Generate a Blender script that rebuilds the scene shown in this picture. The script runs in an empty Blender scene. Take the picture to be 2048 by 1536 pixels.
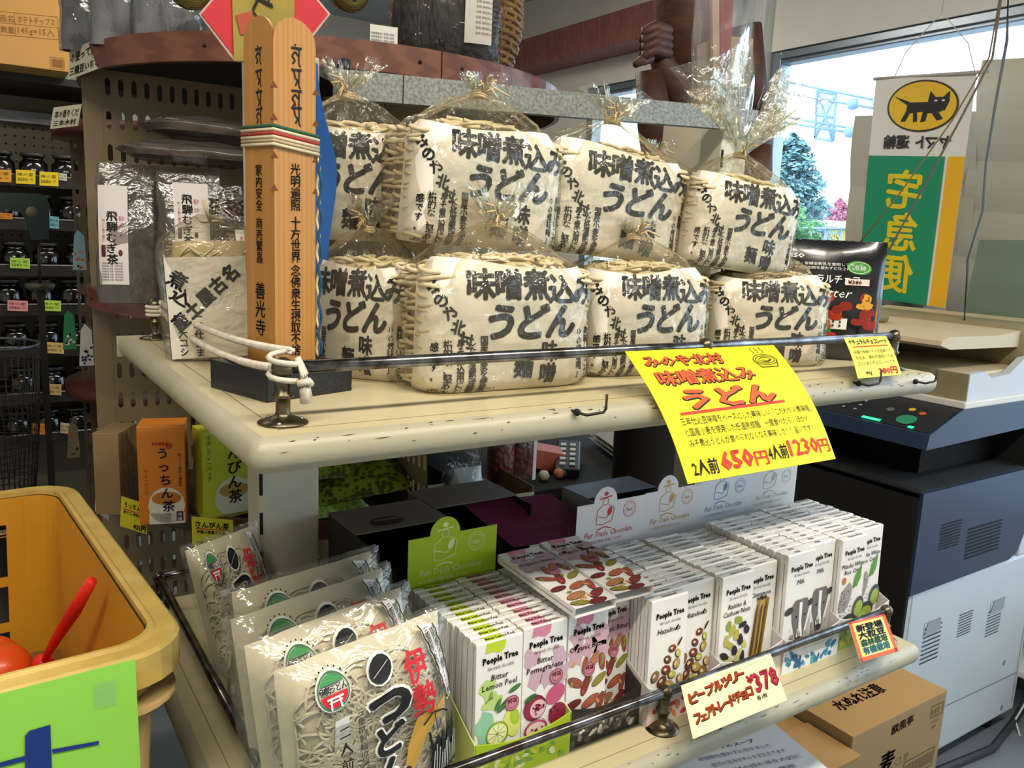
import bpy, bmesh, math, random
from mathutils import Vector, Matrix, noise
SC = bpy.context.scene
COL = SC.collection
R = math.radians
PI = math.pi
rnd = random.Random(7)
FLOOR, CEIL, XW, YB = -1.10, 1.36, 2.35, 4.2
ZL = -0.379                       # top of the lower shelf; z = 0 is the top of the upper shelf

# ------------------------------------------------------------------ camera, world, lights, exposure
CAM = Vector((-0.195, -0.603, 0.149))
YAW, PITCH, ROLL, FPX = 0.591, 0.1795, 0.0449, 1633.0
def cam_basis():
    cy, sy = math.cos(YAW), math.sin(YAW)
    f = Vector((sy * math.cos(PITCH), cy * math.cos(PITCH), -math.sin(PITCH)))
    r = Vector((cy, -sy, 0)); u = r.cross(f)
    return (r * math.cos(ROLL) + u * math.sin(ROLL), u * math.cos(ROLL) - r * math.sin(ROLL), f)
CR, CU, CF = cam_basis()
cd = bpy.data.cameras.new('camera'); cam = bpy.data.objects.new('camera', cd); COL.objects.link(cam)
mw = Matrix((CR, CU, -CF)).transposed().to_4x4(); mw.translation = CAM
cam.matrix_world = mw
cd.sensor_width = 36; cd.lens = FPX / 2048 * 36; cd.clip_start = 0.02; cd.clip_end = 200
SC.camera = cam
def P(x, y, ax, val):
    """point of a real plane (axis ax = val) seen at photograph pixel x, y: used once, to measure where things stand"""
    d = CF + CR * ((x - 1024) / FPX) - CU * ((y - 768) / FPX)
    return CAM + d * ((val - CAM[ax]) / d[ax])

w = bpy.data.worlds.new('overcast_sky'); SC.world = w; w.use_nodes = True
bg = w.node_tree.nodes['Background']
bg.inputs[0].default_value = (0.80, 0.90, 1.0, 1); bg.inputs[1].default_value = 2.6
SC.view_settings.view_transform = 'Standard'; SC.view_settings.look = 'None'
SC.view_settings.gamma = 1; SC.view_settings.exposure = 0.95; SC.view_settings.use_curve_mapping = False
SC.cycles.max_bounces = 8; SC.cycles.transparent_max_bounces = 24; SC.cycles.glossy_bounces = 3
SC.cycles.diffuse_bounces = 3; SC.cycles.transmission_bounces = 4; SC.cycles.sample_clamp_indirect = 4
SC.cycles.caustics_reflective = False; SC.cycles.caustics_refractive = False

def area(name, loc, target, sx, sy, power, col):
    l = bpy.data.lights.new(name, 'AREA'); l.shape = 'RECTANGLE'; l.size = sx; l.size_y = sy
    l.energy = power; l.color = col
    o = bpy.data.objects.new(name, l); COL.objects.link(o); o.location = loc
    o.rotation_euler = (Vector(target) - Vector(loc)).to_track_quat('-Z', 'Y').to_euler()
    return o
WARM = (1.0, 0.90, 0.76)
TUBES = [(-0.55, -0.75, 13), (0.75, -0.85, 14), (0.9, 1.7, 9), (-0.9, 1.5, 2.6)]
for tx, ty, te in TUBES:
    area('tube_light', (tx, ty, CEIL - 0.075), (tx, ty, 0), 1.15, 0.10, te, WARM)

# ------------------------------------------------------------------ materials
def hx(h, a=1.0):
    h = h.lstrip('#'); v = [int(h[i:i + 2], 16) / 255 for i in (0, 2, 4)]
    return tuple(c / 12.92 if c < 0.04045 else ((c + 0.055) / 1.055) ** 2.4 for c in v) + (a,)
MATS = {}
def M(name, c1, rough=0.5, metal=0.0, c2=None, ns=12.0, bump=0.0, bs=None, kind='noise', stretch=(1, 1, 1), emit=0, contrast=0.5, coat=0):
    if name in MATS: return MATS[name]
    m = bpy.data.materials.new(name); m.use_nodes = True; nt = m.node_tree; N = nt.nodes; L = nt.links
    b = N['Principled BSDF']; b.inputs['Roughness'].default_value = rough; b.inputs['Metallic'].default_value = metal
    b.inputs['Base Color'].default_value = hx(c1)
    if coat: b.inputs['Coat Weight'].default_value = coat; b.inputs['Coat Roughness'].default_value = 0.12
    if emit:
        b.inputs['Emission Color'].default_value = hx(c1); b.inputs['Emission Strength'].default_value = emit
    if c2 or bump:
        tc = N.new('ShaderNodeTexCoord'); mp = N.new('ShaderNodeMapping'); mp.inputs['Scale'].default_value = stretch
        L.new(tc.outputs['Object'], mp.inputs[0])
        def tex(sc):
            if kind == 'voronoi':
                t = N.new('ShaderNodeTexVoronoi'); t.inputs['Scale'].default_value = sc; o = t.outputs['Distance']
            elif kind == 'wave':
                t = N.new('ShaderNodeTexWave'); t.inputs['Scale'].default_value = sc; t.inputs['Distortion'].default_value = 6; t.inputs['Detail'].default_value = 3; o = t.outputs['Fac']
            else:
                t = N.new('ShaderNodeTexNoise'); t.inputs['Scale'].default_value = sc; t.inputs['Detail'].default_value = 5; o = t.outputs['Fac']
            L.new(mp.outputs[0], t.inputs['Vector']); return o
        if c2:
            r = N.new('ShaderNodeValToRGB'); h = 0.25 * (1 - contrast) + 0.02
            r.color_ramp.elements[0].position = 0.5 - h; r.color_ramp.elements[1].position = 0.5 + h
            r.color_ramp.elements[0].color = hx(c1); r.color_ramp.elements[1].color = hx(c2)
            L.new(tex(ns), r.inputs[0]); L.new(r.outputs[0], b.inputs['Base Color'])
        if bump:
            bn = N.new('ShaderNodeBump'); bn.inputs['Strength'].default_value = min(1, bump); bn.inputs['Distance'].default_value = 0.002 * max(1, bump)
            L.new(tex(bs or ns), bn.inputs['Height']); L.new(bn.outputs[0], b.inputs['Normal'])
    MATS[name] = m; return m
def FILM(name, tint='#ffffff', gloss=0.16, rough=0.10, bs=60, strength=0.8, haze=0.0, hazecol='#ffffff', span=0.35):
    """clear crinkly plastic: mostly see-through, with sharp highlights on its creases"""
    if name in MATS: return MATS[name]
    m = bpy.data.materials.new(name); m.use_nodes = True; nt = m.node_tree; N = nt.nodes; L = nt.links
    N.remove(N['Principled BSDF']); out = N['Material Output']
    t = N.new('ShaderNodeBsdfTransparent'); t.inputs[0].default_value = hx(tint)
    g = N.new('ShaderNodeBsdfGlossy'); g.inputs['Roughness'].default_value = rough
    tc = N.new('ShaderNodeTexCoord'); nz = N.new('ShaderNodeTexNoise'); nz.inputs['Scale'].default_value = bs; nz.inputs['Detail'].default_value = 3; nz.inputs['Distortion'].default_value = 1.2
    bn = N.new('ShaderNodeBump'); bn.inputs['Strength'].default_value = strength; bn.inputs['Distance'].default_value = 0.004
    L.new(tc.outputs['Object'], nz.inputs['Vector']); L.new(nz.outputs['Fac'], bn.inputs['Height']); L.new(bn.outputs[0], g.inputs['Normal'])
    fr = N.new('ShaderNodeLayerWeight'); fr.inputs[0].default_value = 0.22; L.new(bn.outputs[0], fr.inputs['Normal'])
    mr = N.new('ShaderNodeMapRange'); mr.inputs['To Min'].default_value = gloss; mr.inputs['To Max'].default_value = min(1, gloss + span)
    L.new(fr.outputs['Fresnel'], mr.inputs['Value'])
    mx = N.new('ShaderNodeMixShader'); L.new(mr.outputs[0], mx.inputs[0]); L.new(g.outputs[0], mx.inputs[2])
    if haze:
        d = N.new('ShaderNodeBsdfDiffuse'); d.inputs[0].default_value = hx(hazecol)
        m2 = N.new('ShaderNodeMixShader'); m2.inputs[0].default_value = haze
        L.new(t.outputs[0], m2.inputs[1]); L.new(d.outputs[0], m2.inputs[2]); L.new(m2.outputs[0], mx.inputs[1])
    else: L.new(t.outputs[0], mx.inputs[1])
    L.new(mx.outputs[0], out.inputs[0]); MATS[name] = m; return m
def C(h, rough=0.6):                      # flat print ink or plain paper of one colour
    return M('ink_' + h.lstrip('#'), h, rough)
INK = C('#0c0c0e', 0.75)
WHITE = M('white_paper', '#f1eee8', 0.7)

# ------------------------------------------------------------------ mesh builder
class MB:
    def __init__(s): s.v = []; s.f = []; s.mi = []; s.sm = []; s.mats = []; s.M = Matrix()
    def add(s, vs, fs, mat, smooth=False):
        k = len(s.v)
        if mat not in s.mats: s.mats.append(mat)
        i = s.mats.index(mat)
        s.v += [tuple(s.M @ Vector(v)) for v in vs]
        for f in fs: s.f.append(tuple(k + a for a in f)); s.mi.append(i); s.sm.append(smooth)
    def mesh(s, name):
        me = bpy.data.meshes.new(name); me.from_pydata(s.v, [], s.f)
        for m in s.mats: me.materials.append(m)
        me.polygons.foreach_set('material_index', s.mi); me.polygons.foreach_set('use_smooth', s.sm); me.update()
        return me
    def build(s, name, parent=None, loc=None, rot=None, **k):
        o = bpy.data.objects.new(name, s.mesh(name)); COL.objects.link(o)
        if parent: o.parent = parent
        if loc: o.location = loc
        if rot: o.rotation_euler = rot
        return tag(o, **k)
def tag(o, label=None, cat=None, group=None, kind=None):
    if label: o['label'] = label
    if cat: o['category'] = cat
    if group: o['group'] = group
    if kind: o['kind'] = kind
    return o
def thing(name, label, cat, loc=(0, 0, 0), rot=(0, 0, 0), group=None, sc=None):
    o = bpy.data.objects.new(name, None); COL.objects.link(o); o.empty_display_size = 0.02
    o.location = loc; o.rotation_euler = rot
    if sc: o.scale = sc
    return tag(o, label, cat, group)
def part(name, me, parent, loc=None, rot=None, **k):
    o = bpy.data.objects.new(name, me); COL.objects.link(o); o.parent = parent
    if loc: o.location = loc
    if rot: o.rotation_euler = rot
    return tag(o, **k)
def dup(o, parent=None, loc=None, rot=None, label=None):
    c = o.copy(); COL.objects.link(c)
    if parent: c.parent = parent
    if loc is not None: c.location = loc
    if rot is not None: c.rotation_euler = rot
    if label: c['label'] = label
    for ch in list(o.children): dup(ch, c)
    return c

def box(mb, x0, x1, y0, y1, z0, z1, mat, b=0.0):
    if b <= 0:
        vs = [(x, y, z) for z in (z0, z1) for y in (y0, y1) for x in (x0, x1)]
        mb.add(vs, [(0, 2, 3, 1), (4, 5, 7, 6), (0, 1, 5, 4), (2, 6, 7, 3), (0, 4, 6, 2), (1, 3, 7, 5)], mat); return
    b = min(b, (x1 - x0) / 2.01, (y1 - y0) / 2.01, (z1 - z0) / 2.01)
    bm = bmesh.new(); bmesh.ops.create_cube(bm, size=1)
    for v in bm.verts: v.co = Vector(((x0 + x1) / 2 + v.co.x * (x1 - x0), (y0 + y1) / 2 + v.co.y * (y1 - y0), (z0 + z1) / 2 + v.co.z * (z1 - z0)))
    bmesh.ops.bevel(bm, geom=bm.edges[:], offset=b, segments=2, affect='EDGES', profile=0.5)
    bm.verts.index_update()
    mb.add([v.co[:] for v in bm.verts], [tuple(v.index for v in f.verts) for f in bm.faces], mat, False); bm.free()
def tube(mb, pts, r, mat, n=8, cap=True, r2=None):
    pts = [Vector(p) for p in pts]; vs = []; fs = []; up = Vector((0, 0, 1))
    for i, p in enumerate(pts):
        t = (pts[min(i + 1, len(pts) - 1)] - pts[max(i - 1, 0)]).normalized()
        a = t.cross(up)
        if a.length < 0.05: a = t.cross(Vector((0, 1, 0)))
        a.normalize(); c = t.cross(a)
        rr = r[i] if isinstance(r, (list, tuple)) else (r if r2 is None else r + (r2 - r) * i / (len(pts) - 1))
        for k in range(n):
            q = 2 * PI * k / n; vs.append(p + a * (math.cos(q) * rr) + c * (math.sin(q) * rr))
        if i:
            o = (i - 1) * n
            for k in range(n): fs.append((o + k, o + (k + 1) % n, o + n + (k + 1) % n, o + n + k))
    if cap: fs.append(tuple(range(n))[::-1]); fs.append(tuple(range((len(pts) - 1) * n, len(pts) * n)))
    mb.add(vs, fs, mat, True)
def lathe(mb, prof, cx, cy, mat, n=20, axis='z', z0=0):
    vs = []; fs = []
    for r, z in prof:
        for k in range(n):
            q = 2 * PI * k / n
            v = (r * math.cos(q), r * math.sin(q), z)
            if axis == 'x': v = (z, v[0], v[1])
            if axis == 'y': v = (v[0], z, v[1])
            vs.append((v[0] + cx, v[1] + cy, v[2] + z0))
    for i in range(len(prof) - 1):
        for k in range(n): fs.append((i * n + k, i * n + (k + 1) % n, (i + 1) * n + (k + 1) % n, (i + 1) * n + k))
    mb.add(vs, fs, mat, True)
def grid(mb, fn, nu, nv, mat, wrap=False, smooth=True, thick=0.0):
    vs = [fn(i / nu, j / nv) for j in range(nv + 1) for i in range(nu + (0 if wrap else 1))]
    W = nu if wrap else nu + 1
    fs = [(j * W + i, j * W + (i + 1) % W, (j + 1) * W + (i + 1) % W, (j + 1) * W + i) for j in range(nv) for i in range(nu)]
    mb.add(vs, fs, mat, smooth)
def poly(mb, pts, mp, mat, off=0.0):       # filled outline on a mapped surface
    mb.add([mp(u, v, off) for u, v in pts], [tuple(range(len(pts)))], mat)
def prism(mb, pts, h0, h1, mat, ax=2):     # outline extruded along an axis
    def at(p, h): return (p[0], p[1], h) if ax == 2 else ((p[0], h, p[1]) if ax == 1 else (h, p[0], p[1]))
    n = len(pts); vs = [at(p, h0) for p in pts] + [at(p, h1) for p in pts]
    fs = [tuple(range(n))[::-1], tuple(range(n, 2 * n))] + [(i, (i + 1) % n, n + (i + 1) % n, n + i) for i in range(n)]
    mb.add(vs, fs, mat)
def blob(mb, mp, u, v, ru, rv, mat, rot=0.0, n=14, irr=0.0, off=0.0004, rr=None):
    rr = rr or rnd; c, s = math.cos(R(rot)), math.sin(R(rot)); pts = []
    for k in range(n):
        q = 2 * PI * k / n; j = 1 + irr * (rr.random() - 0.5); a, b = ru * math.cos(q) * j, rv * math.sin(q) * j
        pts.append((u + a * c - b * s, v + a * s + b * c))
    poly(mb, pts, mp, mat, off)
def line(mb, mp, pts, wd, mat, off=0.0005):
    for (a, b), (c, d) in zip(pts, pts[1:]):
        l = math.hypot(c - a, d - b) or 1e-9; nx, ny = -(d - b) / l * wd / 2, (c - a) / l * wd / 2
        poly(mb, [(a - nx, b - ny), (c - nx, d - ny), (c + nx, d + ny), (a + nx, b + ny)], mp, mat, off)
def ring(mb, mp, u, v, r, wd, mat, n=20, off=0.0005, sq=1.0):
    pts = [(u + r * math.cos(2 * PI * k / n), v + sq * r * math.sin(2 * PI * k / n)) for k in range(n + 1)]
    line(mb, mp, pts, wd, mat, off)
def rect(mb, mp, u0, u1, v0, v1, mat, off=0.0003): poly(mb, [(u0, v0), (u1, v0), (u1, v1), (u0, v1)], mp, mat, off)
def plane(o, U, V):
    o, U, V = Vector(o), Vector(U), Vector(V); n = U.cross(V).normalized()
    return lambda u, v, off=0.0: tuple(o + U * u + V * v + n * off)
FONT_O = bpy.data.objects.new('lettering_source', bpy.data.curves.new('lettering_source', 'FONT'))
TC = {}
def glyphs(s, res=1):
    k = (s, res)
    if k not in TC:
        c = FONT_O.data; c.body = s; c.resolution_u = res
        m = FONT_O.to_mesh(); TC[k] = ([tuple(v.co[:2]) for v in m.vertices], [tuple(p.vertices) for p in m.polygons]); FONT_O.to_mesh_clear()
    return TC[k]
def txt(mb, mp, s, u, v, h, mat, width=None, rot=0.0, bold=0.0, vert=False, shear=0.0, off=0.0006, res=1, sp=1.0, ctr=False, sx=1.0):
    """s written on a mapped surface; (u, v) is the lower left of the line, or the top left of a vertical column"""
    cr, sr = math.cos(R(rot)), math.sin(R(rot))
    D_ = [(0, 0)] if not bold else ([(bold, 0), (-bold, 0), (0, bold * .8), (0, -bold * .8)] if bold < .035 else [(bold * math.cos(k * PI / 4), bold * .9 * math.sin(k * PI / 4)) for k in range(8)])
    def put(vs, fs, ou, ov, kx):
      for (ex, ey) in D_:
        mb.add([mp(*(lambda a, b: (u + a * cr - b * sr, v + a * sr + b * cr))(((x + ex) * kx + shear * y) * h + ou, (y + ey) * h + ov), off) for x, y in vs], fs, mat)
    if vert:
        for i, ch in enumerate(s):
            if ch == ' ': continue
            vs, fs = glyphs(ch, res); put(vs, fs, 0, -h * sp * (i + 1) + 0.1 * h, sx)
        return
    vs, fs = glyphs(s, res)
    if not vs: return
    x0 = min(a for a, b in vs); x1 = max(a for a, b in vs); kx = sx
    if width: kx = width / ((x1 - x0) * h)
    vs = [(a - x0 - ((x1 - x0) / 2 if ctr else 0), b) for a, b in vs]
    put(vs, fs, 0, 0, kx)

# ================================================================== the setting
m_floor = M('floor_vinyl', '#7d8790', 0.35, c2='#69737c', ns=3, bump=0.1, bs=40)
m_wall = M('white_wall', '#f0ede4', 0.7, c2='#eae6dc', ns=2)
m_ceil = M('ceiling_board', '#c3ccd2', 0.8, c2='#b4bec6', ns=5)
m_alu = M('aluminium_frame', '#8f9ba6', 0.35, 0.7)
m_whitepost = M('white_painted_frame', '#dfe2e0', 0.5)
m_maroon = M('red_brown_beam', '#7c4a42', 0.6, c2='#8f5c50', ns=14, stretch=(1, 4, 1))
m_glass = FILM('window_glass', '#f4fbff', gloss=0.03, rough=0.0, bs=1, strength=0.0)
def struct(mb, name, parent=None):
    o = mb.build(name, parent)
    if not parent: o['kind'] = 'structure'
    return o
b = MB(); box(b, -2.2, XW + .1, -2.6, YB, FLOOR - .08, FLOOR, m_floor); struct(b, 'floor')
b = MB(); box(b, -2.2, XW + .1, -2.6, YB, CEIL, CEIL + .08, m_ceil); struct(b, 'ceiling')
b = MB(); box(b, -2.3, -2.2, -2.6, YB, FLOOR, CEIL, m_wall); struct(b, 'wall_left')
b = MB(); box(b, -2.2, XW + .1, YB, YB + .1, FLOOR, CEIL, m_wall); struct(b, 'wall_back')
b = MB(); box(b, -2.2, XW + .1, -2.7, -2.6, FLOOR, CEIL, m_wall); struct(b, 'wall_front')
ZS, ZH = -0.62, 0.862            # sill and head of the windows
WIN = [(1.74, 2.66), (0.30, 1.565), (-1.10, 0.25), (-2.3, -1.15)]
b = MB()
box(b, XW, XW + .1, -2.6, YB, FLOOR, ZS, m_wall); box(b, XW, XW + .1, -2.6, YB, ZH, CEIL, m_wall)
box(b, XW, XW + .1, 2.66, YB, ZS, ZH, m_wall); box(b, XW, XW + .1, -2.6, -2.3, ZS, ZH, m_wall)
struct(b, 'wall_right')
for i, (y0, y1) in enumerate(WIN):
    t = bpy.data.objects.new('window_%d' % (i + 1), None); COL.objects.link(t); t['kind'] = 'structure'
    b = MB()
    for (ya, yb, za, zb) in ((y0, y0 + .045, ZS, ZH), (y1 - .045, y1, ZS, ZH), (y0 + .045, y1 - .045, ZS, ZS + .05), (y0 + .045, y1 - .045, ZH - .045, ZH)):
        box(b, XW + .01, XW + .07, ya, yb, za, zb, m_alu, .004)
    box(b, XW - .004, XW + .01, y0 + .045, y1 - .045, ZH - .03, ZH - .015, m_alu)
    b.build('window_frame', t)
    b = MB(); box(b, XW + .036, XW + .042, y0 + .04, y1 - .04, ZS + .04, ZH - .04, m_glass); b.build('pane', t)
b = MB(); box(b, XW - .05, XW + .085, 1.565, 1.74, FLOOR, CEIL, m_whitepost, .006)
box(b, XW - .02, XW + .085, .25, .30, FLOOR, ZH, m_whitepost); box(b, XW - .02, XW + .085, -1.15, -1.10, FLOOR, ZH, m_whitepost); struct(b, 'trim_1')
b = MB(); box(b, XW - .16, XW, 1.75, YB, .975, 1.115, m_maroon, .006); struct(b, 'trim_2')
b = MB(); box(b, XW - .10, XW + .0, -2.6, 1.56, 1.19, 1.25, m_whitepost, .006); struct(b, 'trim_3')
b = MB(); box(b, XW - .025, XW, -2.6, YB, FLOOR, FLOOR + .09, M('baseboard_grey', '#5b6064', .6)); struct(b, 'baseboard_right')
m_tube = M('lit_tube', '#fff3dc', .4, emit=6)
for k, (tx, ty, te) in enumerate(TUBES):
    t = thing('ceiling_light', 'white fluorescent batten on the ceiling, %s' % ['front left, above the customer', 'front right, above the shelves', 'at the back by the window', 'at the back left over the dark shelving'][k], 'ceiling light', (tx, ty, CEIL))
    b = MB(); box(b, -.62, .62, -.06, .06, -.035, 0, m_whitepost, .004); b.build('housing', t)
    b = MB(); tube(b, [(-.59, 0, -.052), (.59, 0, -.052)], .013, m_tube, 10); b.build('tube', t)

# ------------------------------------------------------------------ outdoors
m_leafT = M('blue_green_leaves', '#4b7478', .7, c2='#86aeb0', ns=9)
m_leafG = M('green_leaves', '#3d7a48', .7, c2='#6fa25c', ns=9)
m_bark = M('bark', '#5b4b3e', .9)
b = MB(); box(b, XW + .4, 40, -30, 60, FLOOR - .2, FLOOR - .1, M('asphalt', '#8d9296', .8, c2='#9da2a5', ns=2)); tag(struct(b, 'ground'), kind='structure')
def leafball(mb, c, r, mat, n, s, rr):
    for _ in range(n):
        d = Vector((rr.gauss(0, 1), rr.gauss(0, 1), rr.gauss(0, 1))).normalized() * (rr.random() ** .35)
        p = Vector(c) + Vector((d.x * r[0], d.y * r[1], d.z * r[2]))
        a = Vector((rr.gauss(0, 1), rr.gauss(0, 1), rr.gauss(0, 1))).normalized(); q = a.orthogonal().normalized(); k = s * (.6 + rr.random())
        mb.add([p - a * k, p + q * k * .5, p + a * k, p - q * k * .5], [(0, 1, 2, 3)], mat)
def tree(name, lab, x, px, ztop, zbot, wd, mat, seed, cone=True):
    rr = random.Random(seed); c = P(px, 400, 0, x); wd = wd * 1.0; t = thing(name, lab, 'tree', (x, c.y, FLOOR - .1))
    g = MB(); H = ztop - (FLOOR - .1); zb = zbot - (FLOOR - .1)
    for k in range(26):
        f = k / 25; z = zb + (H - zb) * f; r = wd * ((1 - f) ** .6 * .95 + .07) if cone else wd * math.sin(PI * (.12 + .85 * f)) * .95
        for j in range(4):
            q = rr.random() * 6.28; rad = r * .55
            leafball(g, (rad * math.cos(q), rad * math.sin(q), z), (r * .5, r * .5, (H - zb) * .05), mat, 70, wd * .05, rr)
    g.build('foliage', t, kind='stuff')
    g = MB(); tube(g, [(0, 0, 0), (0, 0, H * .8)], .12 * wd, m_bark, 8, r2=.03 * wd); g.build('trunk', t)
pz = lambda px, py, x: P(px, py, 0, x).z
tree('conifer_tree', 'tall blue-green conifer seen through the window left of the banner', 9, 1575, pz(1570, 280, 9), pz(1570, 520, 9), .80, m_leafT, 3)
tree('round_tree', 'low bright green tree at the foot of the tall conifer outside', 7, 1565, pz(1580, 395, 7), pz(1570, 520, 7), .50, m_leafG, 5, False)
tree('maple_tree', 'small pink-red autumn tree behind the yellow building outside', 14, 1682, pz(1685, 400, 14), pz(1680, 470, 14), .42, M('maple_leaves', '#b06a86', .7, c2='#c98a9c', ns=9), 6, False)
tree('bare_tree', 'hazy brown-grey tree in the distance beyond the fence', 18, 1640, pz(1640, 405, 18), pz(1640, 470, 18), .9, M('bare_twigs', '#8f93a0', .8, c2='#a98f84', ns=5), 8, False)
c = P(1650, 470, 0, 12)
t = thing('kiosk', 'small yellow kiosk with a white flat roof across the road', 'building', (12, c.y, FLOOR - .1))
zt = pz(1650, 455, 12) - (FLOOR - .1)
b = MB(); box(b, -.45, .45, -.35, .35, 0, zt, M('kiosk_wall', '#b99a48', .6)); b.build('wall', t)
b = MB(); box(b, -.55, .55, -.5, .5, zt, zt + .10, M('kiosk_roof', '#e9eef2', .5), .02); b.build('roof', t)
for k in range(3):
    b = MB(); box(b, -.47, -.44, -.30 + k * .21, -.14 + k * .21, zt * .35, zt * .8, M('kiosk_glass', '#6f8fa8', .2)); b.build('window', t)
t = thing('road_fence', 'thin metal fence in front of the yellow kiosk outside', 'fence', (7.8, P(1650, 480, 0, 7.8).y, FLOOR - .1))
zt = pz(1650, 457, 7.8) - (FLOOR - .1)
for k in range(13):
    b = MB(); tube(b, [(0, -1.2 + k * .2, 0), (0, -1.2 + k * .2, zt)], .015, m_alu, 6); b.build('picket', t)
b = MB(); tube(b, [(0, -1.2, zt), (0, 1.2, zt)], .015, m_alu, 6); tube(b, [(0, -1.2, zt * .5), (0, 1.2, zt * .5)], .012, m_alu, 6); b.build('rail', t)
# lattice gantry with lamps, hanging under the canopy outside
m_gan = M('blue_grey_steel', '#7f99b8', .5)
t = thing('lattice_gantry', 'blue-grey steel lattice of cables and panels outside, above the conifer', 'gantry')
def G(px, py): return P(px, py, 0, 6.0)
for a, c in (((1536, 156), (1760, 202)), ((1536, 180), (1755, 218)), ((1536, 228), (1700, 256)), ((1536, 240), (1700, 265))):
    b = MB(); tube(b, [G(*a) + Vector((0, .9, .18)), G(*a), G(*c)], .012, m_gan, 6); b.build('cable', t)
for (x0, x1, y0, y1) in ((1540, 1572, 166, 262), (1634, 1672, 182, 282)):
    b = MB(); A, B2, C2, D = G(x0, y0), G(x1, y0 + 6), G(x1 - 6, y1), G(x0 - 4, y1 - 6)
    for s, e in ((A, B2), (B2, C2), (C2, D), (D, A), (A, C2), (B2, D), ((A + D) / 2, (B2 + C2) / 2)): tube(b, [s, e], .012, m_gan, 5)
    b.build('lattice_frame', t)
    b = MB(); Dx = Vector((.03, 0, 0)); b.add([A, B2, C2, D, A + Dx, B2 + Dx, C2 + Dx, D + Dx], [(0, 1, 2, 3), (7, 6, 5, 4), (0, 4, 5, 1), (1, 5, 6, 2), (2, 6, 7, 3), (3, 7, 4, 0)], M('pale_blue_panel', '#a9c3e0', .6)); b.build('panel', t)
b = MB(); q_ = G(1500, 240); tube(b, [(q_.x, q_.y + .25, FLOOR - .1), (q_.x, q_.y + .25, q_.z + .6)], .05, m_gan, 10); b.build('mast', t)
for px, py in ((1757, 202), (1706, 208), (1700, 264)):
    c = G(px, py); b = MB(); lathe(b, [(0, -.05), (.04, -.035), (.05, 0), (.04, .035), (0, .05)], c.x, c.y, m_gan, 10, z0=c.z); b.build('lamp', t)

# ================================================================== the display rack (upper shelf top at z = 0)
m_cream = M('cream_painted_wood', '#b9b49e', .42, c2='#a39d84', ns=7, bump=.25, bs=60, stretch=(.3, 1, 1), contrast=.1)
m_creamtop = M('cream_shelf_top', '#d2c8a4', .33, c2='#c4b990', ns=5, contrast=.1)
m_worn = M('bare_worn_wood', '#4f3b2a', .8)
m_post = M('ivory_enamel', '#d5d2c2', .45, c2='#c9c5b2', ns=6, contrast=.1)
m_chrome = M('worn_chrome', '#8f9097', .24, 1.0, c2='#4a4440', ns=55, contrast=.55)
m_brass = M('aged_brass', '#756c58', .36, 1.0, c2='#4f4738', ns=30)
m_galv = M('spangled_galvanised', '#9b9d98', .5, .3, c2='#6f726c', ns=260, kind='noise', contrast=.5)
m_blk = M('black_slot', '#0c0b0a', .8)
rack = thing('display_rack', 'cream two-tier display rack with metal gallery rails, in the middle', 'display rack')
def board(z, th, x0, x1, y0, y1, name):
    o = MB(); r = th / 2; prof = []
    for k in range(9):
        q = PI / 2 - PI * k / 8; prof.append((r * math.cos(q) * .85, z - r + r * math.sin(q)))
    X0, X1, Y0, Y1 = x0 + r, x1 - r, y0 + r, y1
    vs = []; fs = []
    path = [(X0, Y1, -1, 0), (X0, Y0, -1, -1), (X1, Y0, 1, -1), (X1, Y1, 1, 0)]
    path = [(X0, Y1, -1, 0)] + [(X0, Y0, -math.cos(a), -math.sin(a)) for a in [R(v) for v in (0, 30, 60, 90)]] + [(X1, Y0, math.sin(a), -math.cos(a)) for a in [R(v) for v in (0, 30, 60, 90)]] + [(X1, Y1, 1, 0)]
    for (px, py, nx, ny) in path:
        for (d, zz) in prof: vs.append((px + nx * d, py + ny * d, zz))
    n = len(prof)
    for i in range(len(path) - 1):
        for k in range(n - 1): fs.append((i * n + k, i * n + k + 1, (i + 1) * n + k + 1, (i + 1) * n + k))
    o.add(vs, fs, m_cream, True)
    o.add([vs[i * n] for i in range(len(path))], [tuple(range(len(path)))[::-1]], m_creamtop)
    o.add([vs[i * n + n - 1] for i in range(len(path))], [tuple(range(len(path)))], m_cream)
    o.add([(X0 - r, Y1, z), (X1 + r, Y1, z), (X1 + r, Y1, z - th), (X0 - r, Y1, z - th)], [(0, 1, 2, 3)], m_cream)
    ob = o.build(name, rack)
    g = MB(); yy = y0 + .030; xx = x0 + .030       # the dark joint between moulding and panel
    for (a, c) in (((xx, yy), (x1 - .03, yy)), ((xx, yy), (xx, y1))):
        box(g, min(a[0], c[0]), max(a[0], c[0]) + .0009, min(a[1], c[1]), max(a[1], c[1]) + .0009, z, z + .0003, M('dark_joint', '#8b805c', .8))
    rr = random.Random(int(-z * 1000) + 5)         # chips and scratches in the paint of the front edge
    for k in range(80):
        x = x0 + .02 + rr.random() * (x1 - x0 - .05); q = rr.uniform(.15, 1.5); L_ = rr.uniform(.002, .020) * rr.random() + .001; th_ = rr.uniform(.0002, .0008)
        d = r * math.cos(q) * .85 + .0003; zz = z - r + r * math.sin(q)
        g.add([(x, Y0 - d, zz), (x + L_ * .5, Y0 - d - .0002, zz - th_), (x + L_, Y0 - d, zz + th_ * .3), (x + L_ * .6, Y0 - d - .0001, zz + th_)], [(0, 1, 2, 3)], m_worn)
    g.build('paint_chips', ob); return ob
board(0, .027, -.040, .842, -.050, .545, 'shelf_board')
board(ZL, .028, -.040, .872, -.062, .56, 'shelf_board')
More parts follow.
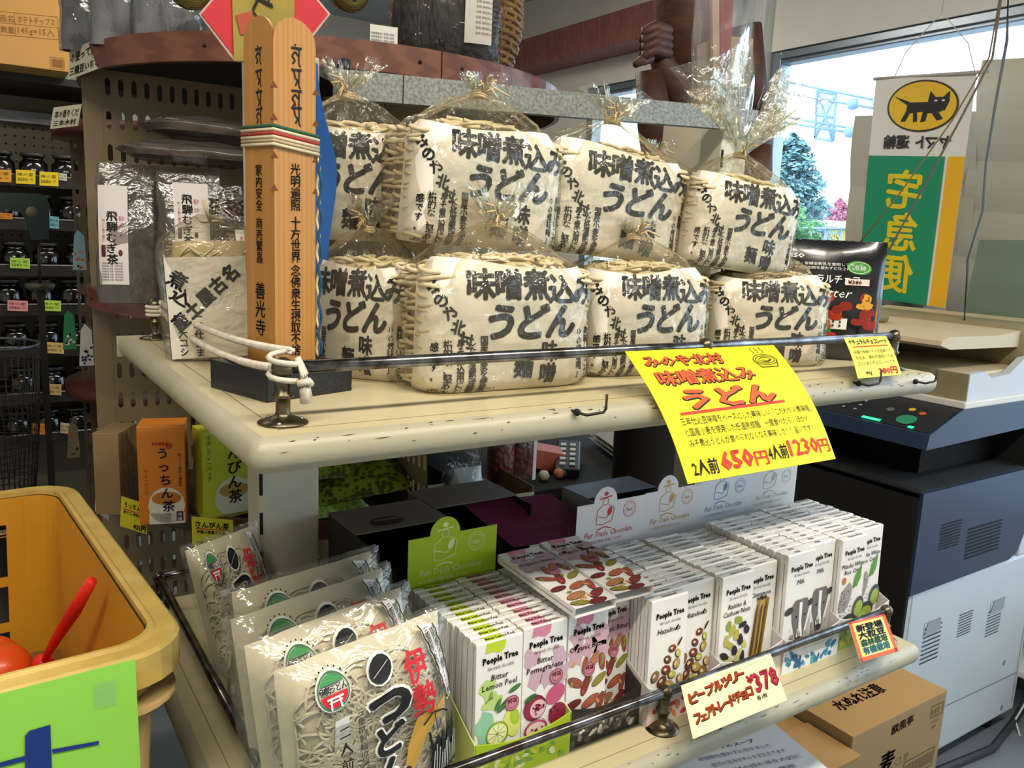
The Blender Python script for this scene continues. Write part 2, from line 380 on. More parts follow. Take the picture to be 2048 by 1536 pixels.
# posts with slotted left edge
for (xa, xb) in ((.068, .140), (.775, .832)):
    g = MB(); box(g, xa, xb, .300, .345, FLOOR + .02, .33 if xa < .5 else .345, m_post, .002)
    zz = -1.05
    while zz < .31:
        box(g, xa + .001, xa + .0045, .2985, .3002, zz, zz + .026, m_blk); zz += .047
    po = g.build('post', rack)
L0, L1 = Vector((.155, .292, .3035)), Vector((.832, .292, .339))
b = MB(); d = (L1 - L0).normalized(); up = Vector((0, 0, 1)); hh = .0155
def bar(mb, A, B, hz, hy, mat):
    vs = [p + Vector((0, sy * hy, sz * hz)) for p in (A, B) for sy in (-1, 1) for sz in (-1, 1)]
    mb.add(vs, [(0, 1, 3, 2), (4, 6, 7, 5), (0, 4, 5, 1), (2, 3, 7, 6), (0, 2, 6, 4), (1, 5, 7, 3)], mat)
Lm = L0 + (L1 - L0) * .115
bar(b, L0, Lm - d * .0008, hh, .008, m_galv); bar(b, Lm + d * .0008, L1, hh, .008, m_galv)
cb = b.build('crossbeam', rack)
b = MB(); lathe(b, [(0, 0), (.008, 0), (.009, .004), (.006, .012), (0, .013)], L0.x + .01, L0.y - .001, M('black_knob', '#1c1b1a', .5), 12, z0=L0.z + hh); b.build('cap', cb)
for zz in (FLOOR + .16,):
    b = MB(); box(b, .0, .83, .28, .36, zz - .03, zz, m_post, .004); b.build('base_beam', rack)
b = MB(); box(b, -.02, .85, -.02, .53, FLOOR, FLOOR + .05, M('kick_plinth', '#3a3631', .7), .004); b.build('base', rack)
def knob_post(mb, x, y, z, h=.043, r=.0085):
    lathe(mb, [(0, 0), (.019, 0), (.019, .0015), (.012, .004), (.0065, .006), (.0055, .009), (.0055, h * .45), (.008, h * .48), (.008, h * .53), (.006, h * .56), (.0065, h - .009), (r * .75, h - .006)], x, y, m_brass, 18, z0=z)
    for a in (0, 2.1, 4.2): lathe(mb, [(0, .0038), (.0018, .0036), (.002, .002)], x + .0145 * math.cos(a), y + .0145 * math.sin(a), M('screw_steel', '#a7a294', .3, 1), 8, z0=z)
    lathe(mb, [(r * math.sin(PI * k / 10), -r * math.cos(PI * k / 10)) for k in range(11)], x, y, m_brass, 18, z0=z + h)
def rail(z, x0, x1, xm, y0, y1, left):
    g = MB(); h = .043
    tube(g, [(x0, y0, z + h), (x1, y0, z + h)], .0052, m_chrome, 12)
    ra = g.build('rail', rack)
    if left:
        g = MB(); tube(g, [(x0, y0, z + h), (x0, y1, z + h)], .0052, m_chrome, 12); g.build('side_rail', rack)
        g = MB(); tube(g, [(x0, y1, z + h), (x0 + .06, y1, z + h)], .0052, m_chrome, 12); g.build('side_rail', rack)
    for (x, y) in ((x0, y0), (xm, y0), (x1, y0), (x0, y1)):
        g = MB(); knob_post(g, x, y, z); g.build('knob_post', rack)
rail(0, 0, .803, .455, 0, .505, False)
rail(ZL, 0, .832, .415, -.022, .560 - .02, True)
def hook(x, z):
    g = MB(); y = -.0475
    tube(g, [(x, y + .006, z), (x, y - .010, z), (x + .003, y - .0125, z - .0005), (x + .020, y - .014, z + .001), (x + .0225, y - .014, z + .004), (x + .0225, y - .014, z + .017)], .0014, M('rusty_hook', '#3a332c', .5, .6), 8)
    lathe(g, [(0, -.004), (.0032, -.003), (.0032, .0)], x, y, m_blk, 10, axis='y', z0=z)
    g.build('hook', rack)
for q in ((1158, 826), (1722, 768), (1836, 764)):
    c = P(q[0], q[1], 1, -.052); hook(min(c.x, .822), c.z)

# ================================================================== noodle packs on the upper shelf
m_paper = M('band_paper', '#efeae0', .6, c2='#e6dfd2', ns=8, contrast=.1)
m_film = FILM('clear_film', '#fdfbf2', gloss=.055, rough=.085, bs=60, strength=1.0, haze=.03, hazecol='#f3ead2', span=.42)
m_tuft = FILM('gathered_film', '#f6f4ea', gloss=.22, rough=.16, bs=70, strength=.8)
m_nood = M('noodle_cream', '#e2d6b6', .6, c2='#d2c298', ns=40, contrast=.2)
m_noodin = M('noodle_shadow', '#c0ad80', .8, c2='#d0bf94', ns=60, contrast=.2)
m_straw = M('raffia', '#d9c8a0', .7, c2='#bfa778', ns=60)
def srect(t, a, b_, p=3.2):
    c, s = math.cos(t), math.sin(t)
    return (a * math.copysign(abs(c) ** (2 / p), c), b_ * math.copysign(abs(s) ** (2 / p), s))
def make_pack(seed, H=.131, tuft=.05, W=.095, D=.052):
    """meshes of one udon pack: inner noodles, printed band, film bag, gathered neck, tie; front faces -y, base at z = 0"""
    rr = random.Random(seed); out = {}
    sd = Vector((seed * 7.3, seed * 2.1, 0))
    def scale(f): return (1.0 - .04 * math.cos(PI * min(f, 1)) - .26 * max(0, f - .72) / .28 if f < 1 else .7)
    def prof(f):      # relative half width / depth at height fraction f
        if f < .06: return .93 + .07 * (f / .06)
        if f < .62: return 1.0 - .05 * (f - .06)
        g = (f - .62) / .38
        return (1 - .028) * (math.sqrt(max(0, 1 - (g * .80) ** 2)))
    def surf(t, f, k=1.0, wob=0.0):
        a, c = srect(t, W * prof(f) * k, D * prof(f) * k); z = H * f
        if wob:
            n = noise.noise(Vector((a * 22, c * 22, z * 22)) + sd) * wob
            return (a * (1 + n / W * .5), c + n * (1 if c > 0 else -1), z + n * .3)
        return (a, c, z)
    # noodle block with strands
    b = MB(); HN = H * .90
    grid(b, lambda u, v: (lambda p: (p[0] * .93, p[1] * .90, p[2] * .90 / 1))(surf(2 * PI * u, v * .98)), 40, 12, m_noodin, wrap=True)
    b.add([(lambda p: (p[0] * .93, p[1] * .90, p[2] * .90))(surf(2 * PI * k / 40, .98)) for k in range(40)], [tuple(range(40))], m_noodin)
    for s_ in (-1, 1):                       # folded ends of the strands on both sides: stacked loops
        for row in range(15):
            for col in range(3):
                y = (-1 + col) * D * .54 + rr.uniform(-.003, .003); z = .006 + row * (HN - .012) / 15 + rr.uniform(-.001, .001)
                x = s_ * W * .93; hw = D * .27
                pts = [(x + s_ * (-.010 + .013 * math.sin(PI * k / 8)), y - hw * math.cos(PI * k / 8), z + .002 * math.sin(row * 2.1 + k * .5)) for k in range(9)]
                tube(b, pts, .0021, m_nood, 5, cap=False)
    for k in range(80):                      # loose curls on top and in front
        x, y = rr.uniform(-.8, .8) * W, rr.uniform(-.8, .8) * D; z = HN * (1.0 - .26 * abs(x / W) ** 3 - .2 * abs(y / D) ** 3); a0 = rr.random() * 6.28; r0 = rr.uniform(.008, .022)
        pts = [(max(-W * .9, min(W * .9, x + r0 * math.cos(a0 + j * .5) + j * .002)), max(-D * .9, min(D * .9, y + r0 * .6 * math.sin(a0 + j * .5))), z + .002 * math.sin(j + k)) for j in range(9)]
        tube(b, pts, .0019, m_nood, 5, cap=False)
    out['noodles'] = b.mesh('noodles')
    # printed paper band: a sheet around the front, folded under
    b = MB()
    def S(u, v, off=0.0):
        """u: metres along the front from its left edge (-.03 .. .22), v: height in metres"""
        f = max(0.0, v / H); x = (u - .095) / .095 * W * 1.0
        dep = D * prof(min(f, .93)) * .975 + .0012 + off; k = prof(min(f, .93)) * .985
        xw = W * k; r = .022
        ax = abs(x); sg = -1 if x < 0 else 1
        flat = xw - r
        if ax <= flat: px, py = ax, -dep - .004 * math.cos(ax / W * 1.5)
        else:
            arc = (ax - flat) / r
            if arc < PI / 2: px, py = flat + (r + off) * math.sin(arc), -dep + r * (1 - math.cos(arc))
            else: px, py = xw + off, -dep + r + (ax - flat - r * PI / 2)
        n = noise.noise(Vector((x * 16, v * 16, 3)) + sd) * .0032 + noise.noise(Vector((x * 45, v * 38, 9)) + sd) * .001
        z = max(.0006, v)
        if v < .012: py += (.012 - v) * .55
        return (sg * px, py - n, z)
    U0, U1, V1 = -.022, .212, H * .86
    topv = lambda u: V1 + .004 * math.sin(u * 30 + seed) - (.012 if u < 0 else 0) * (-u / .02)
    grid(b, lambda a, c: S(U0 + (U1 - U0) * a, topv(U0 + (U1 - U0) * a) * c), 44, 18, m_paper)
    k = H / .124
    T = lambda s, u, v, h, **q: txt(b, S, s, u, v * k, h * k, INK, **q)
    for i, ch in enumerate('味噌煮込み'): T(ch, .040 + i * .0292, .080 - .0012 * i * (i > 2), .0262, bold=.042, sx=1.12, res=2)
    for i, ch in enumerate('うどん'): T(ch, .060 + i * .0325, .0475, .0315, bold=.055, shear=.22, sx=1.12, res=3)
    for i, ch in enumerate('みのや北村'): T(ch, .000 + i * .0078, .0845 - i * .0108, .0128, bold=.04, rot=-14, sx=1.1, res=2)
    T('味噌', .119, .044, .0190, bold=.04, vert=True, sx=1.06, rot=-2); T('麺', .090, .014, .0205, bold=.04, rot=-3)
    for i, s_ in enumerate(('国産小麦を使用', 'した低温熟成麺', 'みそ煮込用にし', '格的な、堅めの', '感です。')):
        T(s_, .054 - i * .0122, .0475 - .001 * i, .0080, bold=.03, vert=True, sp=.86 if i < 4 else 1)
    for i, s_ in enumerate(('豆味噌の食感', '美味しいこだわ', 'りの煮味噌」')):
        T(s_, .186 - i * .0115, .054 - .001 * i, .0083, bold=.03, vert=True, sp=.87)
    T('国産小麦', .197, .083, .0105, bold=.02, vert=True, sx=1.05, rot=-8); T('※美味しい「みのや北村」こだわり', .006, .0015, .0042, bold=.005)
    out['paper_band'] = b.mesh('paper_band')
    # film bag: side wall rising into a gathered neck
    b = MB(); nT, nZ = 120, 44; NZ = H * 1.13
    def film(u, v):
        t = 2 * PI * u; f = v * 1.13
        if f < .62: a, c = srect(t, W * prof(f) * 1.03 + .0018, D * prof(f) * 1.05 + .0052)
        else:
            g = (f - .62) / .51; e = max(.055, (1 - g ** 2.2)); w_ = 1.0 - .0 * g
            a, c = srect(t, (W * .972 * 1.03 + .0018) * e, (D * .972 * 1.05 + .0052) * max(.10, e), 3.2 - 1.2 * g)
        z = H * f
        rid = math.sin(t * 11 + seed) * .5 + math.sin(t * 23 + 2 * seed) * .5
        am = .0004 + .007 * max(0, f - .5)
        nn = noise.noise(Vector((a * 30, c * 30, z * 30)) + sd) * .0034 + (abs(noise.noise(Vector((a * 55, c * 55, z * 48)) - sd)) * .0052) + .0008
        rad = 1 + (rid * am + nn) / max(.012, math.hypot(a, c))
        if f > .9: z += .004 * math.sin(t * 3 + seed)
        return (a * rad, c * rad - (.0 if c > 0 else .0016), max(.0004, z))
    grid(b, film, nT, nZ, m_film, wrap=True)
    out['film_bag'] = b.mesh('film_bag')
    # tuft: flaring crumpled skirt and stray shards above the tie
    b = MB()
    def tf(u, v):
        t = 2 * PI * u; r = .006 + tuft * .62 * v ** 1.15 * (1 + .45 * math.sin(t * 5 + seed) + .35 * math.sin(t * 9 + 2 * seed) + .3 * math.sin(t * 17))
        z = NZ - .002 + tuft * (v ** .9) * (.75 + .4 * math.sin(t * 2 + seed) * v + .22 * math.sin(t * 7) * v)
        nn = noise.noise(Vector((r * 60 + t * 3, z * 60, t * 2)) + sd) * .016 * v
        return ((r + nn) * math.cos(t) * 1.2, (r + nn) * math.sin(t) * .65, z)
    grid(b, tf, 48, 8, m_tuft, wrap=True, smooth=False)
    for k in range(70 if tuft < .09 else 150):
        a0 = rr.random() * 6.28; L_ = tuft * rr.uniform(.6, 1.25); d_ = Vector((math.cos(a0) * .75, math.sin(a0) * .45, rr.uniform(.35, 1))).normalized()
        p = Vector((0, 0, NZ)); q = p + d_ * L_; s_ = d_.orthogonal().normalized() * rr.uniform(.0004, .0016)
        b.add([p, q - s_, q + s_ * 1.5 + Vector((0, 0, .002))], [(0, 1, 2)], m_tuft)
    out['gathered_top'] = b.mesh('gathered_top')
    b = MB()
    for j in range(3): tube(b, [(.008 * math.cos(2 * PI * k / 12) * 1.15, .0075 * math.sin(2 * PI * k / 12), NZ - .004 + j * .0022 + .001 * math.sin(k)) for k in range(13)], .0014, m_straw, 5)
    for k in range(6):
        a0 = rr.uniform(-2.6, -.5); tube(b, [(0, -.008, NZ), (.012 * math.cos(a0), -.012, NZ + .004 + .002 * k), (.026 * math.cos(a0) * rr.uniform(.6, 1.2), -.017, NZ - .004 + .004 * k)], .0011, m_straw, 4)
    out['raffia_tie'] = b.mesh('raffia_tie')
    return out
PACKS = [make_pack(1, tuft=.030), make_pack(2, tuft=.095), make_pack(3, tuft=.018)]
def pack(kind, label, loc, rz=0, rx=0, ry=0, sc=(1, 1, 1)):
    t = thing('udon_pack', label, 'noodle pack', loc, (R(rx), R(ry), R(rz)), 'clear bags of miso udon on the upper shelf', sc)
    for n in ('noodles', 'paper_band', 'film_bag', 'gathered_top', 'raffia_tie'):
        o = part(n, PACKS[kind][n], t)
        if n == 'noodles': o['kind'] = 'stuff'
    return t
pack(0, 'front centre udon bag of the lower row, widest and nearest, tied with raffia', (.247, .098, .0), -2.5, sc=(1.02, 1.0, 1.09))
pack(2, 'udon bag in the lower row, second from the right, left of the big yellow sign', (.449, .118, .0), -6, sc=(.90, 1.05, 1.05))
pack(2, 'udon bag at the right end of the lower row, beside the black pouch', (.668, .115, .0), -22, sc=(.88, 1.0, 1.0))
pack(0, 'udon bag turned to the left, between the wooden post and the front centre bag', (.152, .190, .0), -50, sc=(.66, .9, 1.02))
pack(0, 'udon bag in the lower row directly behind the wooden memorial post', (.155, .262, .0), -30, sc=(.62, .5, 1.0))
pack(2, 'widest udon bag of the upper row, on top of the front centre bag', (.258, .172, .137), -1, 3, 2, sc=(.97, .95, 1.06))
pack(0, 'udon bag in the upper row, its printed band slanting down to the right', (.441, .182, .130), -2, 3, 4, sc=(1.08, .95, 1.08))
pack(1, 'udon bag at the right end of the upper row with a tall spiky gathered top', (.618, .142, .119), -12, 2, 6, sc=(.86, 1.0, .98))
pack(0, 'udon bag at the left end of the upper row, behind the wooden post', (.150, .248, .137), -22, 2, 0, sc=(.80, .62, 1.02))
pack(2, 'mostly hidden upper udon bag, in the gap left of the spiky-topped bag', (.585, .246, .140), -12, 2, 2, sc=(.86, .62, .86))

# the other noodle pack behind the rope
b = MB(); t = thing('koshin_noodle_pack', 'clear udon pack with slanting black writing behind the white rope, left of the wooden post', 'noodle pack', (.040, .345, 0), (R(-3), R(-3), R(-12)))
t.name = 'slanted_noodle_pack'
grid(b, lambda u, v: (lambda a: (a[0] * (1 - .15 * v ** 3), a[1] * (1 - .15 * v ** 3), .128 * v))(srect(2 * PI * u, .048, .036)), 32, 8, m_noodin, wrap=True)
rr = random.Random(4)
for k in range(70):
    a0 = rr.random() * 6.28; zz = rr.uniform(.01, .125); q = srect(a0, .048, .036); e = Vector((-q[1], q[0], 0)).normalized() * .012
    tube(b, [(q[0] - e.x, q[1] - e.y, zz), (q[0] * 1.03, q[1] * 1.03, zz + rr.uniform(-.01, .01)), (q[0] + e.x, q[1] + e.y, zz)], .0014, m_nood, 4, cap=False)
b.build('noodles', t, kind='stuff')
b = MB(); Sg = lambda u, v, o=0.0: (-.050 + u + .0, -.0395 - o - .003 * math.sin(u * 30) , .003 + v)
grid(b, lambda u, v: Sg(u * .082, v * .108), 10, 8, m_paper)
grid(b, lambda u, v: (-.050 - .0005, -.0395 + u * .05, .003 + v * (.108 - .01 * u)), 6, 6, m_paper)
for i, ch in enumerate('名古屋土産'): txt(b, Sg, ch, .064 - i * .0135, .080 - i * .0125, .0185, INK, bold=.05, rot=40, sx=.9)
for i, ch in enumerate('煮込'): txt(b, Sg, ch, .000 + i * .002, .083 - i * .017, .020, INK, bold=.03, rot=-35)
txt(b, Sg, '一年仕込ま', .024, .050, .0098, INK, bold=.02, vert=True); txt(b, Sg, '名大コシ', .008, .042, .0098, INK, bold=.02, vert=True)
SL = lambda u, v, o=0.0: (-.0508 - o, -.0395 + u, .003 + v)
for i in range(4): txt(b, SL, '味噌煮込うどん'[i:i + 5], .038 - i * .011, .10, .017, INK, bold=.03, vert=True, sx=.6)
b.build('paper_band', t)
b = MB()
def lf(u, v):
    q = srect(2 * PI * u, .058, .047); e = 1 if v < .75 else 1 - ((v - .75) / .25) ** 2 * .8
    n = noise.noise(Vector((q[0] * 30, q[1] * 30, v * 6))) * .004
    return ((q[0] + n) * e, (q[1] + n) * e, max(.0004, .158 * v))
grid(b, lf, 48, 16, m_film, wrap=True); b.build('film_bag', t)
b = MB(); tube(b, [(.010 * math.cos(k * .5), .008 * math.sin(k * .5), .150) for k in range(13)], .0016, m_straw, 5); tube(b, [(.0, -.008, .15), (-.006, -.014, .172)], .0022, m_straw, 5); b.build('raffia_tie', t)

# wooden memorial post on its black plinth
m_hinoki = M('cypress_wood', '#b8843f', .5, c2='#af7a38', ns=3.2, kind='wave', stretch=(20, 20, .35), contrast=.1)
m_lacq = M('black_lacquer', '#0d0d0f', .35, c2='#17161a', ns=400, bump=.3, bs=300)
t = thing('memorial_post', 'square wooden memorial post with black brush writing and a striped cord, on a black plinth', 'ornament', (.0415, .131, 0), (0, 0, R(17)))
b = MB(); box(b, -.046, .046, -.0445, .0445, 0, .0265, m_lacq, .0012); b.build('plinth', t)
b = MB(); HP = .312; s2 = .0215; z0 = .0265
for (ox, oy, fx, fy) in ((0, -1, 1, 0), (-1, 0, 0, -1), (1, 0, 0, 1), (0, 1, -1, 0)):
    outl = [(-s2, z0), (s2, z0), (s2, HP - .012)] + [(s2 * math.cos(a), HP - .012 + s2 * .95 * math.sin(a)) for a in [PI * k / 12 for k in range(1, 12)]] + [(-s2, HP - .012)]
    vs = [(ox * s2 + fx * u, oy * s2 + fy * u, v) for u, v in outl] + [(ox * (s2 - .006) + fx * u * .75, oy * (s2 - .006) + fy * u * .75, v) for u, v in outl]
    n = len(outl); b.add(vs, [tuple(range(n)), tuple(range(2 * n - 1, n - 1, -1))] + [(i, (i + 1) % n, n + (i + 1) % n, n + i) for i in range(n)], m_hinoki)
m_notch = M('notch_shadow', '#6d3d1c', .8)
FR = lambda u, v, o=0.0: (u, -s2 - o, v)         # right-hand face in the picture
FL = lambda u, v, o=0.0: (-s2 - o, -u, v)        # left-hand face
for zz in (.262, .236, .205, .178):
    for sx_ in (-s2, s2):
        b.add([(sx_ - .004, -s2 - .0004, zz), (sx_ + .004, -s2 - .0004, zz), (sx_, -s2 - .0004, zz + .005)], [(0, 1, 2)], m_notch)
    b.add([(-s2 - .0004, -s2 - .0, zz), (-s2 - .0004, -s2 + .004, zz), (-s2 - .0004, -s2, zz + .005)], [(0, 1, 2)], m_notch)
def sanskrit(mp, z, h, k):
    wv = h * .42
    line(b, mp, [(-wv * .6, z + h * .9), (wv, z + h * .96)], h * .13, INK); line(b, mp, [(wv * .6, z + h * .9), (wv * .55, z + h * .15), (wv * .8, z)], h * .09, INK)
    pts = [(wv * .5, z + h * .55), (0, z + h * .75), (-wv * .5, z + h * .5), (0, z + h * .3), (-wv * .4, z + h * .1)] if k % 2 == 0 else [(-wv * .2, z + h * .9), (0, z + h * .5), (wv * .4, z + h * .4), (0, z + h * .12)]
    line(b, mp, pts, h * .1, INK)
    if k % 3 == 0: blob(b, mp, 0, z + h * 1.08, h * .06, h * .06, INK)
for i, zz in enumerate((.281, .2635, .2465, .2325)):
    sanskrit(FR, zz + .001, .0158, i); sanskrit(FL, zz, .0140, i + (i > 1))
def col(mp, s, u, z, h, sp=.98):
    txt(b, mp, s, u, z, h, INK, bold=.012, vert=True, sp=sp)
for s_, zz in (('光明遍照', .202), ('十方世界', .157), ('念佛衆生', .115), ('摂取不捨', .0745)): col(FR, s_, -.0055, zz, .0108, .93)
col(FL, '家内安全', -.0055, .200, .0104, .95); col(FL, '商売繁昌', -.0055, .155, .0104, .95); col(FL, '善光寺', -.0078, .100, .0158, 1.03)
post_b = b.build('post', t)
b = MB()
cols = ['#2c5a3c', '#cfc3a4', '#a83a34', '#cfc3a4', '#b7a37c', '#cfc3a4']
for i, ch in enumerate(cols):
    zc = .2310 - i * .0030; q = s2 + .0018
    pts = [(-q, q, zc), (-q, -q, zc), (q, -q, zc - .0042), (q, q, zc - .003), (-q, q, zc)]
    tube(b, [(x + .0 , y, z) for x, y, z in pts], .0015, C(ch, .9), 5)
b.build('cord_band', t)
b = MB(); c1, c2_ = C('#d8cba8', .9), C('#1f4f78', .9)
for j in range(2):
    pts = [(s2 + .0035 + .0012 * math.cos(k * .9 + PI * j), -s2 - .002 + .003 * j + .0012 * math.sin(k * .9 + PI * j), .212 - k * .0042) for k in range(44)]
    tube(b, pts, .0014, c1 if j else c2_, 5)
b.build('cord_tail', t)
# blue and white printed film behind the post
t = thing('blue_sleeve', 'blue and white crumpled plastic sleeve standing behind the wooden post', 'plastic sleeve', (.088, .190, 0), (0, 0, R(-8)))
b = MB(); m_bl = M('blue_print', '#1f5fae', .3, c2='#1a4f97', ns=8); m_wt = M('white_print_film', '#dfe3e6', .3)
SB = lambda u, v, o=0.0: (-.028 + u + .004 * math.sin(v * 40), -o + .003 * math.sin(u * 60 + v * 30), v)
grid(b, lambda u, v: SB(u * (.052 - .014 * max(0, v - .72) / .28), v * .302), 6, 24, m_bl)
for k, (v0, v1, u0, u1) in enumerate(((.262, .30, .0, .018), (.235, .250, .012, .030), (.205, .243, .010, .015), (.175, .188, 0, .024), (.10, .112, .012, .05), (.03, .05, .012, .05), (.0, .30, .0, .009))): rect(b, SB, u0, u1, v0, v1, m_wt, .0008)
b.build('sleeve', t)

# white rope between the gallery posts
m_rope = M('white_cotton_rope', '#ddd6c8', .9, c2='#c9c0ae', ns=90)
b = MB()
def rope(A, B, sag, turns, r=.0024):
    A, B = Vector(A), Vector(B); n = turns * 6
    for ph in (0, 2.09, 4.19):
        pts = []
        for k in range(n + 1):
            f = k / n; c = A.lerp(B, f) - Vector((0, 0, sag * 4 * f * (1 - f))); a = k * 1.05 + ph
            pts.append(c + Vector((math.cos(a) * r * .72, 0, math.sin(a) * r * .72)))
        tube(b, pts, r * .74, m_rope, 5)
K1, K2 = Vector((0, .505, .043)), Vector((0, 0, .043))
rope(K1 + Vector((.006, -.008, .004)), K2 + Vector((.008, .004, .012)), .010, 34); rope(K1 + Vector((.006, -.008, -.006)), K2 + Vector((-.003, .008, -.001)), .014, 34)
for j in range(3): tube(b, [K1 + Vector((.0095 * math.cos(k * .6), .0095 * math.sin(k * .6), -.012 + .005 * j)) for k in range(12)], .0022, m_rope, 5)
for zz in (.011, -.002): tube(b, [K2 + Vector((.0105 * math.cos(k * .6 + 1), .0105 * math.sin(k * .6 + 1), zz - .001 * k)) for k in range(11)], .0023, m_rope, 5)
tube(b, [K2 + Vector(q) for q in ((.010, -.004, .008), (.014, -.009, -.004), (.013, -.011, -.016), (.014, -.010, -.026))], [.0026, .003, .004, .0044], m_rope, 8)
tube(b, [K2 + Vector(q) for q in ((.012, -.006, .002), (.016, -.007, -.014), (.017, -.008, -.022))], [.0025, .003, .0036], m_rope, 8)
tube(b, [K2 + Vector(q) for q in ((.008, -.010, -.011), (.016, -.014, -.009), (.019, -.008, -.012))], .0028, m_rope, 8)
tag(b.build('rope', None), 'white cotton rope strung from the back knob to the front left knob, knotted there', 'rope')

# black chocolate-chunk pouch
t = thing('natural_cheese_pouch', 'black foil pouch with an orchard and white farmhouse picture, right end of the upper shelf', 'pouch', (.784, .097, 0), (R(-3), 0, R(-44)), sc=(1.34, 1, 1.07))
t.name = 'foil_pouch'
m_foil = M('black_foil', '#0b0b0d', .22, c2='#121214', ns=20, bump=1, bs=14, coat=.5)
b = MB(); WP, HPo = .112, .152
def pf(u, v, o=0.0, sgn=-1):
    th = .022 * math.sin(PI * min(1, max(0, v / HPo))) ** .6 * math.sin(PI * min(1, max(0, u / WP))) ** .5 if 0 < v < HPo and 0 < u < WP else 0
    n = noise.noise(Vector((u * 30, v * 30, 1))) * .003
    return (u - WP / 2, sgn * (th + o) + n, v)
grid(b, lambda u, v: pf(u * WP, v * HPo), 20, 20, m_foil); grid(b, lambda u, v: pf(u * WP, v * HPo, 0, 1), 12, 12, m_foil)
rect(b, pf, .004, .108, .030, .080, C('#c9812c', .3), .0006)
rr = random.Random(9)
for k in range(40): blob(b, pf, rr.uniform(.008, .105), rr.uniform(.040, .080), rr.uniform(.004, .009), rr.uniform(.004, .008), C(rr.choice(['#b5341f', '#d98a1f', '#7e8c2a', '#c9541f', '#e0a53a', '#8e2a1f']), .3), off=.0008 + k * .00001, irr=.4, rr=rr)
rect(b, pf, .004, .108, .030, .039, C('#b7c928', .3), .0011)
rect(b, pf, .040, .078, .040, .054, C('#f2f2ee', .4), .0013); poly(b, [(.018, .038), (.018, .053), (.027, .063), (.037, .053), (.037, .038)], pf, C('#f2f2ee', .4), .0014)
poly(b, [(.034, .054), (.040, .064), (.074, .062), (.080, .054)], pf, C('#2b2724', .4), .0014); line(b, pf, [(.016, .053), (.027, .0645), (.038, .053)], .0015, C('#2b2724'), .0016)
for k in range(5): rect(b, pf, .044 + k * .0065, .046 + k * .0065, .043, .046, C('#3b3835'), .0016); rect(b, pf, .044 + k * .0065, .046 + k * .0065, .048, .051, C('#3b3835'), .0016)
rect(b, pf, .022, .027, .039, .047, C('#3b3835'), .0016)
blob(b, pf, .058, .038, .006, .004, C('#3f8a2c'), irr=.3, off=.0018); blob(b, pf, .064, .033, .005, .003, C('#c9331f'), off=.0018)
W_ = C('#e9e9e6', .4)
txt(b, pf, 'Muso', .006, .128, .012, W_, bold=.03, off=.0008); txt(b, pf, '有機砂糖・有機全粉乳を使用して作った', .010, .1195, .0044, W_, off=.0008); txt(b, pf, 'から、食品添加物を使わずに仕上げました。', .010, .1145, .0042, W_, off=.0008)
txt(b, pf, 'ナチュラルチョコ', .018, .098, .0122, W_, width=.068, off=.0008, bold=.015); txt(b, pf, 'Bitter', .044, .080, .016, W_, width=.034, shear=.3, off=.0016)
blob(b, pf, .085, .118, .0125, .0085, C('#3f9a34', .3), rot=-12, off=.0009); ring(b, pf, .085, .118, .0105, .0006, W_, off=.0012, sq=.65); txt(b, pf, '有機', .080, .1155, .006, W_, off=.0014)
rect(b, pf, .072, .096, .096, .104, C('#f0cdbf'), .0018); txt(b, pf, '¥380', .075, .0975, .0066, INK, bold=.03, off=.0024)
for i in range(14): line(b, pf, [(.002 + i * .0078, .1505), (.006 + i * .0078, .1515)], .0006, C('#6a6a6e', .2), .001)
b.build('pouch', t)

# hand-lettered signs clipped to the gallery rails
def card(name, label, pts, cat='price card', col_='#f3e71f', bend=0.0, thick=.0006, group=None, back=None):
    """card from its top-left, top-right, bottom-left corner points; returns builder and a unit mapping 0..1"""
    A, B, Cc = (Vector(p) for p in pts); U, V = B - A, A - Cc; n = U.cross(V).normalized()
    def mp(u, v, o=0.0): return tuple(Cc + U * u + V * v + n * (o + bend * math.sin(PI * v)))
    g = MB(); m = M('card_' + col_.lstrip('#'), col_, .55)
    grid(g, lambda a, c: mp(a, c), 4, 10, m); 
    grid(g, lambda a, c: mp(a, c, -thick), 4, 10, m)
    for e in (lambda a, c: mp(a, 0, -thick * c), lambda a, c: mp(a, 1, -thick * c), lambda a, c: mp(0, a, -thick * c), lambda a, c: mp(1, a, -thick * c)): grid(g, e, 6, 1, m)
    return g, mp, U.length, V.length, dict(label=label, cat=cat, group=group)
def ctext(g, mp, wl, hl, s, u, v, h, mat, w=None, outline=None, bold=.02, **k):
    """text on a card: u, v, w as fractions, h as a fraction of the card height"""
    q = lambda a, c, o=0.0: mp(a / wl, c / hl, o)
    if outline: txt(g, q, s, u * wl + .0006, v * hl - .0006, h * hl, outline, width=w * wl if w else None, bold=bold + .035, off=.0004, **k)
    txt(g, q, s, u * wl, v * hl, h * hl, mat, width=w * wl if w else None, bold=bold, off=.0008, **k)
RED, ORG = C('#d8331c'), C('#d5561c')
A, B = P(1250, 703, 1, -.007), P(1547, 690, 1, -.007)
u_ = (B - A); dn = Vector((.043, -.088, -.120)) 
g, mp, wl, hl, kw = card('x', 'big yellow hand-lettered udon sign hanging from the upper rail', (A, B, P(1376, 968, 1, -.095)), 'sign', '#f5e800', bend=.009)
ctext(g, mp, wl, hl, 'みのや北村', .06, .86, .105, ORG, w=.50, outline=INK, bold=.035)
ctext(g, mp, wl, hl, '味噌煮込み', .08, .70, .135, ORG, w=.62, outline=INK, bold=.03)
ctext(g, mp, wl, hl, 'うどん', .17, .505, .17, ORG, w=.58, outline=INK, bold=.05)
q = lambda a, c, o=0.0: mp(a, c, o)
poly(g, [(.10, .455), (.10, .475), (.80, .495), (.80, .475)], q, RED, .0006)
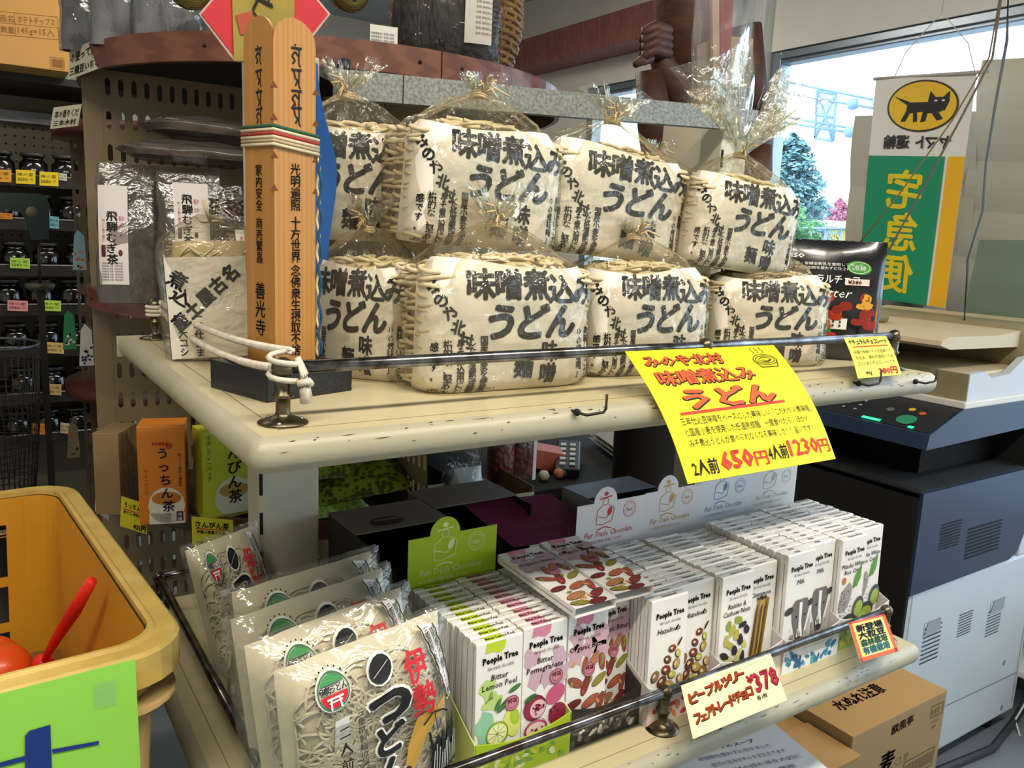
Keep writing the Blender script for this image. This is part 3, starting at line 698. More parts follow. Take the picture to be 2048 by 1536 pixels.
for i, s_ in enumerate(('三年仕込豆味噌をベースにした美味しい「こだわりの煮味噌」', 'と国産小麦を使用した低温熟成麺。一度食べたら、ほかの', 'みそ煮込うどんが食べられなくなる美味しさ！！旨いです！')):
    ctext(g, mp, wl, hl, s_, .08, .385 - i * .078, .062, INK, w=.88 - .05 * (i > 0), bold=.0)
ctext(g, mp, wl, hl, '2人前', .05, .045, .115, INK, w=.155, bold=.02); ctext(g, mp, wl, hl, '650', .23, .05, .17, RED, w=.20, bold=.04); ctext(g, mp, wl, hl, '円', .445, .05, .115, RED, w=.085, bold=.02)
ctext(g, mp, wl, hl, '4人前', .54, .07, .115, INK, w=.135, bold=.02); ctext(g, mp, wl, hl, '1230', .69, .07, .165, RED, w=.21, bold=.03); ctext(g, mp, wl, hl, '円', .905, .07, .115, RED, w=.075, bold=.02)
for r_, sq in ((.085, .6), (.07, .5), (.045, .45)): line(g, q, [(.85 + r_ * math.cos(k * .4), .86 + r_ * sq * math.sin(k * .4)) for k in range(17)], .005, INK, .0008)
line(g, q, [(.765, .86), (.79, .79), (.91, .79), (.935, .86)], .006, INK, .0008)
for k in range(5): line(g, q, [(.82 + .015 * j + .01 * k, .85 + .012 * math.sin(j * 2 + k)) for j in range(4)], .0025, INK, .0009)
for k in range(3): line(g, q, [(.80 + k * .035 + .006 * math.sin(j * 1.5), .925 + .013 * j) for j in range(5)], .005, INK, .0008)
o = g.build('udon_sign', None, **kw)
# small yellow card at the right of the upper rail
A, B = P(1688, 676, 1, -.007), P(1772, 672, 1, -.007); dn = Vector((.016, -.050, -.040))
g, mp, wl, hl, kw = card('x', 'small yellow card with red price under the black pouch, right end of the upper rail', (A, B, P(1716, 757, 1, -.056)), 'price card', '#f3ea5a', bend=.002)
ctext(g, mp, wl, hl, 'ナチュラルチョコレート', .05, .80, .16, INK, w=.88, bold=.03)
poly(g, [(.10, .72), (.10, .745), (.92, .745), (.92, .72)], lambda a, c, o=0.0: mp(a, c, o), RED, .0006)
for i, s_ in enumerate(('砂糖が有機のものを使用して', '乳化剤、香料不使用のため', 'コクのあるチョコレートです')): ctext(g, mp, wl, hl, s_, .07, .55 - i * .14, .10, INK, w=.86, bold=0)
ctext(g, mp, wl, hl, '80g', .2, .06, .11, INK); ctext(g, mp, wl, hl, '380円', .50, .05, .18, RED, w=.42, bold=.04)
g.build('price_card', None, **kw)

# ================================================================== chocolate display on the lower shelf
m_wrap = M('bar_wrapper', '#eeebe6', .45); m_wrapside = M('bar_wrapper_side', '#d9d2c6', .55)
BW, BT, BH = .0545, .0104, .142
def choc_mesh(kind, front=True):
    """one wrapped bar: width along x, front at y = 0, base z = 0"""
    b = MB(); F = lambda u, v, o=0.0: (u - BW / 2, -o, v)
    TP = lambda u, v, o=0.0: (u - BW / 2, v, BH + .0001 + o)
    e = .0016
    pr = [(0, 0), (0, BH - e), (e, BH), (BT - e, BH - .0003), (BT, BH - .003), (BT, 0)]
    vs = [(-BW / 2, y, z) for y, z in pr] + [(BW / 2, y, z) for y, z in pr]; n = len(pr)
    b.add(vs, [(i, i + 1, n + i + 1, n + i)[::-1] for i in range(n - 1)] + [tuple(range(n)), tuple(range(2 * n - 1, n - 1, -1))], m_wrap)
    fl = C('#8b8378')                                   # end folds: small overlapping flap and its shadow line
    for x, s in ((-BW / 2, -1), (BW / 2, 1)):
        b.add([(x + s * .0004, .001, BH - .001), (x + s * .0004, BT - .001, BH - .001), (x + s * .0012, BT * .5, BH - .010)], [(0, 1, 2)], m_wrapside)
        b.add([(x + s * .0003, BT * .46, BH - .011), (x + s * .0003, BT * .54, BH - .011), (x + s * .0003, BT * .54, .004), (x + s * .0003, BT * .46, .004)], [(0, 1, 2, 3)], fl)
    D = KINDS[kind]; rr = random.Random(D['seed'])
    if D['stripe']:
        sc_ = C(D['stripe'], .5); poly(b, [(.012, .0012), (.015, BT - .001), (.032, BT - .001), (.034, .0012)], TP, sc_)
        poly(b, [(.010, BH - .012), (.012, BH - .0016), (.034, BH - .0016), (.033, BH - .010), (.027, BH - .014), (.018, BH - .011)], F, sc_, .0004)
    else: line(b, TP, [(.001, BT - .0012), (BW - .001, BT - .0012)], .0007, C('#a6a2a0'))
    txt(b, TP, D['top'], .0125 if D['stripe'] else .018, .0028, .0062, C('#2a2624'), bold=.02, width=min(.034, .0034 * len(D['top']) * .72), off=.0004, shear=.15)
    if front:
        txt(b, F, 'People Tree', .0075, .1195, .0094, INK, width=.041, bold=.045, off=.0008, rot=1)
        txt(b, F, 'fair trade chocolate', .013, .1120, .0058, C('#3a3432'), width=.031, off=.0008, shear=.25)
        for i, s_ in enumerate(D['name']): txt(b, F, s_, BW / 2, .1010 - i * .0088, .0088, C('#3b3331'), ctr=True, off=.0008, shear=.12, bold=.012)
        D['art'](b, F, rr)
    return b.mesh('chocolate_wrapper')
def seal(b, F, u, v, r=.0085):
    blob(b, F, u, v, r, r, C('#c98090'), off=.0012); ring(b, F, u, v, r * .92, .0006, C('#7a2f45'), off=.0014); txt(b, F, 'VEGE', u - r * .66, v + .0006, .0058, C('#6d2a3e'), width=r * 1.3, bold=.03, off=.0015)
    ring(b, F, u, v, r * .62, .0004, C('#7a2f45'), n=14, off=.0014)
def art_lemon(b, F, rr):
    g1, g2, y1, lime, dk = C('#b8d479'), C('#8ec3a6'), C('#d8de6a'), C('#a9c43a'), C('#2d6b34')
    for u, v, a, c in ((.014, .092, .009, .012), (.02, .078, .012, .009), (.012, .06, .01, .008)): blob(b, F, u, v, a, c, g1, irr=.6, rr=rr)
    blob(b, F, .012, .052, .011, .015, g2, irr=.8, off=.0006, rr=rr); blob(b, F, .010, .012, .009, .010, g1, irr=.6, rr=rr)
    blob(b, F, .044, .050, .010, .016, y1, rot=15, off=.0007); blob(b, F, .047, .055, .006, .009, lime, rot=15, off=.0008)
    blob(b, F, .026, .043, .0135, .0125, lime, off=.0009); blob(b, F, .026, .043, .0115, .0105, C('#e9edb4'), off=.0010)
    for k in range(9): line(b, F, [(.026, .043), (.026 + .0108 * math.cos(k * .7), .043 + .0098 * math.sin(k * .7))], .0006, C('#8a9a3a'), .0011)
    ring(b, F, .026, .043, .0128, .0006, dk, off=.0011)
    for u, v, a, rot in ((.034, .072, .011, 35), (.046, .086, .008, 20), (.014, .022, .012, 20), (.036, .024, .012, -12), (.026, .074, .007, 60)): blob(b, F, u, v, a, a * .32, dk, rot=rot, off=.0010); line(b, F, [(u - a * math.cos(R(rot)), v - a * math.sin(R(rot))), (u + a * math.cos(R(rot)), v + a * math.sin(R(rot)))], .0004, C('#8fbf6a'), .0011)
    blob(b, F, .020, .009, .014, .006, C('#9cbc4a'), off=.0007); blob(b, F, .042, .006, .009, .006, y1, off=.0007); seal(b, F, .043, .071)
def art_pom(b, F, rr):
    r1, r2, pk = C('#8e2340'), C('#c4577a'), C('#d7a6b8')
    for u, v in ((.010, .108), (.014, .085), (.046, .105), (.048, .082), (.030, .084)): blob(b, F, u, v, .009, .011, C('#c9a9b6'), irr=.7, rr=rr)
    blob(b, F, .016, .054, .014, .014, r1, off=.0006); blob(b, F, .020, .052, .010, .010, C('#e2b9bd'), off=.0008)
    blob(b, F, .042, .062, .013, .010, r2, rot=30, off=.0007); blob(b, F, .045, .040, .011, .012, r1, rot=-30, off=.0007); blob(b, F, .018, .030, .015, .010, r2, off=.0007); blob(b, F, .018, .030, .012, .0075, C('#f0d5d2'), off=.0008)
    blob(b, F, .034, .012, .016, .010, C('#a83a55'), off=.0007); blob(b, F, .008, .010, .009, .009, pk, off=.0007)
    for k in range(46):
        c = rr.choice(((.020, .052, .008), (.018, .030, .010), (.036, .012, .013), (.043, .045, .008))); a = rr.random() * 6.28; q = rr.random() ** .5
        blob(b, F, c[0] + c[2] * q * math.cos(a), c[1] + c[2] * .7 * q * math.sin(a), .0014, .0012, C(rr.choice(('#7a1030', '#b0304e', '#5a0f24'))), n=6, off=.0012)
    for u, v, ro in ((.016, .054, .0142), (.018, .030, .0135)): ring(b, F, u, v, ro, .0005, C('#4a1426'), off=.0013, sq=.9)
    blob(b, F, .010, .066, .008, .003, C('#2d6b34'), rot=20, off=.0010); seal(b, F, .042, .082)
def pod(b, F, u, v, a, rot, col_, o):
    blob(b, F, u, v, a, a * .42, C('#3a1c14'), rot=rot, off=o, n=16); blob(b, F, u, v, a * .94, a * .36, C(col_), rot=rot, off=o + .0001, n=16)
    c, s = math.cos(R(rot)), math.sin(R(rot))
    for w_ in (-.2, 0, .2): line(b, F, [(u - a * .8 * c - w_ * a * s * .5, v - a * .8 * s + w_ * a * c * .5), (u - w_ * a * s * 1.2, v + w_ * a * c * 1.2), (u + a * .8 * c - w_ * a * s * .5, v + a * .8 * s + w_ * a * c * .5)], .0005, C('#4a1c14'), o + .0002)
def art_cocoa(b, F, rr):
    for u, v in ((.012, .118), (.010, .095), (.045, .112), (.048, .095), (.028, .10)): blob(b, F, u, v, .010, .012, C('#c9a4b0'), irr=.7, rr=rr)
    cc = ('#b05a4a', '#c98a5a', '#8e3a34', '#a39a3c', '#7a2a30', '#c46a50')
    for i, (u, v, a, rot) in enumerate(((.012, .066, .013, -30), (.036, .085, .013, 60), (.026, .060, .013, 70), (.045, .062, .012, 30), (.010, .042, .012, 10), (.034, .040, .014, 20), (.048, .036, .012, 70), (.018, .022, .015, 15), (.042, .018, .014, 30), (.012, .008, .012, -10), (.032, .004, .013, 5), (.024, .083, .010, 80), (.048, .082, .011, 100))):
        pod(b, F, u, v, a * .95, rot, cc[i % 6], .0006 + i * .00003)
    for k in range(14): blob(b, F, rr.uniform(.004, .05), rr.uniform(.005, .09), .0035, .0018, C(rr.choice(('#c4405a', '#8a8f2e', '#d9a060'))), rot=rr.random() * 180, off=.0012)
    seal(b, F, .030, .077, .0082)
def nut(b, F, u, v, a, rot, c1, o): blob(b, F, u, v, a, a * .78, C('#3a2418'), rot=rot, off=o); blob(b, F, u + a * .08, v + a * .08, a * .88, a * .66, C(c1), rot=rot, off=o + .0001); blob(b, F, u - a * .2, v + a * .15, a * .35, a * .25, C('#e6cfa6'), rot=rot, off=o + .0002)
def art_hazel(b, F, rr):
    cc = ('#7a3222', '#b59a4a', '#c7a877', '#6a3a22', '#b9bd4a', '#8d6a44')
    for i in range(19):
        u = .006 + .043 * ((i * .37) % 1) + rr.uniform(-.002, .002); v = .008 + .072 * (i / 18) ; a = rr.uniform(.0068, .0098) * (1.1 - .35 * i / 18)
        if u < .018 and v > .06: continue
        nut(b, F, u, v, a, rr.random() * 180, cc[i % 6], .0006 + .0001 * (i % 5))
    blob(b, F, .045, .086, .0015, .006, C('#2a1a14'), rot=-35, off=.0012); blob(b, F, .040, .104, .0012, .004, INK, rot=-30)
def art_raisin(b, F, rr):
    for i in range(22):
        u = .006 + .042 * ((i * .41) % 1); v = .006 + .078 * (i / 21); c = rr.choice(('#2a1524', '#2a1524', '#b7b04a', '#8f9c3a', '#d2c877'))
        blob(b, F, u, v, rr.uniform(.006, .0105), rr.uniform(.0036, .0054), C(c), rot=rr.random() * 180, irr=.3, off=.0006 + .0001 * (i % 6), rr=rr)
def art_cinn(b, F, rr):
    for i, (u, c) in enumerate(((.022, '#a8862c'), (.030, '#c2a23c'), (.037, '#8a6a22'))):
        poly(b, [(u - .007 - .004, .006), (u + .001 - .004, .006), (u + .007, .096), (u + .001, .098)], F, C(c), .0006 + .0002 * i)
        for k in range(7): line(b, F, [(u - .008 + .0014 * k * .6, .01 + k * .004), (u - .002 + .0014 * k * .5, .085 + k * .001)], .0005, C('#5e4414'), .0013)
    for k in range(9): blob(b, F, .022 + .018 * rr.random(), .096 + .004 * rr.random(), .002, .0015, C('#3a2a10'), off=.0014)
def art_cow(b, F, rr):
    g1, g2, g3 = C('#6f6a66'), C('#3c3937'), C('#b9b4ae')
    poly(b, [(.010, .0), (.008, .020), (.014, .034), (.046, .036), (.053, .060), (.0535, .020), (.050, .0)], F, g3, .0005)
    poly(b, [(.013, .072), (.020, .080), (.043, .080), (.049, .071), (.045, .052), (.040, .035), (.037, .022), (.026, .021), (.022, .035), (.016, .052)], F, g1, .0008)
    poly(b, [(.028, .076), (.034, .076), (.034, .050), (.038, .030), (.034, .023), (.028, .024), (.025, .032), (.029, .050)], F, C('#f1eeea'), .0010)
    blob(b, F, .008, .068, .0085, .0048, g2, rot=12, off=.0009); blob(b, F, .050, .072, .006, .0045, g2, rot=30, off=.0009); blob(b, F, .031, .0255, .007, .0048, g2, irr=.2, off=.0011)
    blob(b, F, .0235, .058, .0018, .0014, INK, off=.0012); blob(b, F, .0395, .058, .0018, .0014, INK, off=.0012)
    for k in range(40): line(b, F, [(u := rr.uniform(.012, .046), v := rr.uniform(.004, .045)), (u + rr.uniform(-.002, .002), v + rr.uniform(.004, .009))], .0006, rr.choice((g1, g2)), .0013)
def art_matcha(b, F, rr):
    blob(b, F, .016, .058, .012, .022, C('#9d9693'), rot=-25, off=.0006, irr=.2); blob(b, F, .010, .084, .0045, .005, C('#c9702c'), off=.0008)
    for k in range(60): blob(b, F, rr.uniform(.002, .03), rr.uniform(.01, .07), .0008, .0012, C('#4b4644'), n=5, off=.0009)
    poly(b, [(.030, .070), (.034, .088), (.047, .102), (.046, .082), (.040, .072)], F, C('#5f9a3c'), .0010); line(b, F, [(.031, .070), (.047, .102)], .0005, C('#2f5c22'), .0012)
    blob(b, F, .024, .020, .022, .014, C('#3d3c44'), rot=12, off=.0012); blob(b, F, .024, .017, .0185, .0105, C('#9cb34a'), rot=12, off=.0014); blob(b, F, .020, .016, .009, .005, C('#b9cc6a'), rot=12, off=.0016)
    blob(b, F, .046, .040, .012, .016, C('#4b4953'), rot=-20, off=.0011); blob(b, F, .047, .038, .009, .012, C('#9cb34a'), rot=-20, off=.0012)
KINDS = {
    'lemon': dict(seed=1, stripe='#bfd62f', top='Bitter Lemon Peel', name=('Bitter', 'Lemon Peel'), art=art_lemon, word='lemon bar with a lime-green stripe'),
    'pomegranate': dict(seed=2, stripe='#d98aa4', top='Bitter Pomegranate', name=('Bitter', 'Pomegranate'), art=art_pom, word='pomegranate bar with a pink stripe'),
    'cocoa': dict(seed=3, stripe='#d9879f', top='Organic Bitter', name=('Organic Bitter',), art=art_cocoa, word='organic bitter bar with cocoa pods'),
    'hazelnut': dict(seed=4, stripe=None, top='Hazelnuts', name=('Hazelnuts',), art=art_hazel, word='white hazelnut bar'),
    'raisin': dict(seed=5, stripe=None, top='Raisins & Cashew Nuts', name=('Raisins &', 'Cashew Nuts'), art=art_raisin, word='white raisin and cashew bar'),
    'cinnamon': dict(seed=6, stripe=None, top='Cinnamon', name=('Cinnamon',), art=art_cinn, word='white cinnamon bar'),
    'milk': dict(seed=7, stripe=None, top='Milk', name=('Milk',), art=art_cow, word='white milk bar with a cow'),
    'matcha': dict(seed=8, stripe=None, top='Matcha White', name=('Matcha White', 'Rice Crisp'), art=art_matcha, word='white matcha bar with green bowls'),
}
ORD = ['front', 'second', 'third', 'fourth', 'fifth', 'sixth', 'seventh', 'eighth', 'ninth', 'tenth', 'eleventh', 'twelfth', 'thirteenth']
MESH = {k: (choc_mesh(k), choc_mesh(k, False)) for k in KINDS}
# (kind, x of left edge, y of the front bar, width, bars, which column)
COLS = [('lemon', .186, .000, .0535, 12, ''), ('pomegranate', .2415, .002, .0535, 12, ''), ('cocoa', .299, .004, .052, 12, 'left '), ('cocoa', .3525, .022, .044, 9, 'right '),
        ('hazelnut', .400, -.010, .0545, 12, 'left '), ('hazelnut', .4565, .002, .0545, 12, 'right '), ('raisin', .514, -.008, .0545, 12, ''), ('cinnamon', .570, .004, .0545, 11, ''),
        ('milk', .628, -.010, .0545, 12, 'left '), ('milk', .684, .002, .0545, 11, 'right '), ('matcha', .742, -.006, .0545, 12, 'left '), ('matcha', .798, .006, .0545, 11, 'right ')]
for (kd, x, y, wd, n, side) in COLS:
    for i in range(n):
        o = bpy.data.objects.new('chocolate_bar', MESH[kd][0 if i == 0 else 1]); COL.objects.link(o)
        hgt = .0 if kd not in ('hazelnut', 'raisin', 'cinnamon') else .0
        o.location = (x + wd / 2 + rnd.uniform(-.0007, .0007), y + i * (BT + .0013), ZL + .0035 + rnd.uniform(0, .0016) + (.008 if kd in ('milk', 'matcha') else (.003 if kd == 'raisin' else 0)))
        o.rotation_euler = (R(-1.4 + rnd.uniform(-.4, .4)), 0, R(rnd.uniform(-.8, .8))); o.scale = (wd / BW, 1, 1)
        pos = 'frontmost' if i == 0 else ('rearmost' if i == n - 1 else ORD[i] + ' from the front')
        tag(o, '%s, %s in %s column' % (KINDS[kd]['word'], pos, ('the ' + side + kd) if side else 'its'), 'chocolate bar', 'bars standing in the display boxes')
for k, (x, y, rz) in enumerate(((.318, .001, 1), (.376, .008, -1))):
    o = bpy.data.objects.new('chocolate_bar', MESH['cocoa'][0]); COL.objects.link(o)
    o.location = (x, y - .012, ZL + BH + .0225); o.rotation_euler = (R(-87), 0, R(rz))
    tag(o, 'organic bitter bar lying flat on top of the standing ones, %s of the two' % ('left' if k == 0 else 'right'), 'chocolate bar', 'bars lying flat on top')

def choc_box(label, x0, x1, y0, y1, col_, side_col, tabs, lip_art, hz=.047, band=None, ztop=.218, inner='#d6d2cf'):
    """carton display: low curved front, sides, tall printed header at the back with a round tab"""
    t = thing('display_box', label, 'display box', ((x0 + x1) / 2, y0, ZL), (0, 0, 0), 'cardboard chocolate display boxes'); W = x1 - x0; D = y1 - y0
    mf, ms = M('board_' + col_[1:], col_, .42), M('board_' + side_col[1:], side_col, .6)
    b = MB(); n = 12; lipf = lambda a: hz - .010 * math.sin(PI * min(1, max(0, a)))
    vs = [(-W / 2 + W * k / n, 0, 0) for k in range(n + 1)] + [(-W / 2 + W * k / n, 0, lipf(k / n)) for k in range(n + 1)]
    m_ = n + 1; vs += [(x, .0012, z) for x, y, z in vs]
    fs = [(k, k + 1, m_ + k + 1, m_ + k) for k in range(n)] + [(2 * m_ + k + 1, 2 * m_ + k, 3 * m_ + k, 3 * m_ + k + 1) for k in range(n)] + [(m_ + k, m_ + k + 1, 3 * m_ + k + 1, 3 * m_ + k) for k in range(n)]
    b.add(vs, fs, mf)
    F = lambda u, v, o=0.0: (-W / 2 + u, -o, v)
    if band: rect(b, F, 0, W, 0, .026, C(band, .5)); rr = random.Random(int(x0 * 1000))
    if band:
        for k in range(26): blob(b, F, rr.random() * (W - .012) + .006, rr.uniform(.003, .023), rr.uniform(.003, .007), rr.uniform(.002, .004), C(rr.choice(lip_art)), rot=rr.random() * 180, irr=.5, off=.0006 + .00001 * k, rr=rr)
    b_front = b.build('front_panel', t); return_t = t
    for s in (-1, 1):
        g = MB()
        pts = [(0, 0), (D, 0), (D, ztop - .085), (D * .92, ztop - .09), (.012, hz + .005), (0, hz)]
        prism(g, pts, s * W / 2 - .0006, s * W / 2 + .0006, ms, ax=0); g.build('side_panel', t)
    g = MB(); box(g, -W / 2, W / 2, 0.001, D, 0, .0012, ms); box(g, -W / 2, W / 2, D - .001, D, 0, ztop - .075, ms); g.build('back_panel', t)
    for (ta, tb, tcol, dy, words) in tabs:
        g = MB(); w_ = (tb - ta); H0, H1 = ztop - .092, ztop - .018; ox = ta - x0 - W / 2
        cx_ = w_ * .40; pts = [(0, H0), (w_, H0), (w_, H1)] + [(cx_ + .019 * math.cos(a), H1 + .020 * math.sin(a)) for a in [PI * k / 12 for k in range(13)]] + [(0, H1)]
        pts2 = [(ox + p[0], p[1]) for p in pts]; prism(g, pts2, D - .0100 + dy, D - .0090 + dy, M('board_' + tcol[1:], tcol, .35), ax=1)
        F2 = lambda u, v, o=0.0: (ox + u, D - .0100 + dy - o, v)
        ic = C(words, .6)
        if words:
            txt(g, F2, 'Fair Trade Chocolate', w_ * .12, H0 + .029, .0105, ic, width=w_ * .70, shear=.25, off=.0005)
            txt(g, F2, '※この商品は環境に配慮しています', w_ * .12, H0 + .021, .0045, ic, width=w_ * .55, off=.0005)
            # line drawing of a farmer in a hat holding a pod
            blob(g, F2, cx_, H1 + .011, .0035, .0028, ic); line(g, F2, [(cx_ - .010, H1 + .005), (cx_ + .010, H1 + .007)], .0016, ic); ring(g, F2, cx_, H1 + .0005, .0046, .0008, ic, n=12)
            line(g, F2, [(cx_ - .004, H1 - .004), (cx_ - .013, H1 - .010), (cx_ - .014, H1 - .028), (cx_ - .004, H1 - .030), (cx_ + .012, H1 - .026), (cx_ + .015, H1 - .010), (cx_ + .005, H1 - .004)], .0009, ic)
            line(g, F2, [(cx_ - .012, H1 - .018), (cx_ + .002, H1 - .022), (cx_ + .010, H1 - .014)], .0009, ic); blob(g, F2, cx_ + .0075, H1 - .013, .0035, .0058, ic, rot=-20); line(g, F2, [(cx_ - .012, H1 - .036), (cx_, H1 - .033), (cx_ + .011, H1 - .036)], .0014, ic)
            ring(g, F2, w_ * .76, H1 - .015, .0105, .0007, ic); ring(g, F2, w_ * .76, H1 - .015, .0078, .0004, ic); txt(g, F2, 'fair', w_ * .76 - .005, H1 - .018, .008, ic, off=.0005)
        g.build('header_card', t)
    return t
choc_box('lime-green display box holding the lemon and pomegranate bars', .182, .2975, -.006, .158, '#a9c81e', '#c8d37a', [(.184, .297, '#a9c81e', 0, '#e6eeb0')], ('#7fae4e', '#c5d94a', '#e3ecb6', '#5d9a3a'), band='#a9c81e')
choc_box('black display box holding the organic bars with cocoa pods', .2985, .3975, -.002, .162, '#231a17', '#3a302c', [], ('#dcd6cc', '#8f8a82', '#5a544e'), band='#2b2624')
choc_box('white display box with red farmer drawing, holding the hazelnut bars', .399, .512, -.014, .165, '#e9e6e8', '#cfc8c8', [(.420, .534, '#e4e2e6', 0, '#c7283a')], ('#d8503a', '#e38a3a', '#c7342e'), band='#f0d8cc')
choc_box('white display box with gold farmer drawing, holding the raisin and cinnamon bars', .5125, .626, -.012, .168, '#e9e6e8', '#cfc8c8', [(.536, .640, '#e2e0e4', 0, '#c99a3a')], ('#e39a3a', '#cf7a2a', '#f0c27a'), band='#f2e2cc')
choc_box('white display box with blue farmer drawing, holding the milk bars', .6265, .740, -.014, .171, '#e9e6e8', '#cfc8c8', [(.643, .752, '#dfe3ea', 0, '#4a86b8')], ('#2f7fae', '#5aa3cc', '#1f5f8e'), band='#e6eef4')
choc_box('white display box with pale green farmer drawing, holding the matcha bars', .7405, .857, -.010, .174, '#e9e6e8', '#cfc8c8', [(.754, .858, '#dfe2e4', 0, '#a3b8a0')], ('#8a9a2e', '#6a7a22', '#a8b83a'), band='#9aa23a')

# black, purple and grey cartons at the back of the lower shelf
def open_carton(name, label, x0, x1, y0, y1, z1, outer, lidc, printc=None):
    t = thing(name, label, 'carton', ((x0 + x1) / 2, (y0 + y1) / 2, ZL)); W, D = x1 - x0, y1 - y0; b = MB(); mo = M('board_' + outer[1:], outer, .45); h = z1 - ZL
    for s in (-1, 1): box(b, s * W / 2 - .001, s * W / 2 + .001, -D / 2, D / 2, 0, h, mo)
    box(b, -W / 2, W / 2, -D / 2, -D / 2 + .0015, 0, h - .03, mo); box(b, -W / 2, W / 2, D / 2 - .0015, D / 2, 0, h, mo); box(b, -W / 2, W / 2, -D / 2, D / 2, 0, .0015, mo); b.build('body', t)
    b = MB(); box(b, -W / 2 - .001, W / 2 + .001, -D * .18, D / 2, h, h + .0018, M('board_' + lidc[1:], lidc, .5), .0005)
    if printc: blob(b, lambda u, v, o=0.0: (u, v, h + .002 + o), -.01, D * .02, .022, .014, C(printc)); txt(b, lambda u, v, o=0.0: (u, v, h + .003 + o), 'ORGANIC', -.026, D * .01, .008, C('#b8b0a6'), off=.0006)
    b.build('lid', t); return t
open_carton('open_carton', 'open black carton with a brown-grey lid behind the lime-green display box', .150, .268, .172, .292, ZL + .190, '#17120f', '#6f665e', '#120e0c')
open_carton('open_carton', 'open carton with a brown-grey lid right of the black one, behind the purple card', .272, .392, .215, .325, ZL + .190, '#1b1613', '#6b625a')
t = open_carton('open_carton', 'grey-purple carton with a glossy lid behind the red-printed header', .478, .600, .180, .262, ZL + .186, '#8f8790', '#7a7e96')
for k in range(1):
    g, mp, wl, hl, kw = card('x', 'purple printed header card leaning back behind the flat cocoa bars', ((.318, .262, ZL + .186), (.448, .250, ZL + .186), (.335, .168, ZL + .158)), 'header card', '#6b2048', thick=.001)
    ctext(g, mp, wl, hl, 'Fair Trade Chocolate', .25, .30, .16, C('#8f4468'), w=.5, bold=0); ctext(g, mp, wl, hl, 'People Tree', .58, .12, .15, C('#a05a7c'), w=.32)
    q = lambda a, c, o=0.0: mp(a, c, o); blob(g, q, .40, .98, .17, .22, M('card_6b2048', '#6b2048'), off=-.0003); ring(g, q, .62, .66, .12, .008, C('#8f4468'), off=.0006)
    g.build('purple_header_card', None, **kw)

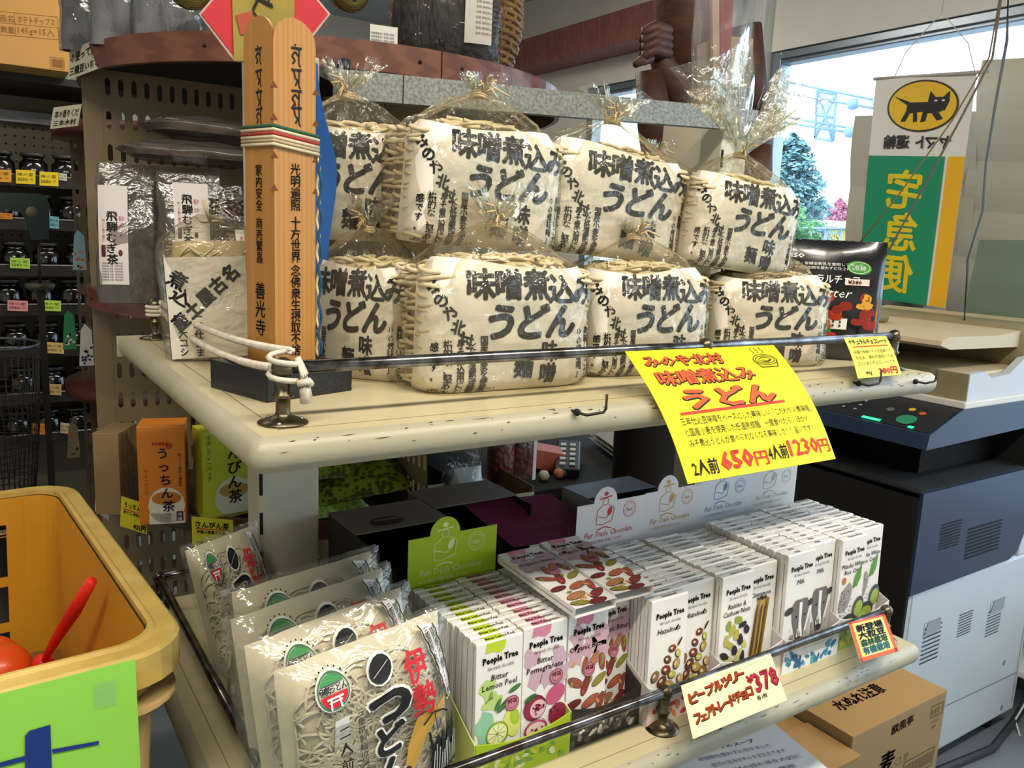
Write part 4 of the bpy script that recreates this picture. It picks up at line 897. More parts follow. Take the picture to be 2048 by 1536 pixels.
# ------------------------------------------------------------------ packs of round noodles on the left
m_film2 = FILM('noodle_bag_film', '#fbfbf7', gloss=.07, rough=.12, bs=34, strength=1.0, haze=.05, hazecol='#f4f2ea')
m_pale = M('pale_noodles', '#e6ddc6', .6, c2='#d6ccb0', ns=30, contrast=.2)
def ise_meshes():
    W, H, T = .180, .192, .028; out = {}; rr = random.Random(21)
    def S(u, v, o=0.0):
        eu, ev = min(u, W - u) / W, min(v, H - v) / H
        th = T * (1 - (1 - min(1, eu * 4.2)) ** 2.2) * (1 - (1 - min(1, ev * 3.5)) ** 2.2) if eu > 0 and ev > 0 else 0
        n = noise.noise(Vector((u * 22, v * 22, 4))) * .005 * min(1, eu * 8 + .2) + abs(noise.noise(Vector((u * 60, v * 50, 8)))) * .0022
        return (u - W / 2, -th - n - o, v)
    b = MB(); grid(b, lambda a, c: (lambda p: (p[0] * .9, p[1] * .86 - .0, p[2] * .94 + .006))(S(a * W, c * H)), 24, 26, m_pale)
    for k in range(230):
        u, v = rr.uniform(.02, W - .02), rr.uniform(.02, H - .03); a0 = rr.random() * 6.28; r0 = rr.uniform(.008, .03); pts = []
        for j in range(8):
            uu = min(W - .012, max(.012, u + r0 * math.cos(a0 + j * .42))); vv = min(H - .014, max(.010, v + r0 * math.sin(a0 + j * .42))); p = S(uu, vv); pts.append((p[0] * .93, p[1] * .90 - .0006, p[2] * .95 + .005))
        tube(b, pts, .0016, m_pale, 4, cap=False)
    out['noodles'] = b.mesh('noodles')
    b = MB(); grid(b, lambda a, c: S(a * W, c * H, .0035), 44, 50, m_film2); grid(b, lambda a, c: (a * W - W / 2, .0025, c * H), 3, 3, m_film2)
    SP = lambda u, v, o=0.0: S(min(W, max(0, u * .97)), min(H, max(0, v)), .0042 + o)
    wht = C('#f0eee8'); red, grn = C('#c8202c'), C('#2f8a4a')
    # round green, white and red seal
    cu, cv, r0 = .049, .164, .0165
    blob(b, SP, cu, cv, r0, r0, wht, n=28, off=.0012); ring(b, SP, cu, cv, r0 * .88, .0012, C('#256b3c'), n=28, off=.002)
    poly(b, [(cu + r0 * .80 * math.cos(a), cv + r0 * .80 * math.sin(a)) for a in [R(30 + 120 * k / 10) for k in range(11)]], SP, grn, .0022)
    poly(b, [(cu + r0 * .80 * math.cos(a), cv + r0 * .80 * math.sin(a)) for a in [R(185 + 170 * k / 12) for k in range(13)]], SP, red, .0022)
    for i, ch in enumerate('伊勢うどん'): txt(b, SP, ch, cu - .0135 + i * .0054, cv + .0005, .0064, INK, bold=.03, off=.003)
    line(b, SP, [(cu - .008, cv - .004), (cu + .008, cv - .004)], .0018, wht, .003); line(b, SP, [(cu - .0065, cv - .007), (cu + .0065, cv - .007)], .0014, wht, .003)
    for s in (-1, 1): line(b, SP, [(cu + s * .0042, cv - .004), (cu + s * .005, cv - .0135)], .0018, wht, .003)
    for k in range(22): blob(b, SP, cu + r0 * 1.1 * math.cos(k * .2856), cv + r0 * 1.1 * math.sin(k * .2856), .0009, .0009, INK, n=5, off=.002)
    # red Ise in brush writing and black udon with white outlines
    for i, (ch, u, v, h) in enumerate((('伊', .119, .146, .031), ('勢', .122, .113, .034))): txt(b, SP, ch, u, v, h, red, bold=.03, off=.0026, sx=.78, res=2)
    blob(b, SP, .096, .166, .0145, .0130, wht, rot=35, off=.0012); blob(b, SP, .096, .166, .0125, .0106, INK, rot=35, off=.0022); line(b, SP, [(.087, .161), (.105, .171)], .0006, C('#bdb9b0'), .003)
    for k, (ch, u, v, h) in enumerate((('ノ', .078, .095, .060), ('つ', .080, .118, .042), ('ど', .084, .088, .032), ('ん', .080, .054, .036))):
        if ch == 'ノ': continue
        txt(b, SP, ch, u, v, h, wht, bold=.10, off=.0014, sx=1.1, res=3); txt(b, SP, ch, u, v, h, INK, bold=.05, off=.0026, sx=1.08, res=3)
    line(b, SP, [(.114, .140), (.110, .128), (.100, .118)], .006, INK, .0026)
    # fluted label with small print
    poly(b, [(.146, .186), (.160, .183), (.166, .15), (.170, .112), (.162, .110), (.153, .148)], SP, wht, .0014)
    for s_ in (0, 1): line(b, SP, [(.145 + j * .0013 + .0013 * (j % 2), .186 - j * .0057) if s_ == 0 else (.161 + j * .0007 + .0012 * (j % 2), .183 - j * .0055) for j in range(14)], .0013, INK, .002)
    txt(b, SP, '三重県産小麦粉100％使用', .1485, .182, .0058, INK, vert=True, sp=.84, rot=6, off=.0024, bold=.01); txt(b, SP, '国内産たまり醤油100％使用', .1555, .180, .0058, INK, vert=True, sp=.84, rot=6, off=.0024, bold=.01)
    # left column: two servings, red tab, guild line
    rect(b, SP, .046, .060, .0, .139, wht, .0012); txt(b, SP, '二人前', .0468, .136, .0125, INK, vert=True, sp=1.25, off=.0024, bold=.01); rect(b, SP, .0445, .0605, .050, .087, red, .0022)
    txt(b, SP, 'たれ付', .0475, .085, .0115, wht, vert=True, off=.0034, bold=.02); txt(b, SP, '三重県製麺協同組合推奨', .066, .142, .0078, C('#3a3835'), vert=True, sp=1.05, off=.0022, bold=.015)
    # gold sweep and black thatched farm drawing
    g_ = C('#b8903a'); poly(b, [(.126, .108), (.148, .112), (.168, .120), (.150, .102), (.134, .086), (.120, .060), (.106, .030), (.094, .030), (.108, .060), (.116, .086)], SP, g_, .0016)
    rr = random.Random(3)
    for k in range(34): line(b, SP, [(u := rr.uniform(.138, .172), v := rr.uniform(.03, .075)), (u + rr.uniform(-.006, .006), v + rr.uniform(.008, .02))], .0026, INK, .0026)
    poly(b, [(.136, .040), (.138, .066), (.146, .084), (.153, .070), (.159, .090), (.165, .078), (.169, .092), (.174, .070), (.174, .036)], SP, INK, .0022)
    line(b, SP, [(.132, .098), (.142, .108), (.154, .106), (.160, .100)], .0018, INK, .0026); line(b, SP, [(.144, .106), (.146, .086)], .0010, INK, .0026)
    for k in range(12): line(b, SP, [(.139 + .0030 * k, .044), (.141 + .0029 * k, .068 + .006 * math.sin(k * 1.4))], .0006, wht, .0032)
    out['printed_bag'] = b.mesh('printed_bag'); return out
ISE = ise_meshes()
def ise(label, loc, rx, rz, ry=0, sc=(1, 1, 1)):
    t = thing('round_noodle_pack', label, 'noodle pack', loc, (R(rx), R(ry), R(rz)), 'printed noodle packs on the lower shelf', sc)
    tag(part('noodles', ISE['noodles'], t), kind='stuff'); part('printed_bag', ISE['printed_bag'], t)
ise('frontmost noodle pack with red and black brush writing, lower shelf left', (.084, .004, ZL + .003), -3, 5, -4, (.98, 1, .94))
ise('second noodle pack of the row, its black stroke showing above the front one', (.078, .052, ZL + .003), -5, 6, -5, (.97, 1, .95))
ise('third noodle pack of the row, only its grey upper edge showing', (.080, .098, ZL + .003), -6, 5, -5, (.97, 1, .96))
ise('rearmost noodle pack of the row, nearest the ivory post', (.088, .142, ZL + .003), -7, 4, -4, (.93, 1, .97))
ise('noodle pack standing apart at the back left, just left of the ivory post', (.052, .262, ZL + .003), -8, 8, -9, (.48, .9, 1.0))
# flat brown-grey cellophane pack in front of it
t = thing('cellophane_pack', 'plain brownish cellophane noodle pack at the left edge of the lower shelf', 'noodle pack', (.036, .212, ZL + .002), (R(-14), 0, R(-55)), sc=(.40, .6, .60))
tag(part('noodles', ISE['noodles'], t), kind='stuff'); b = MB(); grid(b, lambda a, c: (a * .19 - .095, -.040 * math.sin(PI * a) ** .4 * math.sin(PI * c) ** .4 - .003 * noise.noise(Vector((a * 6, c * 6, 2))), c * .245), 24, 24, FILM('brown_cellophane', '#e9dcc4', gloss=.14, rough=.12, bs=30, strength=.8, haze=.12, hazecol='#a8916c')); b.build('wrapper', t)

# cards on the lower rail
yr = -.030
A, B = P(1362, 1371, 1, yr), P(1541, 1307, 1, yr); dn = Vector((-.004, -.022, -.066))
g, mp, wl, hl, kw = card('x', 'cream hand-lettered card with a red 378 yen price on the lower rail', (A, B, P(1386, 1478, 1, -.085)), 'price card', '#f3e6b4')
for i, ch in enumerate('ピープルツリー'): ctext(g, mp, wl, hl, ch, .045 + i * .088, .60 + .02 * i, .24, ORG, w=.085 if ch != 'ー' else .07, outline=INK, bold=.05)
for i, ch in enumerate('フェアトレードチョコ'): ctext(g, mp, wl, hl, ch, .05 + i * .063, .22 + .014 * i, .24 if ch != 'ェ' else .18, ORG, w=.058, outline=INK, bold=.05)
ctext(g, mp, wl, hl, '¥', .655, .56, .22, C('#d8283c'), w=.065, bold=.05); ctext(g, mp, wl, hl, '378', .72, .36, .52, C('#e03a56'), w=.26, outline=C('#9a1830'), bold=.02)
ctext(g, mp, wl, hl, '各1枚', .70, .20, .10, INK); q = lambda a, c, o=0.0: mp(a, c, o)
for k in range(12): line(g, q, [(.45 + .04 * k, .90 + .02 * math.sin(k)), (.49 + .04 * k, .93)], .012, C('#9cc4a8'), .0005)
g.build('price_card', None, **kw)
A, B = P(1697, 1246, 1, yr), P(1769, 1228, 1, yr); dn = Vector((-.002, -.024, -.058))
g, mp, wl, hl, kw = card('x', 'small orange-edged card with blue and green letters, right end of the lower rail', (A, B, P(1721, 1325, 1, -.080)), 'price card', '#f4f2ea')
q = lambda a, c, o=0.0: mp(a, c, o)
rect(g, q, .0, 1, 0, .09, ORG, .0006); rect(g, q, 0, .07, 0, 1, ORG, .0006); rect(g, q, .92, 1, 0, 1, ORG, .0006); rect(g, q, 0, 1, .95, 1, ORG, .0006); rect(g, q, .08, .91, .10, .94, C('#f0d86a'), .0004)
for i, (s_, c_) in enumerate((('新登場', '#1a1a1a'), ('大粒豆', '#2a2a2a'), ('森林栽培', '#1f6b4a'), ('有機栽培', '#2f8f9a'))): ctext(g, mp, wl, hl, s_, .14, .72 - i * .19, .19, C(c_), w=.70, outline=C('#e6f4f6'), bold=.04)
g.build('price_card', None, **kw)

# ================================================================== yellow crate with tomatoes at the lower left
m_crate = M('yellow_crate', '#d99f2a', .5, c2='#cc9220', ns=9, contrast=.1); m_crrim = M('yellow_crate_rim', '#dfc06c', .55, c2='#c4a14e', ns=26, bump=.4, bs=60, contrast=.2)
m_crout = M('yellow_crate_outer', '#d6ba84', .55, c2='#c7a76c', ns=12, contrast=.2)
t = thing('crate', 'yellow plastic crate with a worn rim and slotted end wall, lower left corner', 'crate', (-.252, .318, -.200), (0, 0, R(4.5)))
def rr_path(hx_, hy, r, n=6):
    pts = []
    for cx, cy, a0 in ((hx_ - r, hy - r, 0), (-hx_ + r, hy - r, 90), (-hx_ + r, -hy + r, 180), (hx_ - r, -hy + r, 270)):
        for k in range(n + 1): a = R(a0 + 90 * k / n); pts.append((cx + r * math.cos(a), cy + r * math.sin(a)))
    return pts
def loop_strip(mb, loops, mat, smooth=True):
    n = len(loops[0][0]); vs = []; fs = []
    for pts, z in loops: vs += [(x, y, z) for x, y in pts]
    for j in range(len(loops) - 1):
        for i in range(n): fs.append((j * n + i, j * n + (i + 1) % n, (j + 1) * n + (i + 1) % n, (j + 1) * n + i))
    mb.add(vs, fs, mat, smooth)
HX, HY, HH = .178, .262, .29
rim_o, rim_i = rr_path(HX, HY, .050), rr_path(HX - .024, HY - .024, .034)
b = MB(); loop_strip(b, [(rim_o, -.030), (rim_o, -.003), (rr_path(HX - .003, HY - .003, .048), 0), (rr_path(HX - .017, HY - .017, .038), 0), (rr_path(HX - .020, HY - .020, .036), .0025), (rr_path(HX - .024, HY - .024, .034), .002), (rim_i, -.004)], m_crrim, False); b.build('rim', t)
# walls: slotted where the photo shows slots (the end wall away from the camera)
inn = rr_path(HX - .026, HY - .026, .034); inb = rr_path(HX - .042, HY - .042, .03); 
b = MB()
def wallseg(i0, idx): pass
n = len(inn); 
for i in range(n):
    a, c = inn[i], inn[(i + 1) % n]; a2, c2 = inb[i], inb[(i + 1) % n]
    if a[1] > HY - .03 and c[1] > HY - .03 and abs(a[0] - c[0]) > .1:      # far end: leave rows of slots open
        cols = 12; rows = [(-.004, -.038), (-.038, -.050), (-.050, -.105), (-.105, -.118), (-.118, -.165), (-.165, -.178), (-.178, -.228), (-.228, -HH)]
        for ci in range(cols):
            for ri, (z0, z1) in enumerate(rows):
                if ri in (1, 2, 4, 6) and ci % 2 == 1:
                    continue
                f0, f1 = ci / cols, (ci + 1) / cols; w0, w1 = -z0 / HH, -z1 / HH
                if ri in (2, 4, 6) and ci % 2 == 0: pass
                def pt(f, w): x = (a[0] * (1 - f) + c[0] * f) * (1 - w) + (a2[0] * (1 - f) + c2[0] * f) * w; y = a[1] * (1 - w) + a2[1] * w; return (x, y, -w * HH)
                b.add([pt(f0, w0), pt(f1, w0), pt(f1, w1), pt(f0, w1)], [(0, 1, 2, 3)], m_crate)
    else: b.add([(a[0], a[1], -.004), (c[0], c[1], -.004), (c2[0], c2[1], -HH), (a2[0], a2[1], -HH)], [(0, 1, 2, 3)], m_crate)
b.build('inner_wall', t)
b = MB(); out_ = rr_path(HX - .018, HY - .018, .042); outb = rr_path(HX - .034, HY - .034, .034)
for i in range(n):
    a, c, a2, c2 = out_[i], out_[(i + 1) % n], outb[i], outb[(i + 1) % n]
    if a[1] > HY - .03 and c[1] > HY - .03 and abs(a[0] - c[0]) > .1: continue
    b.add([(a[0], a[1], -.005), (c[0], c[1], -.005), (c2[0], c2[1], -HH), (a2[0], a2[1], -HH)], [(0, 1, 2, 3)], m_crout)
b.build('outer_wall', t)
b = MB(); lp = rr_path(HX - .004, HY - .004, .046); li = rr_path(HX - .022, HY - .022, .04); loop_strip(b, [(li, -.052), (lp, -.052), (lp, -.056), (li, -.056)], m_crout, False); b.build('lower_flange', t)
for (x, y, dx, dy) in ((HX - .004, -.19, -1, 0), (HX - .004, 0, -1, 0), (HX - .004, .19, -1, 0), (.10, -HY + .004, 0, 1), (-.05, -HY + .004, 0, 1)):
    b = MB(); box(b, min(x, x + dx * .018) - (.001 if dx == 0 else 0), max(x, x + dx * .018) + (.001 if dx == 0 else 0), min(y, y + dy * .018) - (.001 if dy == 0 else 0), max(y, y + dy * .018) + (.001 if dy == 0 else 0), -.052, -.026, m_crout); b.build('rib', t)
b = MB(); b.add([(x, y, -HH) for x, y in inb], [tuple(range(len(inb)))], m_crate); b.build('bottom', t)
t2 = thing('crate_stand', 'dark support standing under the yellow crate', 'stand', (-.252, .318, FLOOR))
b = MB(); box(b, -.15, .15, -.23, .23, 0, .605, M('stand_dark', '#3a332a', .7), .004); b.build('body', t2)
# green taped sheet on the crate
g, mp, wl, hl, kw = card('x', 'bright green sheet with blue marker strokes taped to the front of the yellow crate', ((-.52, .0315, -.1975), (-.102, .0585, -.1975), (-.52, .0285, -.50)), 'sign', '#8ed24a', bend=.003)
q = lambda a, c, o=0.0: mp(a, c, o); bl = C('#0f2f78', .6)
def gq(px, py): p_ = P(px, py, 1, .045); return ((p_.x + .52) / .418, 1 - (-.1975 - p_.z) / .3025)
def gpoly(pts, m=bl, o=.0012): g.add([mp(*gq(*p_), o) for p_ in pts], [tuple(range(len(pts)))], m)
gpoly([(51, 1480), (60, 1470), (102, 1459), (104, 1536), (106, 1600), (50, 1600)])
gpoly([(104, 1508), (108, 1516), (200, 1500), (200, 1493)]); gpoly([(-20, 1536), (52, 1519), (52, 1529), (-20, 1546)])
g.add([mp(*gq(*p_), .0016) for p_ in ((190, 1378), (238, 1372), (238, 1420), (190, 1430))], [(0, 1, 2, 3)], FILM('clear_tape', '#f4fff0', gloss=.12, rough=.2, bs=20, strength=.3, haze=.08))
g.build('green_sheet', None, **kw)
m_tom = M('red_orange_fruit', '#e0481a', .35, c2='#e85a1c', ns=9, coat=.2); m_net = M('red_net', '#f02a18', .6, c2='#e0200f', ns=200, bump=.5, bs=160)
for k, (px, py, dd, r) in enumerate(((0, 1345, .36, .034), (34, 1400, .36, .033), (-60, 1400, .33, .035), (90, 1425, .40, .032), (-20, 1330, .44, .034))):
    p_ = P(px, py, 2, -.205 - HH + .14); b = MB(); lathe(b, [(r * math.sin(PI * j / 14) * (1 + .04 * math.cos(2 * PI * j / 14)), -r * .92 * math.cos(PI * j / 14)) for j in range(15)], 0, 0, m_tom, 22)
    wh = ('topmost, with its shoulder against the slotted wall', 'beside the knot of the net', 'at the far left, half out of view', 'just behind the front rim', 'behind the topmost one')[k]
    tag(b.build('citrus_fruit', None, loc=p_), 'orange-red round fruit in the yellow crate, ' + wh, 'fruit', 'fruit in the crate')
b = MB(); zc = -.33
A, Kn = P(183, 1163, 0, -.112), P(85, 1328, 2, -.345)
tube(b, [A, A.lerp(Kn, .35), A.lerp(Kn, .7) + Vector((.0, .0, .002)), Kn], [.0052, .0072, .0055, .0030], m_net, 10)
lathe(b, [(0, -.011), (.008, -.009), (.012, 0), (.008, .009), (0, .011)], Kn.x, Kn.y, m_net, 12, z0=Kn.z)
En = P(112, 1372, 2, -.365); tube(b, [Kn, Kn.lerp(En, .5), En, P(60, 1395, 2, -.375)], [.006, .010, .013, .02], m_net, 10)
tag(b.build('net_tie', None), 'bright red net bag neck, knotted and pulled up against the crate wall', 'net')
t3 = thing('fruit_bed', 'dark padding under the fruit inside the yellow crate', 'padding', (-.25, .30, -.205 - HH))
b = MB(); grid(b, lambda a, c: ((a - .5) * .26, (c - .5) * .42, .10 + .004 * math.sin(a * 20) * math.cos(c * 23)), 8, 10, M('brown_padding', '#8a5a24', .8)); box(b, -.13, .13, -.21, .21, .001, .09, M('brown_padding', '#8a5a24', .8)); b.build('pad', t3)

# ================================================================== round display stand behind the rack
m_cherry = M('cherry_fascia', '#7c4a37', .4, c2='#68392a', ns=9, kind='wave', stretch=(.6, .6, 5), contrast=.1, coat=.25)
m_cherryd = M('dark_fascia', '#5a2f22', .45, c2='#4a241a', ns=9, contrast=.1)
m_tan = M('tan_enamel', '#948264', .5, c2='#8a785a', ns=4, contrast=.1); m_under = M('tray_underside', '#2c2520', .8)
CX, CY, RD = .438, 1.03, .455
t = thing('round_display_stand', 'round display stand with curved wooden trays and a slotted tan panel, behind the cream rack', 'display stand', (CX, CY, FLOOR))
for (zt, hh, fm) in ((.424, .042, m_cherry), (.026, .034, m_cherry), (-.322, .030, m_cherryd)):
    z = zt - FLOOR; b = MB(); nq = 3 if zt < -.1 else 4; za, zb2 = z - hh * .3, z - hh * .3 - .006
    arc_ = [((RD - .012) * math.cos(R(90 * nq) * k / 72), (RD - .012) * math.sin(R(90 * nq) * k / 72)) for k in range(73)]
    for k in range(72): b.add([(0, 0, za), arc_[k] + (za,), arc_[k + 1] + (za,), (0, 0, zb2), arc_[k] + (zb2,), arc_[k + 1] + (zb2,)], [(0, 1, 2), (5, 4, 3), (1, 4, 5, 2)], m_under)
    tr = b.build('tray', t)
    for k in range(nq):                        # fascia boards in quarters, with screws
        a0, a1 = R(90 * k + .15), R(90 * (k + 1) - .15); b = MB()
        for (ra, rb_) in ((RD, RD - .010),):
            vs = []; N_ = 24
            for i in range(N_ + 1):
                a = a0 + (a1 - a0) * i / N_
                for (r_, z_) in ((ra, z), (ra, z - hh), (rb_, z - hh), (rb_, z)): vs.append((r_ * math.cos(a), r_ * math.sin(a), z_))
            fs = [(i * 4 + j, i * 4 + (j + 1) % 4, i * 4 + 4 + (j + 1) % 4, i * 4 + 4 + j) for i in range(N_) for j in range(4)] + [(0, 1, 2, 3), (N_ * 4 + 3, N_ * 4 + 2, N_ * 4 + 1, N_ * 4)]
            b.add(vs, fs, fm)
        for f in (.05, .5, .95):
            a = a0 + (a1 - a0) * f; tube(b, [((ra - .001) * math.cos(a), (ra - .001) * math.sin(a), z - hh / 2), ((ra + .0015) * math.cos(a), (ra + .0015) * math.sin(a), z - hh / 2)], .003, M('screw_dark', '#3b2b24', .4, .8), 8)
        b.build('fascia', tr)
def slotted(mb, x0, x1, z0, z1, cw, ch, sw, sh, y, mat, flip=False, thick=.0015, mg=.0):
    nx, nz = int((x1 - x0) / cw), int((z1 - z0) / ch); cw = (x1 - x0) / nx; ch = (z1 - z0) / nz; vs = []; fs = []
    for i in range(nx):
        for j in range(nz):
            X, Z = x0 + i * cw, z0 + j * ch; cx, cz = X + cw / 2, Z + ch / 2; k = len(vs); a, c = sw / 2, sh / 2 - sw / 2
            outer = [(X, Z), (X + cw, Z), (X + cw, cz), (X + cw, Z + ch), (X, Z + ch), (X, cz)]
            inner = [(cx - a, cz - c), (cx, cz - sh / 2), (cx + a, cz - c), (cx + a, cz + c), (cx, cz + sh / 2), (cx - a, cz + c)]
            for yy in (y, y + thick): vs += [((u, yy, v) if not flip else (yy, u, v)) for u, v in outer + inner]
            pf_ = [(0, 1, 8, 7), (0, 7, 6), (1, 2, 8), (2, 9, 8), (2, 3, 9), (3, 4, 10, 9), (4, 11, 10), (4, 5, 11), (5, 6, 11), (5, 0, 6)]
            for f in pf_: fs.append(tuple(k + q_ for q_ in f)); fs.append(tuple(k + 12 + q_ for q_ in f[::-1]))
            for q_ in range(6): fs.append((k + 6 + q_, k + 6 + (q_ + 1) % 6, k + 18 + (q_ + 1) % 6, k + 18 + q_))
    mb.add(vs, fs, mat)
b = MB(); zz0, zz1 = -.60 - FLOOR, .40 - FLOOR
box(b, -RD + .005, -RD + .035, -.001, .0025, zz0, zz1, m_tan); slotted(b, -RD + .035, .235, zz0, zz1, .0205, .054, .0085, .031, 0, m_tan); b.build('slotted_panel', t)
b = MB(); slotted(b, -RD + .012, RD - .012, zz0, zz1, .0205, .054, .0085, .031, 0, m_tan, flip=True); b.build('slotted_panel', t)
b = MB(); lathe(b, [(.02, 0), (.02, .424 - FLOOR - .02)], 0, 0, m_tan, 16); b.build('pole', t)
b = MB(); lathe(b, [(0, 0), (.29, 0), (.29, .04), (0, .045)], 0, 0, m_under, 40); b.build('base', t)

# second, narrower stand with label flags, behind on the left
CX2, CY2 = .30, 1.78
t = thing('round_display_stand', 'second brown slotted display stand behind the tan one, only its left edge showing', 'display stand', (CX2, CY2, FLOOR))
m_brn = M('brown_enamel', '#5e4a38', .55)
for zt in (.372, -.28):
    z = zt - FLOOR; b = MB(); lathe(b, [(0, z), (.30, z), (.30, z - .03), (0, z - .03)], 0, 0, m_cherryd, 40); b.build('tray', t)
b = MB(); slotted(b, -.26, .26, .1, 1.46, .022, .056, .009, .032, 0, m_brn); b.build('slotted_panel', t)
b = MB(); lathe(b, [(0, 0), (.25, 0), (.25, .03), (.02, .04), (.02, 1.47), (0, 1.47)], 0, 0, m_brn, 20); b.build('base', t)
m_flag = M('label_strip', '#a79f8c', .6)
def flag(label, pts, txts):
    g, mp, wl, hl, kw = card('x', label, pts, 'label', '#c4bca6'); 
    for (s_, u, v, h, w_) in txts: ctext(g, mp, wl, hl, s_, u, v, h, INK, w=w_)
    g.build('label_strip', None, **kw)
a = [P(140, 100, 1, 1.0), P(207, 72, 1, .90), P(136, 160, 1, 1.0)]; flag('white label strip with print at the left end of the top round tray', a, (('の使ってたき', .05, .55, .36, .9), ('三種豆いちご', .05, .12, .30, .9)))
a = [P(107, 215, 1, 1.56), P(163, 208, 1, 1.50), P(100, 258, 1, 1.56)]; flag('lower white label strip on the tray of the brown stand behind', a, (('本の香りくだ', .1, .5, .38, .85), ('三本木村', .1, .12, .28, .8)))

# ------------------------------------------------------------------ goods on the round trays
def bag(name, label, loc, w, h, d, film, inner, rz=0, rx=0, seed=1, cat='bag', group=None, shape=2.5, topk=.35, lab=None, imat2=None, fillh=.88):
    t = thing(name, label, cat, loc, (R(rx), 0, R(rz)), group); sd = Vector((seed * 3.1, seed * 5.7, 1))
    def S_(u, v, k=1.0, wob=1.0):
        ang = 2 * PI * u; th = (1 - v ** 3 * (1 - topk * .3)) * d; q = srect(ang, w * k * (1 - .06 * v), max(.0015, th * k * (.55 + .45 * math.sin(PI * min(1, v * 1.05 + .05)))), shape)
        n = (noise.noise(Vector((q[0] * 25, q[1] * 25, v * h * 25)) + sd) * .006 + abs(noise.noise(Vector((q[0] * 70, q[1] * 70, v * h * 60)) + sd)) * .003) * wob
        m_ = math.hypot(*q) or 1; return (q[0] * (1 + n / m_), q[1] * (1 + n / m_), h * v)
    if inner:
        b = MB(); grid(b, lambda u, v: (lambda p: (p[0], p[1], p[2] * fillh + .001))(S_(u, v, .93, .8)), 36, 12, inner, wrap=True)
        b.add([(lambda p: (p[0], p[1], p[2] * fillh + .001))(S_(k / 36, 1, .93, .8)) for k in range(36)], [tuple(range(36))], inner); b.build('contents', t, kind='stuff')
    b = MB(); grid(b, lambda u, v: S_(u, v), 60, 22, film, wrap=True); fb = b.build('bag', t)
    if lab:
        b = MB(); (u0, u1, v0, v1, colr, fn) = lab
        F = lambda u, v, o=0.0: (lambda x, z: (x, -(d * (.55 + .45 * math.sin(PI * min(1, z / h * 1.05 + .05))) * (1 - (z / h) ** 3 * (1 - topk * .3)) * (1 - abs(x / w) ** shape) ** (1 / shape) if abs(x) < w else 0) - .0035 - o, z))(u, v)
        grid(b, lambda a, c: F(u0 + (u1 - u0) * a, v0 + (v1 - v0) * c), 8, 10, C(colr)); fn(b, F, u0, v0); b.build('paper_label', t)
    return t
m_smoke = FILM('smoky_film', '#dcd8d4', gloss=.07, rough=.14, bs=30, strength=.8, haze=.16, hazecol='#9c9490')
m_tea = M('barley_tea', '#66584c', .8, c2='#3f352c', ns=90, contrast=.4, bump=.8, bs=90)
m_bean = M('dark_roasted_grain', '#2c1c14', .35, c2='#4a3020', ns=130, kind='voronoi', bump=2, bs=110, contrast=.5)
m_clr = FILM('clear_bag', '#fbfbfa', gloss=.04, rough=.09, bs=34, strength=1.0, haze=.0)
def lab_tea(b, F, u, v):
    for i, ch in enumerate('飛騨むぎ茶'): txt(b, F, ch, u + .012, v + .098 - i * .0165, .0165, INK, bold=.03)
    txt(b, F, '砂炒り', u + .029, v + .110, .009, C('#b5453c'), vert=True, sp=1.5); txt(b, F, '煎った香り豊か', u + .005, v + .10, .005, C('#b5453c'), vert=True)
    rect(b, F, u + .004, u + .010, v + .042, v + .060, C('#4b2418'), .0008); blob(b, F, u + .031, v + .048, .003, .005, C('#5a2c1c'))
    for k in range(7): txt(b, F, '原材料名 大麦（岐阜県産）', u + .004, v + .031 - k * .0042, .0034, C('#5a5654'), width=.030)
for (px, py, yy, w_, h_, rz, lb, sd) in ((262, 585, .80, .046, .215, -14, 'tall smoky bag of barley tea with a white label, leftmost on the middle tray', 3), (385, 600, .77, .050, .215, -6, 'smoky bag of barley tea with a pink-printed label, second on the middle tray', 4)):
    c = P(px, py, 2, .022); c = Vector((P(px, py, 1, yy).x, yy, .018))
    bag('barley_tea_bag', lb, c, w_, h_, .022, m_smoke, m_tea, rz=rz, rx=-6, seed=sd, cat='tea bag', group='barley tea bags on the middle tray', lab=(-.042 if sd == 3 else -.024, .0 if sd == 3 else .028, .028 if sd == 3 else .06, .180 if sd == 3 else .190, '#e9e2df', lab_tea))
c = P(472, 560, 1, .74); bag('roasted_grain_bag', 'clear bag of dark roasted grain with a white label, next to the ivory post', (c.x, .735, .018), .040, .19, .024, m_clr, m_bean, rz=4, rx=-4, seed=6, cat='tea bag', lab=(-.006, .036, .03, .12, '#e9e2df', lambda b, F, u, v: [txt(b, F, '香ばしい麦の茶', u + .006 + i * .008, v + .08, .006, C('#b5453c'), vert=True) for i in range(4)]))
for k, (x, y, z, w_, h_, rz) in enumerate(((.120, .80, .236, .062, .17, 80), (.150, .80, .274, .058, .19, 95))):
    t = thing('flat_tea_bag', 'folded smoky bag lying flat on top of the standing tea bags, %s of two' % ('lower' if k == 0 else 'upper'), 'tea bag', (x, y, z), (0, 0, R(rz - 85)), 'bags lying flat')
    b = MB(); grid(b, lambda u, v: (lambda q: (q[0] * 1.6, q[1] + .004 * math.sin(v * 9), (v - .5) * .036 * (1 - abs(q[0] / .075) ** 3 * .8) + .018 + .004 * noise.noise(Vector((q[0] * 40, q[1] * 40, v * 3 + k)))))(srect(2 * PI * u, .072 * math.sin(PI * (.06 + .88 * v)) ** .35, .055 * math.sin(PI * (.06 + .88 * v)) ** .35)), 44, 12, m_smoke, wrap=True); b.build('bag', t)
    b = MB(); grid(b, lambda u, v: (lambda q: (q[0] * 1.5, q[1], .010 + .016 * v))(srect(2 * PI * u, .064, .048)), 24, 3, M('tea_dust', '#7d7268', .8, c2='#5d5248', ns=40), wrap=True); box(b, -.09, .09, -.04, .04, .024, .0262, M('tea_dust', '#7d7268', .8)); b.build('contents', t, kind='stuff')
